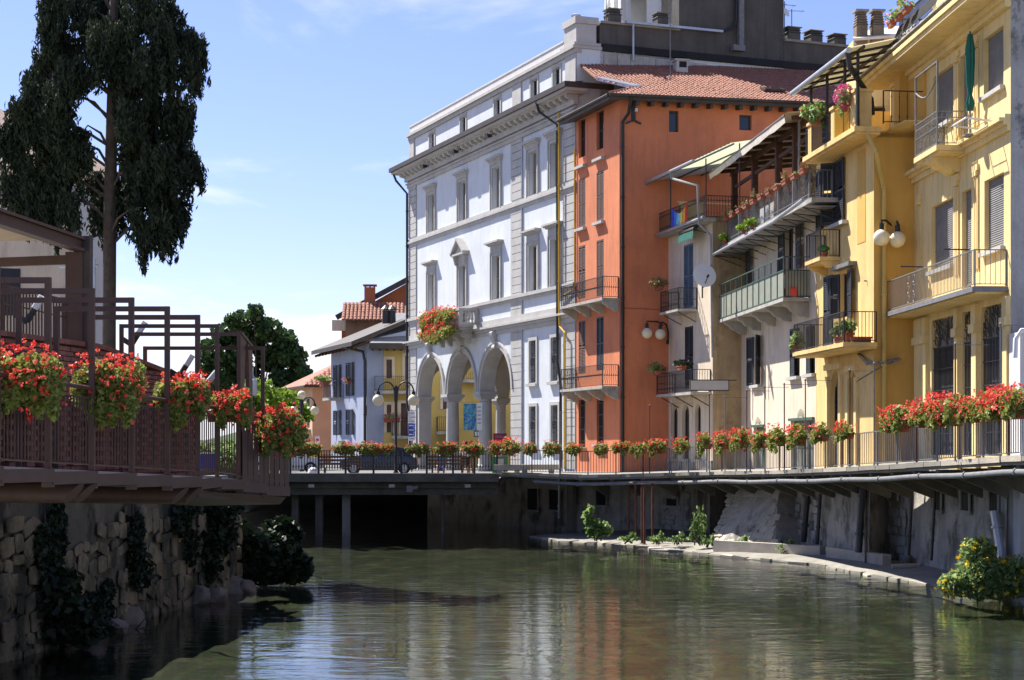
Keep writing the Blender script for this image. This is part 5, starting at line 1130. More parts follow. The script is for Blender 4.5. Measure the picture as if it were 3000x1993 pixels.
# ------------------------------------------------------------------ cream house with the long green balcony and pergola
FC2 = Fac(2150, 76.3, 2391, 62.7, 2.95); R = FC2.root('pergola_house','cream house with a long green panelled balcony and a timber pergola terrace','building'); L2 = FC2.L
u = FC2.u; zz2 = FC2.z
h1 = (u(2168),u(2168)+1.5,zz2(2180,868),zz2(2180,712)); h2 = (u(2300),u(2300)+1.25,zz2(2310,800),zz2(2310,655)); h3 = (u(2209),u(2209)+1.2,zz2(2220,1128),zz2(2220,985))
h4 = (u(2317),u(2343),zz2(2330,1104),zz2(2330,962)); h5 = (u(2365),u(2388),zz2(2376,1096),zz2(2376,955)); h6 = (u(2208),u(2241),2.95,zz2(2224,1252)); h7 = (u(2317),u(2385),2.98,zz2(2350,1232))
ztr = zz2(2353,590,1.1)                       # terrace level
b = MB(); wall_holes(b, 0, L2, 2.5, ztr, [h1,h2,h3,h4,h5,h6,h7], 0.25); b.quad((0,0,2.5),(0,0,ztr),(0,3,ztr),(0,3,2.5)); b.box(0,L2,0.01,6,ztr-0.06,ztr-0.003); b.build('front_wall', M['cream_stucco'], R)
MB().box(0.01,u(2300),-0.02,-0.003,zz2(2200,870),ztr-0.15).build('white_upper_wall', M['white_plaster'], R) if False else None
for h in (h1,h2): window(R, h, 0.22, 'dark_shutter', 'glass', 0, 1)
shutter(R, h1[1]+0.02, -0.05, h1[2], 1.1, h1[3]-h1[2], -0.12, 'dark_shutter'); shutter(R, h2[0]-0.02, -0.03, h2[2], 0.6, h2[3]-h2[2], math.pi+0.15, 'dark_shutter'); shutter(R, h2[1]+0.6, -0.05, h2[2], 1.1, h2[3]-h2[2]+0.1, -0.1, 'dark_shutter')
window(R, h3, 0.2, 'dark_shutter', 'glass', 0, 1)
wsh = (h3[1]-h3[0])*0.5; shutter(R, h3[0], -0.04, h3[2], wsh, h3[3]-h3[2], math.pi+0.25, 'dark_shutter'); shutter(R, h3[1], -0.04, h3[2], wsh, h3[3]-h3[2], -0.5, 'dark_shutter')
for h in (h4,h5): window(R, h, 0.2, 'dark_shutter', 'glass', 0, 1); shutter(R, h[0], -0.03, h[2], (h[1]-h[0])*0.5, h[3]-h[2], 0, 'dark_shutter')
for h in (h3,h4,h5): MB().box(h[0]-0.15,h[1]+0.15,-0.18,-0.003,h[2]-0.12,h[2]).build('sill', M['stone_trim'], R)
for h, nm in ((h6,1),(h7,2)):
    window(R, h, 0.2, 'green_iron', 'curtain_glass', 0, nm, 1); b = MB(); b.box(h[0]-0.08,h[1]+0.08,-0.1,-0.003,h[3],h[3]+0.1)
    for k in range(9): a = math.pi*k/8; m_ = (h[0]+h[1])/2; b.bar((m_+0.35*math.cos(a),-0.06,h[3]+0.1+0.05*math.sin(a)),(m_+0.5*math.cos(a),-0.06,h[3]+0.12+0.32*math.sin(a)),0.015)
    b.build('door_crest', M['green_iron'], R)
# long balcony with ribbed panels
o = 1.05; b0, b1 = u(2069) , u(2294)
b0, b1 = FC2.u(2069,o), FC2.u(2294,o); zt_ = FC2.z(2294,872,o)
q = MB(); q.box(b0,b1,-o,-0.003,zt_-0.13,zt_); bal = q.build('balcony', M['stone_old'], R)
rl = MB(); H = FC2.z(2294,752,o)-zt_; hp = H*0.66
for (x0,y0,x1,y1) in ((b0+0.04,-o+0.04,b1-0.04,-o+0.04),(b1-0.04,-o+0.04,b1-0.04,-0.05),(b0+0.04,-o+0.04,b0+0.04,-0.05)):
    for z_ in (zt_+H, zt_+hp+0.02, zt_+0.05): rl.bar((x0,y0,z_),(x1,y1,z_),0.045,0.04)
rl.build('handrail', M['green_iron'], bal)
npn = 14
for k in range(npn+1): xx = b0+0.04+(b1-b0-0.08)*k/npn; MB().box(xx-0.02,xx+0.02,-o+0.02,-o+0.06,zt_,zt_+H).build('baluster_post', M['green_iron'], bal)
pm = MB(); wpn = (b1-b0-0.08)/npn-0.05; nr = 14; vv = []
for i in range(nr+1): xx = wpn*i/nr; yy = 0.012*(i % 2); vv += [(xx,yy,0),(xx,yy,hp-0.05)]
pm.add(vv,[(2*i,2*i+2,2*i+3,2*i+1) for i in range(nr)]); pmm = pm.mesh('panel', M['panel_sheet'])
for k in range(npn): link('panel', pmm, bal, (b0+0.065+(b1-b0-0.08)*k/npn,-o+0.045,zt_+0.06))
link('panel', pmm, bal, (b1-0.045,-o+0.1,zt_+0.06), math.pi/2, ((o-0.1)/wpn,1,1))
for k in range(8): MB().box(-0.008,0.008,-0.008,0.008,0,H).build('end_bar', M['black_iron'], bal, False, (b1-0.03,-o+0.1+0.115*k,zt_))
for k in range(6):
    uu = b0+0.9+(b1-b0-1.3)*k/5; bh_ = 0.55; z_ = zt_-0.133; ln = o
    q = MB(); q.prism([(0,z_),(ln*0.92,z_),(ln*0.9,z_-0.12),(ln*0.72,z_-0.2),(ln*0.62,z_-0.34),(ln*0.42,z_-0.40),(ln*0.3,z_-0.52),(0,z_-bh_)], uu-0.14, uu+0.14, lambda a, bb, c: (c, -a-0.003, bb)); q.build('bracket', M['stone_old'], bal, True)
# red bundle behind the end panel
rb = thing('red_bundle', 'bright red cloth bundle behind the end of the green balcony', 'bundle', FC2.P(b1-0.3,-o*0.5,zt_+0.01), FC2.rz); b = MB(); b.tube([(0.0,-0.1,0.02),(0.02,-0.12,0.3),(0.0,0.0,0.62),(-0.02,0.1,0.85),(0,0.12,0.98)],[0.30,0.28,0.2,0.12,0.04],9); b.tube([(0.0,0.3,0.02),(0.02,0.28,0.25),(0.0,0.2,0.5)],[0.25,0.22,0.08],8); o_ = b.build('cloth', M['cloth_red'], rb, False)
# glass-ribbed canopy over the balcony doors + terrace floor edge
oc = 1.3; c0, c1 = FC2.u(2069,oc), FC2.u(2353,oc); zcn = FC2.z(2353,586,oc)
zcn = ztr
tf_ = MB(); tf_.box(c0+0.6,c1,-oc+0.3,0.0,ztr-0.12,ztr-0.004+0.04); tf_.build('terrace_edge', M['stone_old'], R)
gc = thing('balcony_canopy', 'grey ribbed glass canopy under the pergola terrace', 'canopy', FC2.P(c0,-oc,ztr), FC2.rz, zabs=True); Lg = c1-c0
b = MB(); b.tube([(0,0,ztr-0.30),(Lg*0.75,0,ztr-0.28),(Lg*0.8,0.02,ztr-0.2),(Lg,0.0,ztr-0.06)],0.07,8); b.build('gutter', M['zinc'], gc, True)
for k in range(22):
    xx = Lg*k/22; MB().box(xx+0.02,xx+Lg/22-0.02,0.05,oc-0.1,ztr-0.27,ztr-0.255).build('glass_panel', M['zinc' if k % 2 else 'grey_render'], gc); 
for k in range(12): b = MB(); xx = Lg*k/11; b.bar((xx,0.0,ztr-0.33),(xx,oc-0.05,ztr-0.45),0.03); b.bar((xx,0.0,ztr-0.33),(xx,oc-0.05,ztr-0.8),0.025); b.build('strut', M['black_iron'], gc)
# terrace railing with terracotta boxes, pergola posts, awning
rt0, rt1 = FC2.u(2135,0.85), FC2.u(2368,0.95); oy = -0.9
railing(R, [(rt0+(rt1-rt0)*k/6,oy,ztr+0.05) for k in range(7)]+[(rt1,-0.1,ztr+0.05)], 1.05, 'grey_iron', 0.16, 0.009, 'bar', mid=0.2, pr=0.03)
for k in range(11):
    f = k/10; uu = rt0+0.3+(rt1-rt0-0.6)*f; P_ = FC2.P(uu,oy-0.14,ztr+1.0)
    t_ = potted(ORD[k]+' small terracotta box on the pergola terrace rail, counting from the blue-door house', 'flower box', P_, s=0.95, group='terracotta boxes on the pergola terrace rail', pot='box', n=24 if k % 4 else 90, size=0.045, rx=0.13, rz=0.10 if k % 4 else 0.28, leafm='leaf_dry' if k % 3 else 'leaf_fresh', rzrot=FC2.rz)
pg = thing('pergola', 'dark timber pergola with heavy posts and beams on the terrace', 'pergola', FC2.P(rt0,0,ztr), FC2.rz, zabs=True)
pp_ = [(2152,520),(2211,470),(2281,415),(2332,372)]; zpt = []
for px, py in pp_:
    uu = FC2.u(px,0.35)-rt0; z_ = ztr+3.45; zpt.append((uu,z_)); MB().box(uu-0.12,uu+0.12,-0.47,-0.23,ztr,z_).build('post', M['timber'], pg)
uz = zpt[-1][0]+1.6
b = MB(); b.bar((zpt[0][0]-0.6,-0.35,ztr+3.32),(uz,-0.35,ztr+3.32),0.14,0.2); b.build('beam', M['timber'], pg); b = MB(); b.bar((zpt[0][0]-0.3,-0.35,ztr+2.65),(uz,-0.35,ztr+2.65),0.1,0.14); b.build('beam', M['timber'], pg)
for k in range(9): uu = zpt[0][0]-0.4+(uz-zpt[0][0]+0.3)*k/8; b = MB(); b.bar((uu,-0.9,ztr+3.4),(uu,2.6,ztr+3.75),0.1,0.15); b.build('rafter', M['timber'], pg)
MB().cyl((uz-0.2,-0.6,ztr),(uz-0.2,-0.6,ztr+3.4),0.05,n=8).build('steel_post', M['grey_iron'], pg)
aw2 = thing('pergola_awning', 'long cream canvas awning along the top of the timber pergola', 'awning', FC2.P(rt0,0,ztr+3.42), FC2.rz); b = MB(); x0 = zpt[0][0]-0.9; x1 = uz+0.3; vv = []
n_ = 16
for i in range(n_+1):
    xx = x0+(x1-x0)*i/n_; sg2 = 0.03*math.sin(i*2.1); vv += [(xx,-1.25,-0.30+sg2),(xx,-1.3,0.0+sg2),(xx,-1.1,0.10+sg2),(xx,2.6,0.40+sg2)]
b.add(vv,[(4*i+j,4*i+4+j,4*i+5+j,4*i+1+j) for i in range(n_) for j in range(3)]); b.build('canvas', M['awning_cream'], aw2, True)
MB().cyl((x0,-1.28,-0.02),(x1,-1.28,-0.02),0.04,n=8).build('front_tube', M['grey_iron'], aw2)
# house wall behind the terrace
b = MB(); b.box(0.2,L2+0.5,2.6,2.8,ztr,ztr+3.6); b.build('terrace_back_wall', M['yellow_pale'], R)
for k,(px) in enumerate((2185,2240,2300)):
    uu = FC2.u(px,-2.5); hh = (uu-0.55,uu+0.55,ztr+0.05,ztr+2.2); MB().box(hh[0],hh[1],2.56,2.598,hh[2],hh[3]).build('terrace_door', M['dark_shutter'], R)
# dry climber behind the pergola and laundry
for k,(px,py) in enumerate(((2190,560),(2270,520),(2330,480))):
    P_ = FC2.P(FC2.u(px,0.0),0.5,ztr); t_ = thing('dry_climber', ('dry brown climber on the first bay of the pergola','dry brown climber on the middle bay of the pergola','dry brown climber beside the yellow house on the pergola')[k], 'plant', P_, FC2.rz, 'climbers on the pergola')
    pts = blob_pts(420, (0,0,1.1), (0.95,0.3,1.1), 0.0); link('foliage', leaves('foliage', pts, 0.09, 'leaf_dry'), t_); b = MB()
    for q_ in range(6): b.tube([(random.uniform(-.8,.8),0,0),(random.uniform(-.8,.8),0.1,1.0),(random.uniform(-.9,.9),0,2.1)],0.012,4)
    b.build('stem', M['bark'], t_)
ld = thing('white_laundry', 'white sheets hung behind the pergola terrace railing', 'laundry', FC2.P(FC2.u(2240,0.6),-0.6,ztr+0.1), FC2.rz)
for k in range(3):
    b = MB(); x0 = -0.8+0.85*k; vv = []
    for i in range(7): xx = x0+0.7*i/6; vv += [(xx,0.04*math.sin(i*1.9),0.05+0.05*(i%2)),(xx,0.02*math.sin(i*1.9),0.8)]
    b.add(vv,[(2*i,2*i+2,2*i+3,2*i+1) for i in range(6)]); b.build('sheet', M['cloth_white'], ld, True)
# ------------------------------------------------------------------ deep yellow house (middle)
FY1 = Fac(2391.5, 62.6, 2560, 55.95, 3.05); R = FY1.root('deep_yellow_house','deep yellow house with dark open shutters and a covered roof terrace','building'); LY = FY1.L
u = FY1.u; z = FY1.z
zt1 = z(2503,372,0.85); zlow = FY1.z(2468,1003,1.15); 
a1 = (u(2412),u(2437),z(2424,668),z(2424,498)); a2 = (u(2437)+0.02,u(2452),0,0)
w1 = (u(2446),u(2470),z(2458,655),z(2458,470)); d1 = (u(2399),u(2414),z(2406,672),z(2406,500))
d2 = (u(2416),u(2441),zlow+0.05,z(2430,808)); w2 = (u(2462),u(2486),z(2474,930),z(2474,800)); sl = (u(2512),u(2536),z(2524,712),z(2524,440))
ar = (u(2431),u(2462),3.05,z(2446,1085)); ar2 = (u(2491),u(2508),3.05,z(2500,1090))
b = MB(); wall_holes(b, 0, LY, 2.75, zt1-0.05, [d1,w1,d2,w2,ar,ar2], 0.28); b.box(0,LY,0.02,5,zt1-0.2,zt1-0.06); b.build('front_wall', M['yellow_stucco'], R)
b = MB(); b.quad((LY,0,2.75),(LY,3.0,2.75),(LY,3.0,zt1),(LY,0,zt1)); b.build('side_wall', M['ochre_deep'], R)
MB().box(sl[0],sl[1],-0.012,-0.002,sl[2],sl[3]).build('painted_panel', M['ochre_deep'], R)
for h in (d1,w1,d2,w2): window(R, h, 0.2, 'dark_shutter', 'glass', 0, 1)
for h in (ar,ar2):
    window(R, h, 0.24, 'dark_shutter', 'glass', 0, 1, 2); a, c, e, g = h; r_ = (c-a)/2; m_ = (a+c)/2; q = MB()
    for sg in (-1,1): q.prism([(m_+sg*r_*math.cos(math.pi/2*k/6), g-1.6*r_+1.6*r_*math.sin(math.pi/2*k/6)) for k in range(7)]+[(m_+sg*r_, g)], 0.001, 0.24)
    q.build('arch_spandrel', M['yellow_stucco'], R)
    q = MB(); q.box(a-0.28,a-0.02,-0.1,-0.003,3.05,g-0.2); q.box(c+0.02,c+0.28,-0.1,-0.003,3.05,g-0.2); q.box(a-0.34,c+0.34,-0.14,-0.003,g+0.02,g+0.22); q.build('door_surround', M['yellow_pale'], R)
# open shutters
H = w1[3]-w1[2]; shutter(R, u(2447), -0.04, w1[2], u(2478)-u(2447), H, -0.04, 'dark_shutter'); shutter(R, u(2446), -0.02, w1[2], 0.5, H, -math.pi*0.68, 'dark_shutter')
shutter(R, u(2394), -0.04, d1[2], u(2412)-u(2394), d1[3]-d1[2], -0.03, 'dark_shutter'); 
closed_shutters(R, d2, 'dark_shutter', -0.03); H = w2[3]-w2[2]; shutter(R, w2[1], -0.03, w2[2]-0.1, 0.85, H+0.15, -0.15, 'dark_shutter'); shutter(R, w2[0], -0.03, w2[2], 0.5, H, math.pi+0.45, 'dark_shutter')
MB().box(w2[0]-0.2,w2[1]+0.95,-0.3,-0.003,w2[3]+0.12,w2[3]+0.26).build('window_hood', M['grey_iron'], R)
MB().box(w1[0]-0.1,w1[1]+0.6,-0.22,-0.003,w1[2]-0.14,w1[2]-0.01).build('sill', M['stone_trim'], R)
# balconies
balcony(FY1, FY1.u(2358,0.75), FY1.u(2401,0.75), 0.75, FY1.z(2401,752,0.75), 0.13, 'yellow_stucco', 'black_iron', 0.95, 0.11, brackets=2, bh=0.35, moulding=True)
balcony(FY1, FY1.u(2322,1.15), FY1.u(2470,1.15), 1.15, zlow, 0.14, 'yellow_stucco', 'black_iron', 1.0, 0.12, brackets=0, moulding=True)
# roof terrace: slab, piers, railing, canopy
o = 0.9; s0, s1 = FY1.u(2351,o), FY1.u(2503,o); q = MB(); q.box(s0,s1,-o,-0.003,zt1-0.16,zt1); q.box(s0+0.1,s1-0.1,-o+0.1,-0.003,zt1-0.24,zt1-0.162); q.build('terrace_slab', M['yellow_stucco'], R)
for px in (2452,2512,2384):
    uu = FY1.u(px,o-0.25); q = MB(); hh_ = 1.05 if px != 2512 else 1.15; wq = 0.2 if px != 2512 else 0.27; q.box(uu-wq,uu+wq,-o+0.1,-o+0.1+2*wq,zt1+0.002,zt1+hh_); q.box(uu-wq-0.05,uu+wq+0.05,-o+0.05,-o+0.15+2*wq,zt1+hh_+0.002,zt1+hh_+0.1); q.build('terrace_pier', M['yellow_stucco'], R)
railing(R, [(s0+0.1,-o+0.12,zt1),(FY1.u(2452,0.6)-0.25,-o+0.12,zt1)], 0.98, 'black_iron', 0.1, 0.008, posts=True); railing(R, [(FY1.u(2452,0.6)+0.25,-o+0.12,zt1),(FY1.u(2512,0.6)-0.3,-o+0.12,zt1)], 0.98, 'yellow_pipe', 0.1, 0.008)
railing(R, [(s1+0.5,-0.1,zt1),(s1+0.5,2.0,zt1),(s1+0.5,4.2,zt1)], 1.05, 'black_iron', 0.25, 0.009, 'knob')
q = MB(); q.box(0.6,LY+0.6,2.6,2.9,zt1,zt1+3.0); q.box(0.2,0.5,1.2,2.6,zt1,zt1+1.9); q.build('terrace_room', M['yellow_stucco'], R)
q = MB(); q.box(LY-0.7,LY+1.9,0.4,2.58,zt1-0.02,zt1-0.004+0.01); q.build('terrace_floor', M['yellow_pale'], R)
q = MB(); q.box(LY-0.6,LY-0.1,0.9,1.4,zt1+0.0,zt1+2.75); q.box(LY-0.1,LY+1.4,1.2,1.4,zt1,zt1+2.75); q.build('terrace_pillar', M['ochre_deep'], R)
zg_ = FY1.z(2499,117,1.2); cnp = thing('terrace_canopy', 'cream sheet canopy with a zinc gutter over the deep yellow house terrace', 'canopy', FY1.P(s0-0.3,-1.2,zt1), FY1.rz, zabs=True); Lc = s1-s0+0.7
zg_ = zt1+2.35
b = MB(); b.tube([(0,0,zg_),(Lc,0,zg_)],0.1,10); b.build('gutter', M['zinc'], cnp, True)
for k in range(8):
    x0 = Lc*k/8; b = MB(); b.box(x0+0.01,x0+Lc/8-0.01,0.06,0.075,0,0.01); b = MB(); x1 = x0+Lc/8-0.02; b.add([(x0,0.05,zg_+0.1),(x1,0.05,zg_+0.1),(x1,4.2,zg_+1.0),(x0,4.2,zg_+1.0),(x0,0.05,zg_+0.07),(x1,0.05,zg_+0.07),(x1,4.2,zg_+0.97),(x0,4.2,zg_+0.97)],[(0,1,2,3),(7,6,5,4),(0,4,5,1),(2,6,7,3)]); b.build('roof_sheet', M['sheet_cream'], cnp)
b = MB()
for yy in (0.5,1.6,2.8): b.bar((0,yy,zg_+0.1+0.21*yy-0.08),(Lc,yy,zg_+0.1+0.21*yy-0.08),0.07,0.1)
for k in range(6): xx = Lc*(k+0.5)/6; b.bar((xx,0.1,zg_+0.0),(xx,3.8,zg_+0.8),0.06,0.08)
b.build('rafter', M['black_iron'], cnp)
for xx in (0.9,Lc*0.42,Lc*0.72,Lc-0.5): MB().cyl((xx,0.45,zt1),(xx,0.45,zg_+0.1),0.055,n=8).build('canopy_post', M['black_iron'], cnp)
downpipe('black downpipe slanting from the terrace canopy to the yellow wall', [FY1.P(s1+0.25,-1.2,zg_-0.05),FY1.P(s1+0.3,-1.15,zg_-0.5),FY1.P(LY+0.1,-0.12,zg_-1.35),FY1.P(LY+0.15,-0.1,zt1+0.5)], 0.09)
downpipe('ochre painted downpipe at the corner of the deep yellow house', [FY1.P(s1+0.15,-0.5,zt1-0.3),FY1.P(s1+0.4,-0.3,zt1-0.9),FY1.P(LY+0.15,0.3,zt1-1.9),FY1.P(LY+0.15,0.3,3.2)], 0.075, 'ochre_house')
for k,(px,dy) in enumerate(((2521,0.0),(2569,0.0))):
    P_ = W(px,110,63.5); chimney(('tall ribbed chimney, first of the pair above the deep yellow house','tall ribbed chimney, second of the pair above the deep yellow house')[k], (P_.x,P_.y,P_.z-0.3), 0.42, 1.3, 0.1, 'rock', 5, True, 'ribbed chimney pair')
MB().box(0,6,0.8,4.2,0,0.1)
# rear roof slab under the chimney pair
rs = MB(); rs.add([tuple(W(2500,112,63)),tuple(W(2660,100,63)),tuple(W(2680,70,66)),tuple(W(2500,95,66)),tuple(W(2500,120,63)),tuple(W(2660,108,63)),tuple(W(2680,80,66)),tuple(W(2500,105,66))],[(0,1,2,3),(7,6,5,4),(0,4,5,1),(1,5,6,2),(2,6,7,3),(3,7,4,0)])
tr_ = thing('rear_roof', 'cream sheet roof under the ribbed chimney pair', 'roof', (0,0,0)); rs.build('roof_sheet', M['awning_cream'], tr_); q = MB(); p_ = W(2600,118,64.2); q.box(p_.x-1.2,p_.x+1.3,p_.y,p_.y+1.8,10,p_.z+0.1); q.build('wall', M['yellow_stucco'], tr_)
potted('hanging basket of bright pink petunias on the deep yellow house terrace', 'flower basket', FY1.P(FY1.u(2487,o-0.1),-o-0.05,FY1.z(2487,322,o)), s=0.9, pot='pot', n=420, size=0.07, fl=190, flm='petal_pink', rx=0.34, rz=0.36, hang=0.6)
potted('green plant with few red blossoms on the deep yellow house terrace rail', 'flower box', FY1.P(FY1.u(2390,o+0.1),-o-0.12,FY1.z(2390,372,o)), s=1.2, pot='box', n=520, size=0.09, fl=26, rx=0.45, rz=0.36, hang=0.5, rzrot=FY1.rz)
cx_ = FY1.P(FY1.u(2388,0.7),-0.6,FY1.z(2401,752,0.75)); ct = thing('potted_cactus', 'round green cactus in a terracotta pot on the small yellow balcony', 'cactus', FY1.P(FY1.u(2412,0.4),-0.4,FY1.z(2401,752,0.75)))
link('pot', POT, ct, scale=(1.2,1.2,1)); b = MB(); vv = []
for k in range(9):
    for i in range(24): a = 6.2832*i/24; r_ = (0.2*math.sin(math.pi*(k+0.3)/9))*(1+0.12*(i%2)); vv.append((r_*math.cos(a),r_*math.sin(a),0.2+0.3*k/8))
b.add(vv,[(k*24+i,k*24+(i+1)%24,(k+1)*24+(i+1)%24,(k+1)*24+i) for k in range(8) for i in range(24)]); b.build('body', M['board_green'], ct, True)
for k,(px,py,ss,lab) in enumerate(((2336,1018,1.3,'trailing leafy plant in a terracotta pot at the far end of the lower yellow balcony'),(2460,995,1.2,'leafy plant in a small terracotta pot on the lower yellow balcony'),(2487,990,1.5,'bushy plant in the largest terracotta pot on the lower yellow balcony'))):
    oo = 1.0 if k == 0 else 0.75; potted(lab, 'potted plant', FY1.P(FY1.u(px,oo) if k == 0 else FY1.u((2463,2490)[k-1],oo)-0.2,-oo,zlow), s=ss, n=300, size=0.085, rx=0.26, rz=0.28, hang=0.5 if k == 0 else 0.15)
t_ = thing('terracotta_trough', 'empty terracotta trough at the near end of the lower yellow balcony', 'planter', FY1.P(FY1.u(2470,1.15)-0.35,-0.45,zlow), FY1.rz+1.57); link('planter', PLANTER, t_, scale=(1.1,1,1.1)); MB().box(-0.28,0.28,-0.07,0.07,0.12,0.165).build('soil', M['earth'], t_)
# alcove between the two yellow houses
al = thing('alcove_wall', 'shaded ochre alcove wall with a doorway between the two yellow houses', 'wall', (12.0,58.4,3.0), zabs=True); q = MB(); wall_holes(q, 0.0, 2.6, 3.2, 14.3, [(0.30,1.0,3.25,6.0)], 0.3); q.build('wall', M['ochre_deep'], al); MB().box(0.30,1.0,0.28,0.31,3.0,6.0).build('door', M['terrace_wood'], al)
MB().box(1.35,1.75,-0.02,-0.004,8.4,12.2).build('niche_panel', M['terrace_wood'], al)
pc_ = W(2580,1065,56.2); pcn = thing('porch_roof', 'small ragged corrugated porch roof between the yellow houses', 'porch roof', pc_); b = MB(); vv = []
for i in range(17): xx = -0.55+1.15*i/16; h_ = 0.03*(i%2); vv += [(xx,-0.5,h_+0.1*(xx+0.55)*1.6-0.1),(xx,1.2,0.38+h_+0.1*(xx+0.55)*1.6)]
b.add(vv,[(2*i,2*i+2,2*i+3,2*i+1) for i in range(16)]); b.build('sheet', M['grey_render'], pcn); MB().tube([(-0.9,-0.5,-0.62),(-0.2,-0.4,-0.2),(0.35,-0.3,0.05)],0.025,5).build('strut', M['grey_iron'], pcn)

# ------------------------------------------------------------------ pale yellow house (nearest)
FY2 = Fac(2633, 58.0, 2961, 46.6, 3.3); R = FY2.root('pale_yellow_house','pale yellow house with roller shutters, a wide iron balcony and grilled street windows','building'); L3 = FY2.L
u = FY2.u; z = FY2.z
def band(p0,p1,yt,yb,pm=None):
    pm = pm or p1; return (u(p0),u(p1),z(pm,yb),z(pm,yt))
zc1 = z(2797,20,1.0)+0.15                        # cornice underside height reference
t1 = band(2734,2793,183,345); t2 = band(2882,2940,73,250); t15 = (u(2812),u(2836),t1[2]-0.75,t1[3])
m1 = band(2728,2792,575,775); m15 = (u(2818),u(2846),m1[2]-0.95,m1[3]); m2 = band(2884,2941,505,720)
g1 = band(2729,2802,925,1180); g2 = band(2819,2853,908,1165,2853); g3 = band(2874,2945,880,1148)
zt_ = (t1[3]+t2[3])/2; zb_ = (t1[2]+t2[2])/2; t1 = (*t1[:2],zb_,zt_); t2 = (*t2[:2],zb_,zt_); t15 = (*t15[:2],zb_-0.9,zt_)
zm_ = (m1[3]+m2[3])/2; zn_ = (m1[2]+m2[2])/2; m1 = (*m1[:2],zn_,zm_); m2 = (*m2[:2],zn_,zm_); m15 = (*m15[:2],zn_-0.9,zm_)
zgt = (g1[3]+g3[3])/2; g1 = (*g1[:2],3.75,zgt); g2 = (*g2[:2],3.75,zgt); g3 = (*g3[:2],3.75,zgt)
zCor = z(2797,30,1.0); ztop = zCor+0.25
b = MB(); wall_holes(b, 0, L3, 3.0, ztop, [t1,t2,t15,m1,m2,m15,g1,g2,g3], 0.3); b.build('front_wall', M['yellow_pale'], R)
b = MB(); b.quad((L3,0,0.5),(L3,8,0.5),(L3,8,ztop+4),(L3,0,ztop+4)); b.build('end_wall', M['grey_render'], R)
b = MB(); b.box(-0.0,0.01,0.0,6,3,ztop); b.box(-0.3,0.0,0.02,1.5,3,ztop-0.02); b.build('far_end_wall', M['yellow_stucco'], R)
b = MB(); b.box(0.0,L3,0.6,8,ztop+0.2,ztop+0.35); b.build('roof_slab', M['stone_old'], R)
for h in (t1,t2,m1,m2): roller(R, h, 0.16, 0.985)
for h in (t15,m15): roller(R, h, 0.16, 0.93)
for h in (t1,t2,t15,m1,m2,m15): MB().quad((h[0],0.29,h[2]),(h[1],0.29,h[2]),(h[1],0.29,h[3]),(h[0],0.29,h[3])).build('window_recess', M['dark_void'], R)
for h in (t1,t2,m1,m2): MB().box(h[0]-0.12,h[1]+0.12,-0.14,-0.003,h[2]-0.12,h[2]).build('sill', M['stone_trim'], R)
for h in (g1,g2,g3):
    window(R, h, 0.28, 'grey_iron', 'curtain_glass', 0, 2, 3); g_ = MB(); nb = int((h[1]-h[0])/0.13)
    for i in range(nb): xx = h[0]+(h[1]-h[0])*(i+0.5)/nb; g_.box(xx-0.012,xx+0.012,0.06,0.085,h[2],h[3]-0.9)
    for i in range(6): zz_ = h[2]+(h[3]-0.9-h[2])*(i)/5; g_.box(h[0],h[1],0.05,0.095,zz_-0.015,zz_+0.015)
    for i in range(nb*2):
        xx = h[0]+(h[1]-h[0])*random.random(); zz_ = h[3]-0.88*random.random(); g_.tube([(xx+0.1*math.cos(a_),0.07,zz_+0.14*math.sin(a_)) for a_ in np.linspace(0,5.2,9)],0.012,4)
    g_.build('grille', M['black_iron'], R)
# pilasters with capitals between the street windows, corner column
for (ua,ub_) in ((0.05,0.75),(u(2688),u(2722)),(g1[1]+0.12,g2[0]-0.12),(g2[1]+0.12,g3[0]-0.12),(g3[1]+0.1,L3)):
    q = MB(); q.box(ua,ub_,-0.12,-0.003,3.3,zgt-0.7); q.box(ua-0.06,ub_+0.06,-0.2,-0.003,zgt-0.698,zgt-0.45); q.box(ua,ub_,-0.14,-0.003,zgt-0.448,zgt+0.12); q.build('pilaster', M['yellow_pale'], R)
for (za,zb2) in ((zgt+0.9,zm_+0.75),(zm_+1.15,ztop-0.35)):
    q = MB(); q.lathe([(0.3,za),(0.3,zb2)],0.05,0.05,16); q.build('corner_column', M['yellow_pale'], R, True)
# moulded string course + fluted strips
zst = z(2652,540); q = MB()
for p,a_,c_ in ((0.1,-0.16,-0.002),(0.2,0.0,0.1),(0.32,0.102,0.2),(0.16,0.202,0.3)): q.box(-0.1,L3,-p,-0.003,zst+a_,zst+c_)
q.build('string_course', M['yellow_pale'], R)
for px in (2695,2805,2862):
    for (za,zb2) in ((zn_-0.4,zst-0.5),(zst+0.5,ztop-0.6)):
        q = MB(); uu = u(px)
        for k in range(3): q.box(uu-0.2+0.16*k,uu-0.11+0.16*k,-0.05,-0.003,za,zb2-0.5)
        q.build('fluted_strip', M['yellow_pale'], R); q = MB(); q.box(uu-0.24,uu+0.24,-0.08,-0.003,zb2-0.3,zb2-0.12); q.box(uu-0.16,uu+0.16,-0.1,-0.003,zb2-0.45,zb2-0.302); q.build('rosette', M['yellow_pale'], R)
# crowning cornice
q = MB()
for p,a_,c_ in ((0.18,-0.35,-0.2),(0.3,-0.198,-0.05),(1.05,-0.048,0.1),(1.12,0.102,0.24),(1.0,0.242,0.34)): q.box(-p*0.9,L3+0.05,-p,-0.003,zCor+a_,zCor+c_)
q.build('cornice', M['yellow_pale'], R)
q = MB()
for k in range(26): q.box(-0.95+k*0.5,-0.95+k*0.5+0.48,-1.16,-0.9,zCor+0.342,zCor+0.38+0.02*(k%2))
stuff(q.build('edge_tiles', M['stone_old'], R))
q = MB(); q.box(1.9,L3,0.6,1.0,zCor+0.3,zCor+5); q.build('upper_wall', M['yellow_pale'], R)
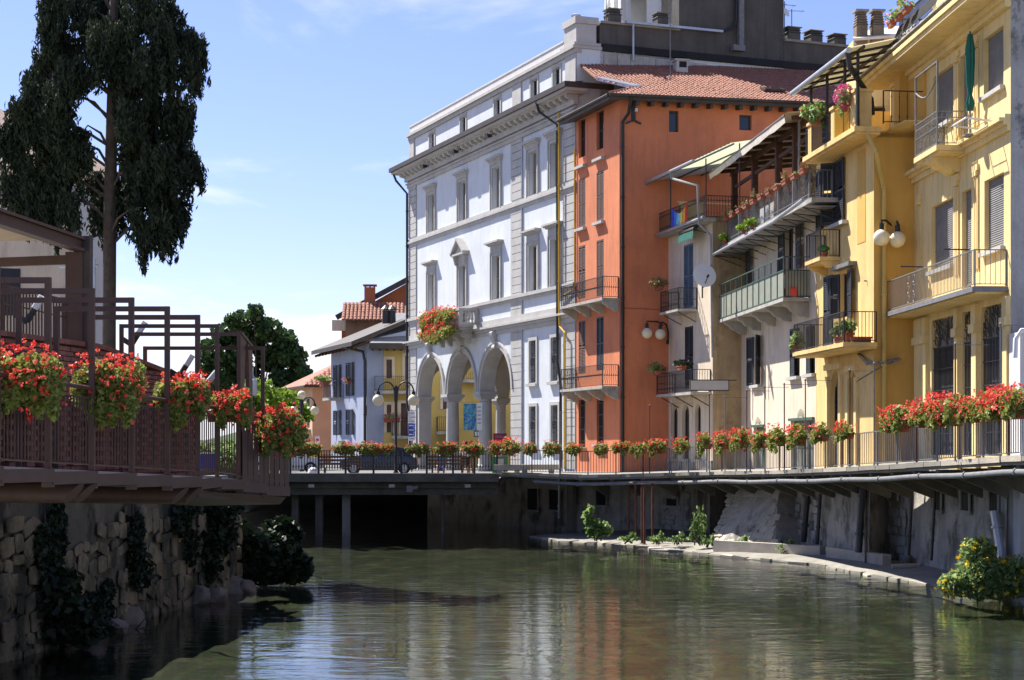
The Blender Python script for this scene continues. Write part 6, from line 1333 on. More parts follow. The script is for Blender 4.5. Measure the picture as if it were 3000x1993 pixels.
# bellied black railing on the roof terrace
zr_ = zCor+0.38; u0, u1 = FY2.u(2640,0.7), FY2.u(2742,0.7); bm2 = MB(); bm2.tube([(0,0,0),(0,-0.16,0.12),(0,-0.22,0.3),(0,-0.12,0.55),(0,-0.02,0.8),(0,0,1.05)],0.012,5); bme = bm2.mesh('baluster', M['black_iron'])
q = MB(); q.bar((u0,-0.75,zr_+1.05),(u1+1.0,-0.75,zr_+1.05),0.05,0.04); q.bar((u0,-0.75,zr_+0.02),(u1+1.0,-0.75,zr_+0.02),0.04,0.03); q.bar((u0,-0.75,zr_+1.05),(u0,0.6,zr_+1.05),0.05,0.04); tb = q.build('terrace_railing', M['black_iron'], R)
nb = int((u1+1-u0)/0.11)
for k in range(nb): link('baluster', bme, tb, (u0+0.11*k,-0.75,zr_))
for k in range(11): link('baluster', bme, tb, (u0,-0.65+0.11*k,zr_), -math.pi/2)
for k in range(3): potted(('terracotta box of greenery at the corner of the bellied roof railing','terracotta box hanging on the bellied roof railing, in the middle','terracotta box hanging on the bellied roof railing, closest to the eaves pipe')[k], 'flower box', FY2.P(u0+0.2+0.9*k,-1.05,zr_+0.75), s=0.9, pot='box', n=130, size=0.06, fl=8, rx=0.25, rz=0.2, rzrot=FY2.rz, group='boxes on the bellied roof railing')
# small balcony, umbrella
o = 0.95; us0, us1 = FY2.u(2677,o), FY2.u(2743,o); zsb = FY2.z(2743,424,o)
sb = balcony(FY2, us0, us1, o, zsb, 0.16, 'yellow_pale', 'grey_iron', 1.0, 0.14, kind='twist', brackets=1, bh=0.5, bw=0.9, mid=0.82, moulding=True, r=0.012)
fx = us0+0.05; q = MB(); q.bar((us0+0.05,-o+0.05,zsb+1.0),(us0+0.05,-o+0.05,zsb+2.5),0.05); q.bar((us1-0.05,-o+0.05,zsb+1.0),(us1-0.05,-o+0.05,zsb+2.5),0.05); q.bar((us0+0.05,-o+0.05,zsb+2.48),(us1-0.05,-o+0.05,zsb+2.48),0.04); q.tube([(us0+0.05+(us1-us0-0.1)*k/8,-o+0.05,zsb+2.0-0.35*math.sin(math.pi*k/8)) for k in range(9)],0.025,6); q.build('washing_frame', M['grey_iron'], sb)
um = thing('closed_umbrella', 'tall closed green umbrella on the small upper balcony', 'umbrella', FY2.P(FY2.u(2842,0.35),-0.35,zsb)); hu = FY2.z(2842,92,0.35)-zsb; q = MB(); q.cyl((0,0,0),(0,0,hu),0.03,n=8); q.build('pole', M['grey_iron'], um); q = MB(); vv = []; prof = [(0.09,0.75),(0.14,0.95),(0.06,1.2),(0.11,1.5),(0.14,2.1),(0.14,hu-0.5),(0.07,hu-0.08)]
for r_, zz_ in prof:
    for i in range(16): a_ = 6.2832*i/16; rr = r_*(1 if i % 2 else 0.72); vv.append((rr*math.cos(a_),rr*math.sin(a_),zz_))
q.add(vv,[(k*16+i,k*16+(i+1)%16,(k+1)*16+(i+1)%16,(k+1)*16+i) for k in range(len(prof)-1) for i in range(16)]); q.build('canvas', M['awning_green'], um, True); MB().lathe([(0.22,0),(0.22,0.06),(0.06,0.1)],n=14).build('base', M['concrete'], um, True)
# wide balcony
o = 0.95; ub0, ub1 = FY2.u(2576,o), FY2.u(2852,o); zwb = FY2.z(2852,838,o)
wb_ = balcony(FY2, ub0, ub1, o, zwb, 0.14, 'yellow_pale', 'grey_iron', 1.0, 0.14, mid=None, moulding=True, r=0.008)
q = MB(); q.box(ub0-0.05,ub1+0.05,-o-0.05,-o-0.002,zwb-0.16,zwb-0.02); q.box(ub1+0.003,ub1+0.05,-o-0.0,-0.004,zwb-0.16,zwb-0.02); q.build('slab_edge', M['grey_iron'], wb_)
for f in (0.32,0.36): pass
q = MB()
for f in (0.34,0.40):
    xx = ub0+(ub1-ub0)*f
    for zz_ in (0.2,0.5,0.8): q.tube([(xx+0.1*math.cos(a_),-o+0.04,zwb+zz_+0.12*math.sin(a_)) for a_ in np.linspace(0,6.28,11)],0.014,5)
q.build('scroll_panel', M['grey_iron'], wb_)
for k in range(3): xx = ub0+0.5+(ub1-ub0-1)*k/2; MB().bar((xx,-o+0.05,zwb+1.05),(xx-0.35,-o-0.55,zwb+1.1),0.035).build('drying_arm', M['black_iron'], wb_)
# twin globes on the corner of the pale yellow house; washing bracket; white gutter of the low annex
globe_lamp('twin cream globes of the large wall lamp between the two yellow houses', (*XY(2630,56.2),CZ-(736-HY)/F*56.2), -0.55, 0.27, 1.0)
wbk = thing('washing_bracket', 'white folding washing bracket on the pale yellow wall', 'bracket', FY2.P(u(2900),0,z(2900,372)), FY2.rz); q = MB(); q.tube([(0.7,0,0.0),(0.7,-0.9,0.12),(-0.5,-0.9,0.12),(-0.5,0,0.0)],0.03,6); q.build('arm', M['white_metal'], wbk); q = MB(); 
for k in range(3): q.tube([(-0.45,-0.25*k-0.2,0.11),(0.65,-0.25*k-0.2,0.11)],0.012,4)
q.build('line', M['grey_iron'], wbk)
an_ = thing('low_annex', 'low white rendered annex with a rounded gutter beside the pale yellow house', 'building', (*XY(2972,45.5),3.3), zabs=True); zx = W(2972,972,45.5).z; q = MB(); q.box(0.15,4,0.0,1.0,0.5,zx); q.build('wall', M['white_plaster'], an_); q = MB(); q.tube([(0.0,-0.05,zx-0.7),(0.02,-0.05,zx-0.2),(0.15,-0.06,zx+0.02),(3,-0.06,zx+0.1)],0.07,8); q.build('gutter', M['white_metal'], an_, True)
# right-hand ground behind the houses
sheet('yard_ground', [(13.9,46.7),(40,46.7),(40,90),(4.25,90),(4.25,84),(13.9,70)], 2.0, 'earth')
# ------------------------------------------------------------------ steel footway on the near bank (behind the big geraniums)
K_ = 49540.0; VPL = 2500.0
def lp(px): d = K_/(VPL-px); return (px-CX)/F*d, d
def ldrop(d): return 0.20 + (d-19.8)*0.037            # deck surface below eye level
POSTS = [-160,-15 if False else 0,141,269,385,490,579,631]
PX = [(-170),(-10),141,269,385,490,579,636,700,770,838]
PT = []
for px in PX:
    if px <= 580: x, d = lp(px); PT.append(Vector((x,d,CZ-ldrop(d))))
    else:
        d = {636:26.6,700:27.4,770:28.2,838:29.2}[px]; dz = {636:0.44,700:0.50,770:0.58,838:0.66}[px]; PT.append(Vector(((px-CX)/F*d,d,CZ-dz)))
TOPY = {-170:752,-10:780,141:813,269:845,385:872,490:898,579:923,636:950,700:974,770:1015}
fd = thing('steel_footway', 'brown steel footway deck cantilevered over the stone wall', 'footway', (PT[2].x,PT[2].y,PT[2].z)); o0 = PT[2]
off = Vector((-1.75,0.35,0))
b = MB()
for p, q in zip(PT, PT[1:]):
    a = [p-o0, q-o0, q+off-o0, p+off-o0]; v = [x+Vector((0,0,-0.02)) for x in a]+[x+Vector((0,0,-0.1)) for x in a]; b.add(v,[(0,1,2,3),(7,6,5,4),(0,4,5,1),(2,6,7,3)])
b.build('deck_plate', M['paving'], fd)
b = MB()
for p, q in zip(PT, PT[1:]): b.bar(p-o0+Vector((0.05,-0.03,-0.14)), q-o0+Vector((0.05,-0.03,-0.10)), 0.05, 0.16)
b.build('edge_beam', M['brown_steel'], fd)
for (px, dy) in ((216,0),(252,0.0),(528,0),(566,0)):
    x, d = lp(px); P_ = Vector((x,d,CZ-ldrop(d)-0.32)); b = MB(); r_ = 0.125; n_ = 16; a = Vector((-1,0.30,0)).normalized(); vv = []
    for i in range(n_):                                # slanting cut end
        t_ = 6.2832*i/n_; yv = math.cos(t_)*r_; zv = math.sin(t_)*r_; side = Vector((-a.y,a.x,0)); vv.append(P_-o0+side*yv+Vector((0,0,zv))-a*(zv*1.0))
    for i in range(n_): vv.append(vv[i]+a*5.0)
    b.add(vv,[(i,(i+1)%n_,n_+(i+1)%n_,n_+i) for i in range(n_)]+[tuple(range(n_-1,-1,-1))]); b.build('cantilever_tube', M['brown_steel'], fd, True)
b = MB(); a = PT[6]-o0; c = PT[10]-o0; b.add([a+Vector((0,0,-0.25)),PT[8]-o0+Vector((0.1,0,-0.25)),c+Vector((0,0,-0.2)),c+off*0.9+Vector((0,0,-0.36)),a+off+Vector((0,0,-0.36)),a+Vector((0,0.1,-0.33)),PT[8]-o0+Vector((0,0,-0.36)),c+Vector((-0.1,0,-0.32))],[(0,1,6,5),(1,2,7,6),(2,3,7),(5,6,7,3,4)]); b.build('end_trough', M['brown_steel'], fd)
# railing with tall frame posts
lr = thing('footway_railing', 'brown steel railing with fine bars along the footway', 'railing', tuple(o0)); 
rail = MB(); low_ = MB(); mid_ = MB(); bm_ = bal_mesh(0.85,0.008,'brown_steel')
for k,(p, q) in enumerate(zip(PT, PT[1:])):
    hh = 1.05; rail.cyl(p-o0+Vector((0,0,hh)), q-o0+Vector((0,0,hh)), 0.028, n=8); mid_.bar(p-o0+Vector((0,0,0.92)), q-o0+Vector((0,0,0.92)), 0.03,0.02); low_.bar(p-o0+Vector((0,0,0.06)), q-o0+Vector((0,0,0.06)), 0.03,0.02)
    nb = int((q-p).length/0.085)
    for i in range(1,nb): link('baluster', bm_, lr, p-o0+(q-p)*(i/nb)+Vector((0,0,0.065)), math.atan2(q.y-p.y,q.x-p.x))
rail.build('handrail', M['brown_steel'], lr); low_.build('lower_rail', M['brown_steel'], lr); mid_.build('upper_rail', M['brown_steel'], lr)
# goal frames standing on the deck: right post on the railing, beam across, left post
LEFTPX = {-170:None,-10:None,141:-190,269:-70,385:55,490:165,579:262,636:356,700:388,770:425}
for k, px in enumerate(PX[:-1]):
    p = PT[k]; zt = CZ+(HY-TOPY[px])/F*p.y; h = zt-p.z; dx = -1.75 if LEFTPX[px] is None else (LEFTPX[px]-px)/F*p.y
    g = thing('footway_portal', (ORD[k]+' brown steel portal over the footway, counting from the brick end'), 'portal', p, 0, 'portals over the footway')
    w_ = 0.072 if px < 600 else 0.06
    MB().box(-w_/2,w_/2,-w_/2,w_/2,-0.22,h).build('post', M['brown_steel'], g); MB().box(dx-w_/2,dx+w_/2,-w_/2,w_/2,0,h).build('post', M['brown_steel'], g); MB().box(dx+w_/2,-w_/2,-w_/2,w_/2,h-w_,h-0.001).build('crossbeam', M['brown_steel'], g)
    MB().box(-w_*0.9,w_*0.9,-w_*0.9,w_*0.9,-0.25,-0.02).build('foot_plate', M['brown_steel'], g)
# arched sheet panel at the turn
p = PT[8]; q = Vector(((735-CX)/F*29.5,29.5,0)); d_ = (q-p); d_.z = 0; L = d_.length; rzp = math.atan2(d_.y,d_.x); zt = CZ+(HY-974)/F*p.y-0.02; zt2 = CZ+(HY-995)/F*29.5; pa = thing('arched_panel', 'rust brown steel panel with a slim arched cut-out at the bend of the footway', 'panel', p, rzp); hh = zt-p.z
m_ = L*0.5; r_ = L*0.2; zs_ = hh-0.95
poly = [(0,0),(m_-r_,0),(m_-r_,zs_)] + [(m_-r_*math.cos(math.pi*k/10), zs_+2.2*r_*math.sin(math.pi*k/10)) for k in range(1,10)] + [(m_+r_,zs_),(m_+r_,0),(L,0),(L,hh-0.12),(0,hh)]
MB().prism(poly,-0.03,0.03).build('sheet', M['brown_steel'], pa); MB().bar((0,0,hh+0.02),(L,0,hh-0.1),0.1,0.05).build('edge_trim', M['brown_steel'], pa)
# sheet parapet at the end of the railing
sp_ = thing('steel_parapet', 'tapering rust brown sheet parapet at the river end of the footway', 'parapet', PT[9]); a = Vector((0,0,0)); 
b = MB()
for k in range(9):
    f0, f1 = k/9, (k+0.86)/9; A_ = PT[8].lerp(PT[10], f0)-PT[9]; B_ = PT[8].lerp(PT[10], f1)-PT[9]; s_ = Vector((0.07,-0.05,0)); b.add([A_+s_+Vector((0,0,-0.1)),B_+s_+Vector((0,0,-0.1)),B_+s_+Vector((0,0,0.78-0.22*f1)),A_+s_+Vector((0,0,0.78-0.22*f0))],[(0,1,2,3)])
b.build('sheet_slats', M['brown_steel'], sp_)
# lamps: black elbow with white tube
for k,(px,py,d,ang) in enumerate(((95,915,24.5,0.55),(400,985,27.5,0.55),(540,1080,29.0,0.55),(605,1125,29.5,0.7))):
    P_ = W(px,py,d); t_ = thing('tube_lamp', ('black and white slanted tube lamp beside the first brick course','black and white slanted tube lamp against the sky','slanted tube lamp rising behind the geraniums','short white tube lamp half hidden by geraniums')[k], 'lamp', P_, 0, 'slanted tube lamps')
    dr = Vector((math.sin(ang),0,math.cos(ang))); MB().cyl(dr*-0.16,dr*0.06,0.05,n=12).build('holder', M['black_iron'], t_); MB().cyl(dr*0.062,dr*0.27,0.052,n=12).build('tube', M['white_metal'], t_, True)
    MB().bar(dr*-0.16,dr*-0.16+Vector((-0.16,0,0.10)),0.08).build('elbow', M['black_iron'], t_)
# perforated brick wall on the far side of the footway
def bw(px): k = (px-CX)/F; d = -11.7/(k-0.2); return Vector((k*d, d, 0))
B0 = Vector((-8.5,16.0,0)); B1 = bw(582); Lb = (B1-B0).length; dirb = (B1-B0).normalized(); rzb = math.atan2(dirb.y,dirb.x)
bwall = thing('brick_wall', 'curving red-brown brick wall with a perforated lattice beside the footway', 'wall', (B0.x,B0.y,3.3), rzb, zabs=True)
def btop(s):
    y = B0.y+dirb.y*s; return 5.54 if y < 26.4 else 5.54-0.11*(y-26.4)
b = MB(); ns = 24
for k in range(ns): s0, s1 = Lb*k/ns, Lb*(k+1)/ns; b.add([(s0,0.13,3.46),(s1,0.13,3.46),(s1,0.13,btop(s1)-0.08),(s0,0.13,btop(s0)-0.08),(s0,0.3,3.46),(s1,0.3,3.46),(s1,0.3,btop(s1)-0.08),(s0,0.3,btop(s0)-0.08)],[(0,1,2,3),(7,6,5,4),(2,6,7,3)])
b.add([(Lb,0.0,3.46),(Lb,0.3,3.46),(Lb,0.3,btop(Lb)-0.08),(Lb,0.0,btop(Lb)-0.08)],[(0,1,2,3)]); b.build('backing', M['mortar_hole_shade'], bwall)  # dark sheet: mortar joints, and lattice-hole shade put into its colour
bk_ = MB().box(-0.115,0.115,-0.06,0.13,0,0.062).mesh('brick', M['brick']); rest = MB(); cnt = 0
cells = []
zz_ = 3.50; row = 0
while zz_ < 5.54:
    s = 5.2 + (0.12 if row % 2 else 0)
    col = 0
    while s < Lb-0.12:
        if zz_+0.07 < btop(s):
            lat = 3.72 < zz_ < 4.72 and ((col+row) % 2 == 0) and (int(s/1.1) % 3 != 0 or col % 2)
            if not lat: cells.append((s, zz_, row))
        s += 0.25; col += 1
    zz_ += 0.074; row += 1
# the pieces that show largest (lattice zone, nearest) are single bricks
cells.sort(key=lambda c: (0 if 3.65 < c[1] < 4.8 else 1, c[0]))
for k,(s,z_,r_) in enumerate(cells):
    jy = random.uniform(-.008,.008)
    if k < 300: link('brick', bk_, bwall, (s,jy,z_), random.uniform(-.01,.01))
    else: rest.box(s-0.115,s+0.115,-0.06+jy,0.128,z_,z_+0.062)
stuff(rest.build('bricks', M['brick'], bwall))
cp = MB()
for k in range(34):
    s = 5.0+(Lb-5.0)*k/34; s1 = 5.0+(Lb-5.0)*(k+0.94)/34; z0_ = btop(s)-0.02; cp.add([(s,-0.1,z0_),(s1,-0.1,btop(s1)-0.02),(s1,0.34,btop(s1)-0.02),(s,0.34,z0_),(s,-0.1,z0_+0.07),(s1,-0.1,btop(s1)+0.05),(s1,0.34,btop(s1)+0.05),(s,0.34,z0_+0.07)],[(0,3,2,1),(4,5,6,7),(0,1,5,4),(1,2,6,5),(2,3,7,6),(3,0,4,7)])
stuff(cp.build('coping_bricks', M['brick'], bwall))
MB().box(4.5,Lb+0.4,-0.4,-0.12,3.40,3.49).build('footing', M['concrete'], bwall)
# canopy structure above: portal column, I-beam, roof sheet and bar fence
cs_ = thing('steel_canopy', 'heavy brown steel canopy with an I-beam and column above the brick wall', 'canopy', (-7.7,30.0,5.4), zabs=True); c0 = Vector((-7.7,30,0))
def cb_(px,d): return Vector(((px-CX)/F*d, d, 0))-c0
zb_ = 7.95-0.3
b = MB(); A_ = Vector((-7.55,30.0,0))-c0; Bq = Vector((-8.6,20.0,0))-c0
for zz0,zz1,wd_ in ((7.42,7.47,0.2),(7.47,7.62,0.06),(7.62,7.67,0.2)): 
    m0 = (zz0+zz1)/2; b.bar(A_+Vector((0,0,m0)),Bq+Vector((0,0,m0)),wd_,zz1-zz0-0.001)
b.build('main_beam', M['brown_steel'], cs_)
b = MB(); b.box(-0.12,0.18,-0.12,0.16,5.3,7.418); b.build('column', M['brown_steel'], cs_); b = MB(); b.box(0.181,0.3,-0.1,0.14,5.3,7.7); b.build('column_flange', M['dark_fascia'], cs_)
b = MB(); b.bar(A_+Vector((0,0,7.3)),Vector((-4.6,1.5,7.3)),0.1,0.16); b.build('cross_beam', M['brown_steel'], cs_)
b = MB(); b.add([A_+Vector((0,0,7.7)),Bq+Vector((0,0,7.7)),Bq+Vector((-6,1,7.75)),A_+Vector((-6,1,7.75)),A_+Vector((0,0,7.64)),Bq+Vector((0,0,7.64)),Bq+Vector((-6,1,7.69)),A_+Vector((-6,1,7.69))],[(0,1,2,3),(7,6,5,4),(0,4,5,1),(1,5,6,2),(2,6,7,3),(3,7,4,0)]); b.build('roof_sheet', M['cream_stucco'], cs_)
fe = thing('bar_fence', 'brown steel bar fence standing on the brick wall under the canopy', 'fence', (-8.0,27.0,5.6)); f0 = Vector((-9.2,23.5,0)); f1 = Vector((-7.75,29.6,0)); oo = Vector((-8,27,5.6))
railing(fe, [f0+Vector((0,0,5.5))-oo, f0.lerp(f1,0.33)+Vector((0,0,5.5))-oo, f0.lerp(f1,0.66)+Vector((0,0,5.48))-oo, f1+Vector((0,0,5.4))-oo], 1.15, 'brown_steel', 0.1, 0.011, mid=0.85, pr=0.03)

# ------------------------------------------------------------------ stone river wall on the near bank, rocks, shrubs
A_ = Vector((*LWALL[1],0)); Bq = Vector((*LWALL[2],0)); dl = (Bq-A_).normalized(); Ls = (Bq-A_).length; rzl = math.atan2(dl.y,dl.x)
lw = thing('stone_river_wall', 'mossy old rubble stone wall below the steel footway', 'wall', (A_.x,A_.y,0), rzl)
b = MB(); nu, nv = 40, 8; vv = []
for j in range(nv+1):
    for i in range(nu+1): vv.append((-12+(Ls+12)*i/nu, random.uniform(-.03,.03)+0.015*j, -0.8+4.2*j/nv))
b.add(vv,[(j*(nu+1)+i, j*(nu+1)+i+1, (j+1)*(nu+1)+i+1, (j+1)*(nu+1)+i) for j in range(nv) for i in range(nu)]); b.quad((Ls,0,-0.8),(Ls,6,-0.8),(Ls,6,3.4),(Ls,0.0,3.4)); b.box(-12,Ls,0.2,0.6,3.3,3.38); b.build('mortar_face', M['wall_mossy'], lw, True)
rubble(lw, Ls, 3.0, STW, 0.32, 0.78, lambda u_, v_: (Vector((u_+random.uniform(-.07,.07),0.0,v_-0.1+random.uniform(-.08,.08))),(0,random.uniform(-.35,.35),0)), keep=lambda u_, v_: v_ < 2.45+0.35*math.sin(u_*0.9) and random.random() < 0.9, depth=0.035, limit=300)
def rock(label, P_, s, seed, m='rock', group='rocks at the foot of the stone wall'):
    rng = np.random.default_rng(seed); t_ = MB(); n_ = 9; base = []
    import itertools
    bm = __import__('bmesh').new(); __import__('bmesh').ops.create_icosphere(bm, subdivisions=3, radius=1.0)
    ph = rng.normal(size=(6,3)); 
    for v in bm.verts:
        c = np.array(v.co); k = 1.0
        for q in ph: qn = q/np.linalg.norm(q); dd = float(c@qn); k = min(k, (0.62+0.25*abs(q[0]%1))/max(dd,0.3) if dd > 0.55 else k)
        k += 0.05*math.sin(7*c[0]+seed)+0.04*math.sin(9*c[1]*1.3+5*c[2]); v.co = Vector((c[0]*s[0]*k, c[1]*s[1]*k, c[2]*s[2]*k))
    me = bpy.data.meshes.new('rock'); bm.to_mesh(me); bm.free(); me.materials.append(M[m]); me.polygons.foreach_set('use_smooth',[True]*len(me.polygons)); me.set_sharp_from_angle(angle=0.6)
    o = bpy.data.objects.new('rock', me); C.objects.link(o); o.location = P_; o.rotation_euler = (0,0,rng.random()*3); return tag(o, label, 'rock', group)
RK = [(265,1868,(0.75,0.5,0.42),'large pale rock at the waterline beside the dark shrub'),(372,1830,(0.62,0.5,0.5),'upright angular rock with a branch leaning on it'),(345,1858,(0.55,0.4,0.25),'flat pale rock in front of the angular rock'),(170,1890,(0.6,0.5,0.3),'low rock half under the dark shrub'),(590,1770,(0.5,0.45,0.42),'square rock at the start of the broken stone footing'),(640,1765,(0.42,0.4,0.35),'rounded rock in the middle of the broken stone footing'),(690,1738,(0.5,0.5,0.5),'tall rock at the end of the broken stone footing'),(730,1738,(0.35,0.3,0.3),'small rock below the hanging leaves at the wall end')]
for k,(px,py,s,lab) in enumerate(RK): d = CZ*F/(py-HY)*1.0; P_ = W(px,py,d); rock(lab, (P_.x-0.1,P_.y+0.2,0.1), tuple(x*0.85 for x in s), k+3)
def shrub(name, label, P_, blobs, n, size, matn, flat=0.2, droop=0.0, cat='shrub', group=None, stems=5, aspect=1.8):
    t_ = thing(name, label, cat, P_, 0, group); pts = np.concatenate([blob_pts(int(n*w_), c, r, 0.25) for (c, r, w_) in blobs])
    link('foliage', leaves('foliage', pts, size, matn, flat, droop, aspect), t_); b = MB()
    for k in range(stems):
        c, r, _ = blobs[k % len(blobs)]; b.tube([(random.uniform(-.2,.2),random.uniform(-.2,.2),-0.1),(c[0]*0.5+random.uniform(-.1,.1),c[1]*0.5,c[2]*0.5),(c[0]+random.uniform(-.3,.3)*r[0],c[1],c[2]+r[2]*0.5)],[0.03,0.02,0.008],5)
    b.build('stem', M['bark'], t_); return t_
def LB(px, py, d): P_ = W(px,py,d); return P_
p = W(60,1900,34); p.z = 0.1; p.x += 0.3
shrub('bank_shrub','big dark leafy shrub at the foot of the stone wall',p,[((-0.7,0,1.2),(1.1,0.7,1.3),0.4),((0.2,-0.2,0.8),(0.9,0.7,0.9),0.3),((-0.8,0,2.2),(0.6,0.5,0.7),0.2),((0.9,-0.2,0.35),(0.7,0.5,0.4),0.1)],6500,0.12,'leaf_bank',0.3,0.2,group=None)
p = W(330,1800,39); p.z = 0.2; p.x -= 0.2
shrub('bank_shrub','low dark fern-like shrub between the wall and the angular rock',p,[((0,0,0.6),(0.8,0.5,0.7),0.6),((0.5,0.2,1.0),(0.6,0.4,0.6),0.4)],1800,0.11,'leaf_bank',0.3,0.3)
p = W(560,1740,44.5); p.z = 0.3; p.x -= 0.1
shrub('bank_shrub','tall dark shrub hiding the end of the stone wall',p,[((0,0,0.9),(1.0,0.6,1.0),0.4),((0.5,0.4,1.6),(0.8,0.5,0.9),0.3),((0.9,0.9,2.3),(0.5,0.4,0.5),0.12),((-0.7,0,0.5),(0.9,0.5,0.6),0.18)],7500,0.11,'leaf_bank',0.3,0.2)
p = W(765,1690,49); p.z = 0.1
shrub('bank_shrub','broad dark shrub hanging over the water past the wall end',p,[((0.2,0,0.7),(1.0,0.7,0.8),0.35),((0.5,0.5,1.3),(0.6,0.5,0.6),0.2),((-0.8,-0.3,0.9),(0.9,0.5,1.0),0.25),((-1.3,-0.6,1.7),(0.6,0.5,0.7),0.1),((0.9,0,0.45),(0.6,0.5,0.5),0.1)],8500,0.13,'leaf_bank',0.3,0.2)
# ivy hanging on the stone wall
for k,(u_,z_,w_,h_,lab) in enumerate(((3.0,2.2,1.0,1.1,'dark ivy curtain on the stone wall above the big shrub'),(8.2,2.0,0.7,1.2,'narrow ivy strand on the middle of the stone wall'),(12.6,2.1,1.5,1.1,'broad ivy mat near the far end of the stone wall'),(6.0,0.6,0.9,0.6,'low creeper at the foot of the stone wall'))):
    P_ = Vector((A_.x,A_.y,0))+dl*u_; t_ = thing('wall_ivy', lab, 'ivy', (P_.x,P_.y,z_), rzl, 'ivy on the stone wall'); pts = np.concatenate([blob_pts(330,(RNG.uniform(-1,1)*w_*0.7,-0.1,RNG.uniform(-1,1)*h_*0.6),(w_*0.45,0.09,h_*0.45),0.0) for q in range(5)]); link('foliage', leaves('foliage',pts,0.085,'leaf_bank',0.2,0.3,1.4), t_); MB().tube([(0,-0.05,-h_),(0.1,-0.06,0),(-0.1,-0.05,h_*0.8)],0.02,5).build('stem', M['bark'], t_)
# fallen branch
p = W(395,1848,37.5); fb_ = thing('fallen_branch','bare fallen branch lying across the rocks at the waterline','branch',p); MB().tube([(-0.3,0,-0.15),(0,0,0),(0.25,0,0.3)],[0.03,0.025,0.01],6).build('branch', M['bark'], fb_); MB().tube([(0.0,0,0),(0.15,0.1,0.05),(0.35,0.12,0.08)],[0.018,0.012,0.006],5).build('twig', M['bark'], fb_)
# plants on the far bank
def far_plant(name,label,px,py,d,blobs,n,size,matn,droop=0.0,fl=None,cat='plant',aspect=1.6):
    P_ = W(px,py,d); t_ = shrub(name,label,P_,blobs,n,size,matn,0.2,droop,cat,None,4,aspect)
    if fl: link('blossoms', blossom_mesh('blossoms', np.concatenate([blob_pts(int(fl*w_), c, [x*1.05 for x in r], 0.85) for c, r, w_ in blobs]), 0.06, 5, 'petal_yellow'), t_)
    return t_
far_plant('fig_plant','bright large-leaved fig plant growing on the bank',1752,1578,69.5,[((-0.05,0,0.4),(0.45,0.4,0.4),0.55),((-0.35,0,0.9),(0.22,0.22,0.5),0.3),((0.3,0,0.35),(0.3,0.3,0.3),0.15)],330,0.19,'leaf_fresh',aspect=1.25)
far_plant('tall_weed','tall feathery pale weed beside the rubble buttress',2048,1590,65.0,[((0.05*k-0.3+0.1*(k%2),0,0.45+0.12*(k%4)),(0.06,0.06,0.5+0.12*(k%4)),0.1) for k in range(10)],260,0.05,'leaf_fresh',-0.6,None,'weed',4.0)
for k,(px,py,d,lab) in enumerate(((1842,1585,68,'small leafy weed between the rusty props'),(1925,1587,67.5,'low weed patch beside the last rusty prop'),(1985,1588,66,'bright weed clump near the tall feathery weed'),(2075,1596,65,'grass tuft at the foot of the buttress shade'),(2172,1598,63.5,'grass tuft on the sunny side of the buttress'),(2305,1612,61,'small pale weed beside the concrete kerb'),(2655,1665,54.5,'dry brown weed beside a broken drain tile'))):
    far_plant('bank_weed',lab,px,py,d,[((0,0,0.10),(0.45,0.25,0.14),0.7),((0.15,0,0.25),(0.12,0.12,0.16),0.3)],170,0.065,'leaf_fresh' if k < 6 else 'leaf_dry',-0.3,None,'weed',2.2)
dt = thing('drain_tile','pale round drain tile lying on the bank','drain tile',W(2650,1668,53.5)); MB().cyl((-0.4,0,0.08),(0.4,0,0.1),0.09,n=12).build('tile', M['concrete_pale'], dt, True); MB().cyl((0.4,0,0.1),(0.46,0,0.1),0.11,n=12).build('collar', M['concrete_pale'], dt, True)
far_plant('yellow_flower_bush','large bush full of small yellow flowers at the water edge',2875,1748,44.6,[((0.0,0,0.55),(0.8,0.6,0.6),0.3),((0.85,0.0,0.55),(0.7,0.6,0.55),0.25),((-0.7,0,0.32),(0.45,0.4,0.34),0.15),((-0.05,0.1,1.15),(0.5,0.4,0.42),0.15),((1.4,0.1,0.45),(0.5,0.5,0.5),0.12),((0.2,-0.2,0.12),(1.1,0.4,0.2),0.13)],6500,0.075,'leaf_pale',0.1,140,'bush',1.9)
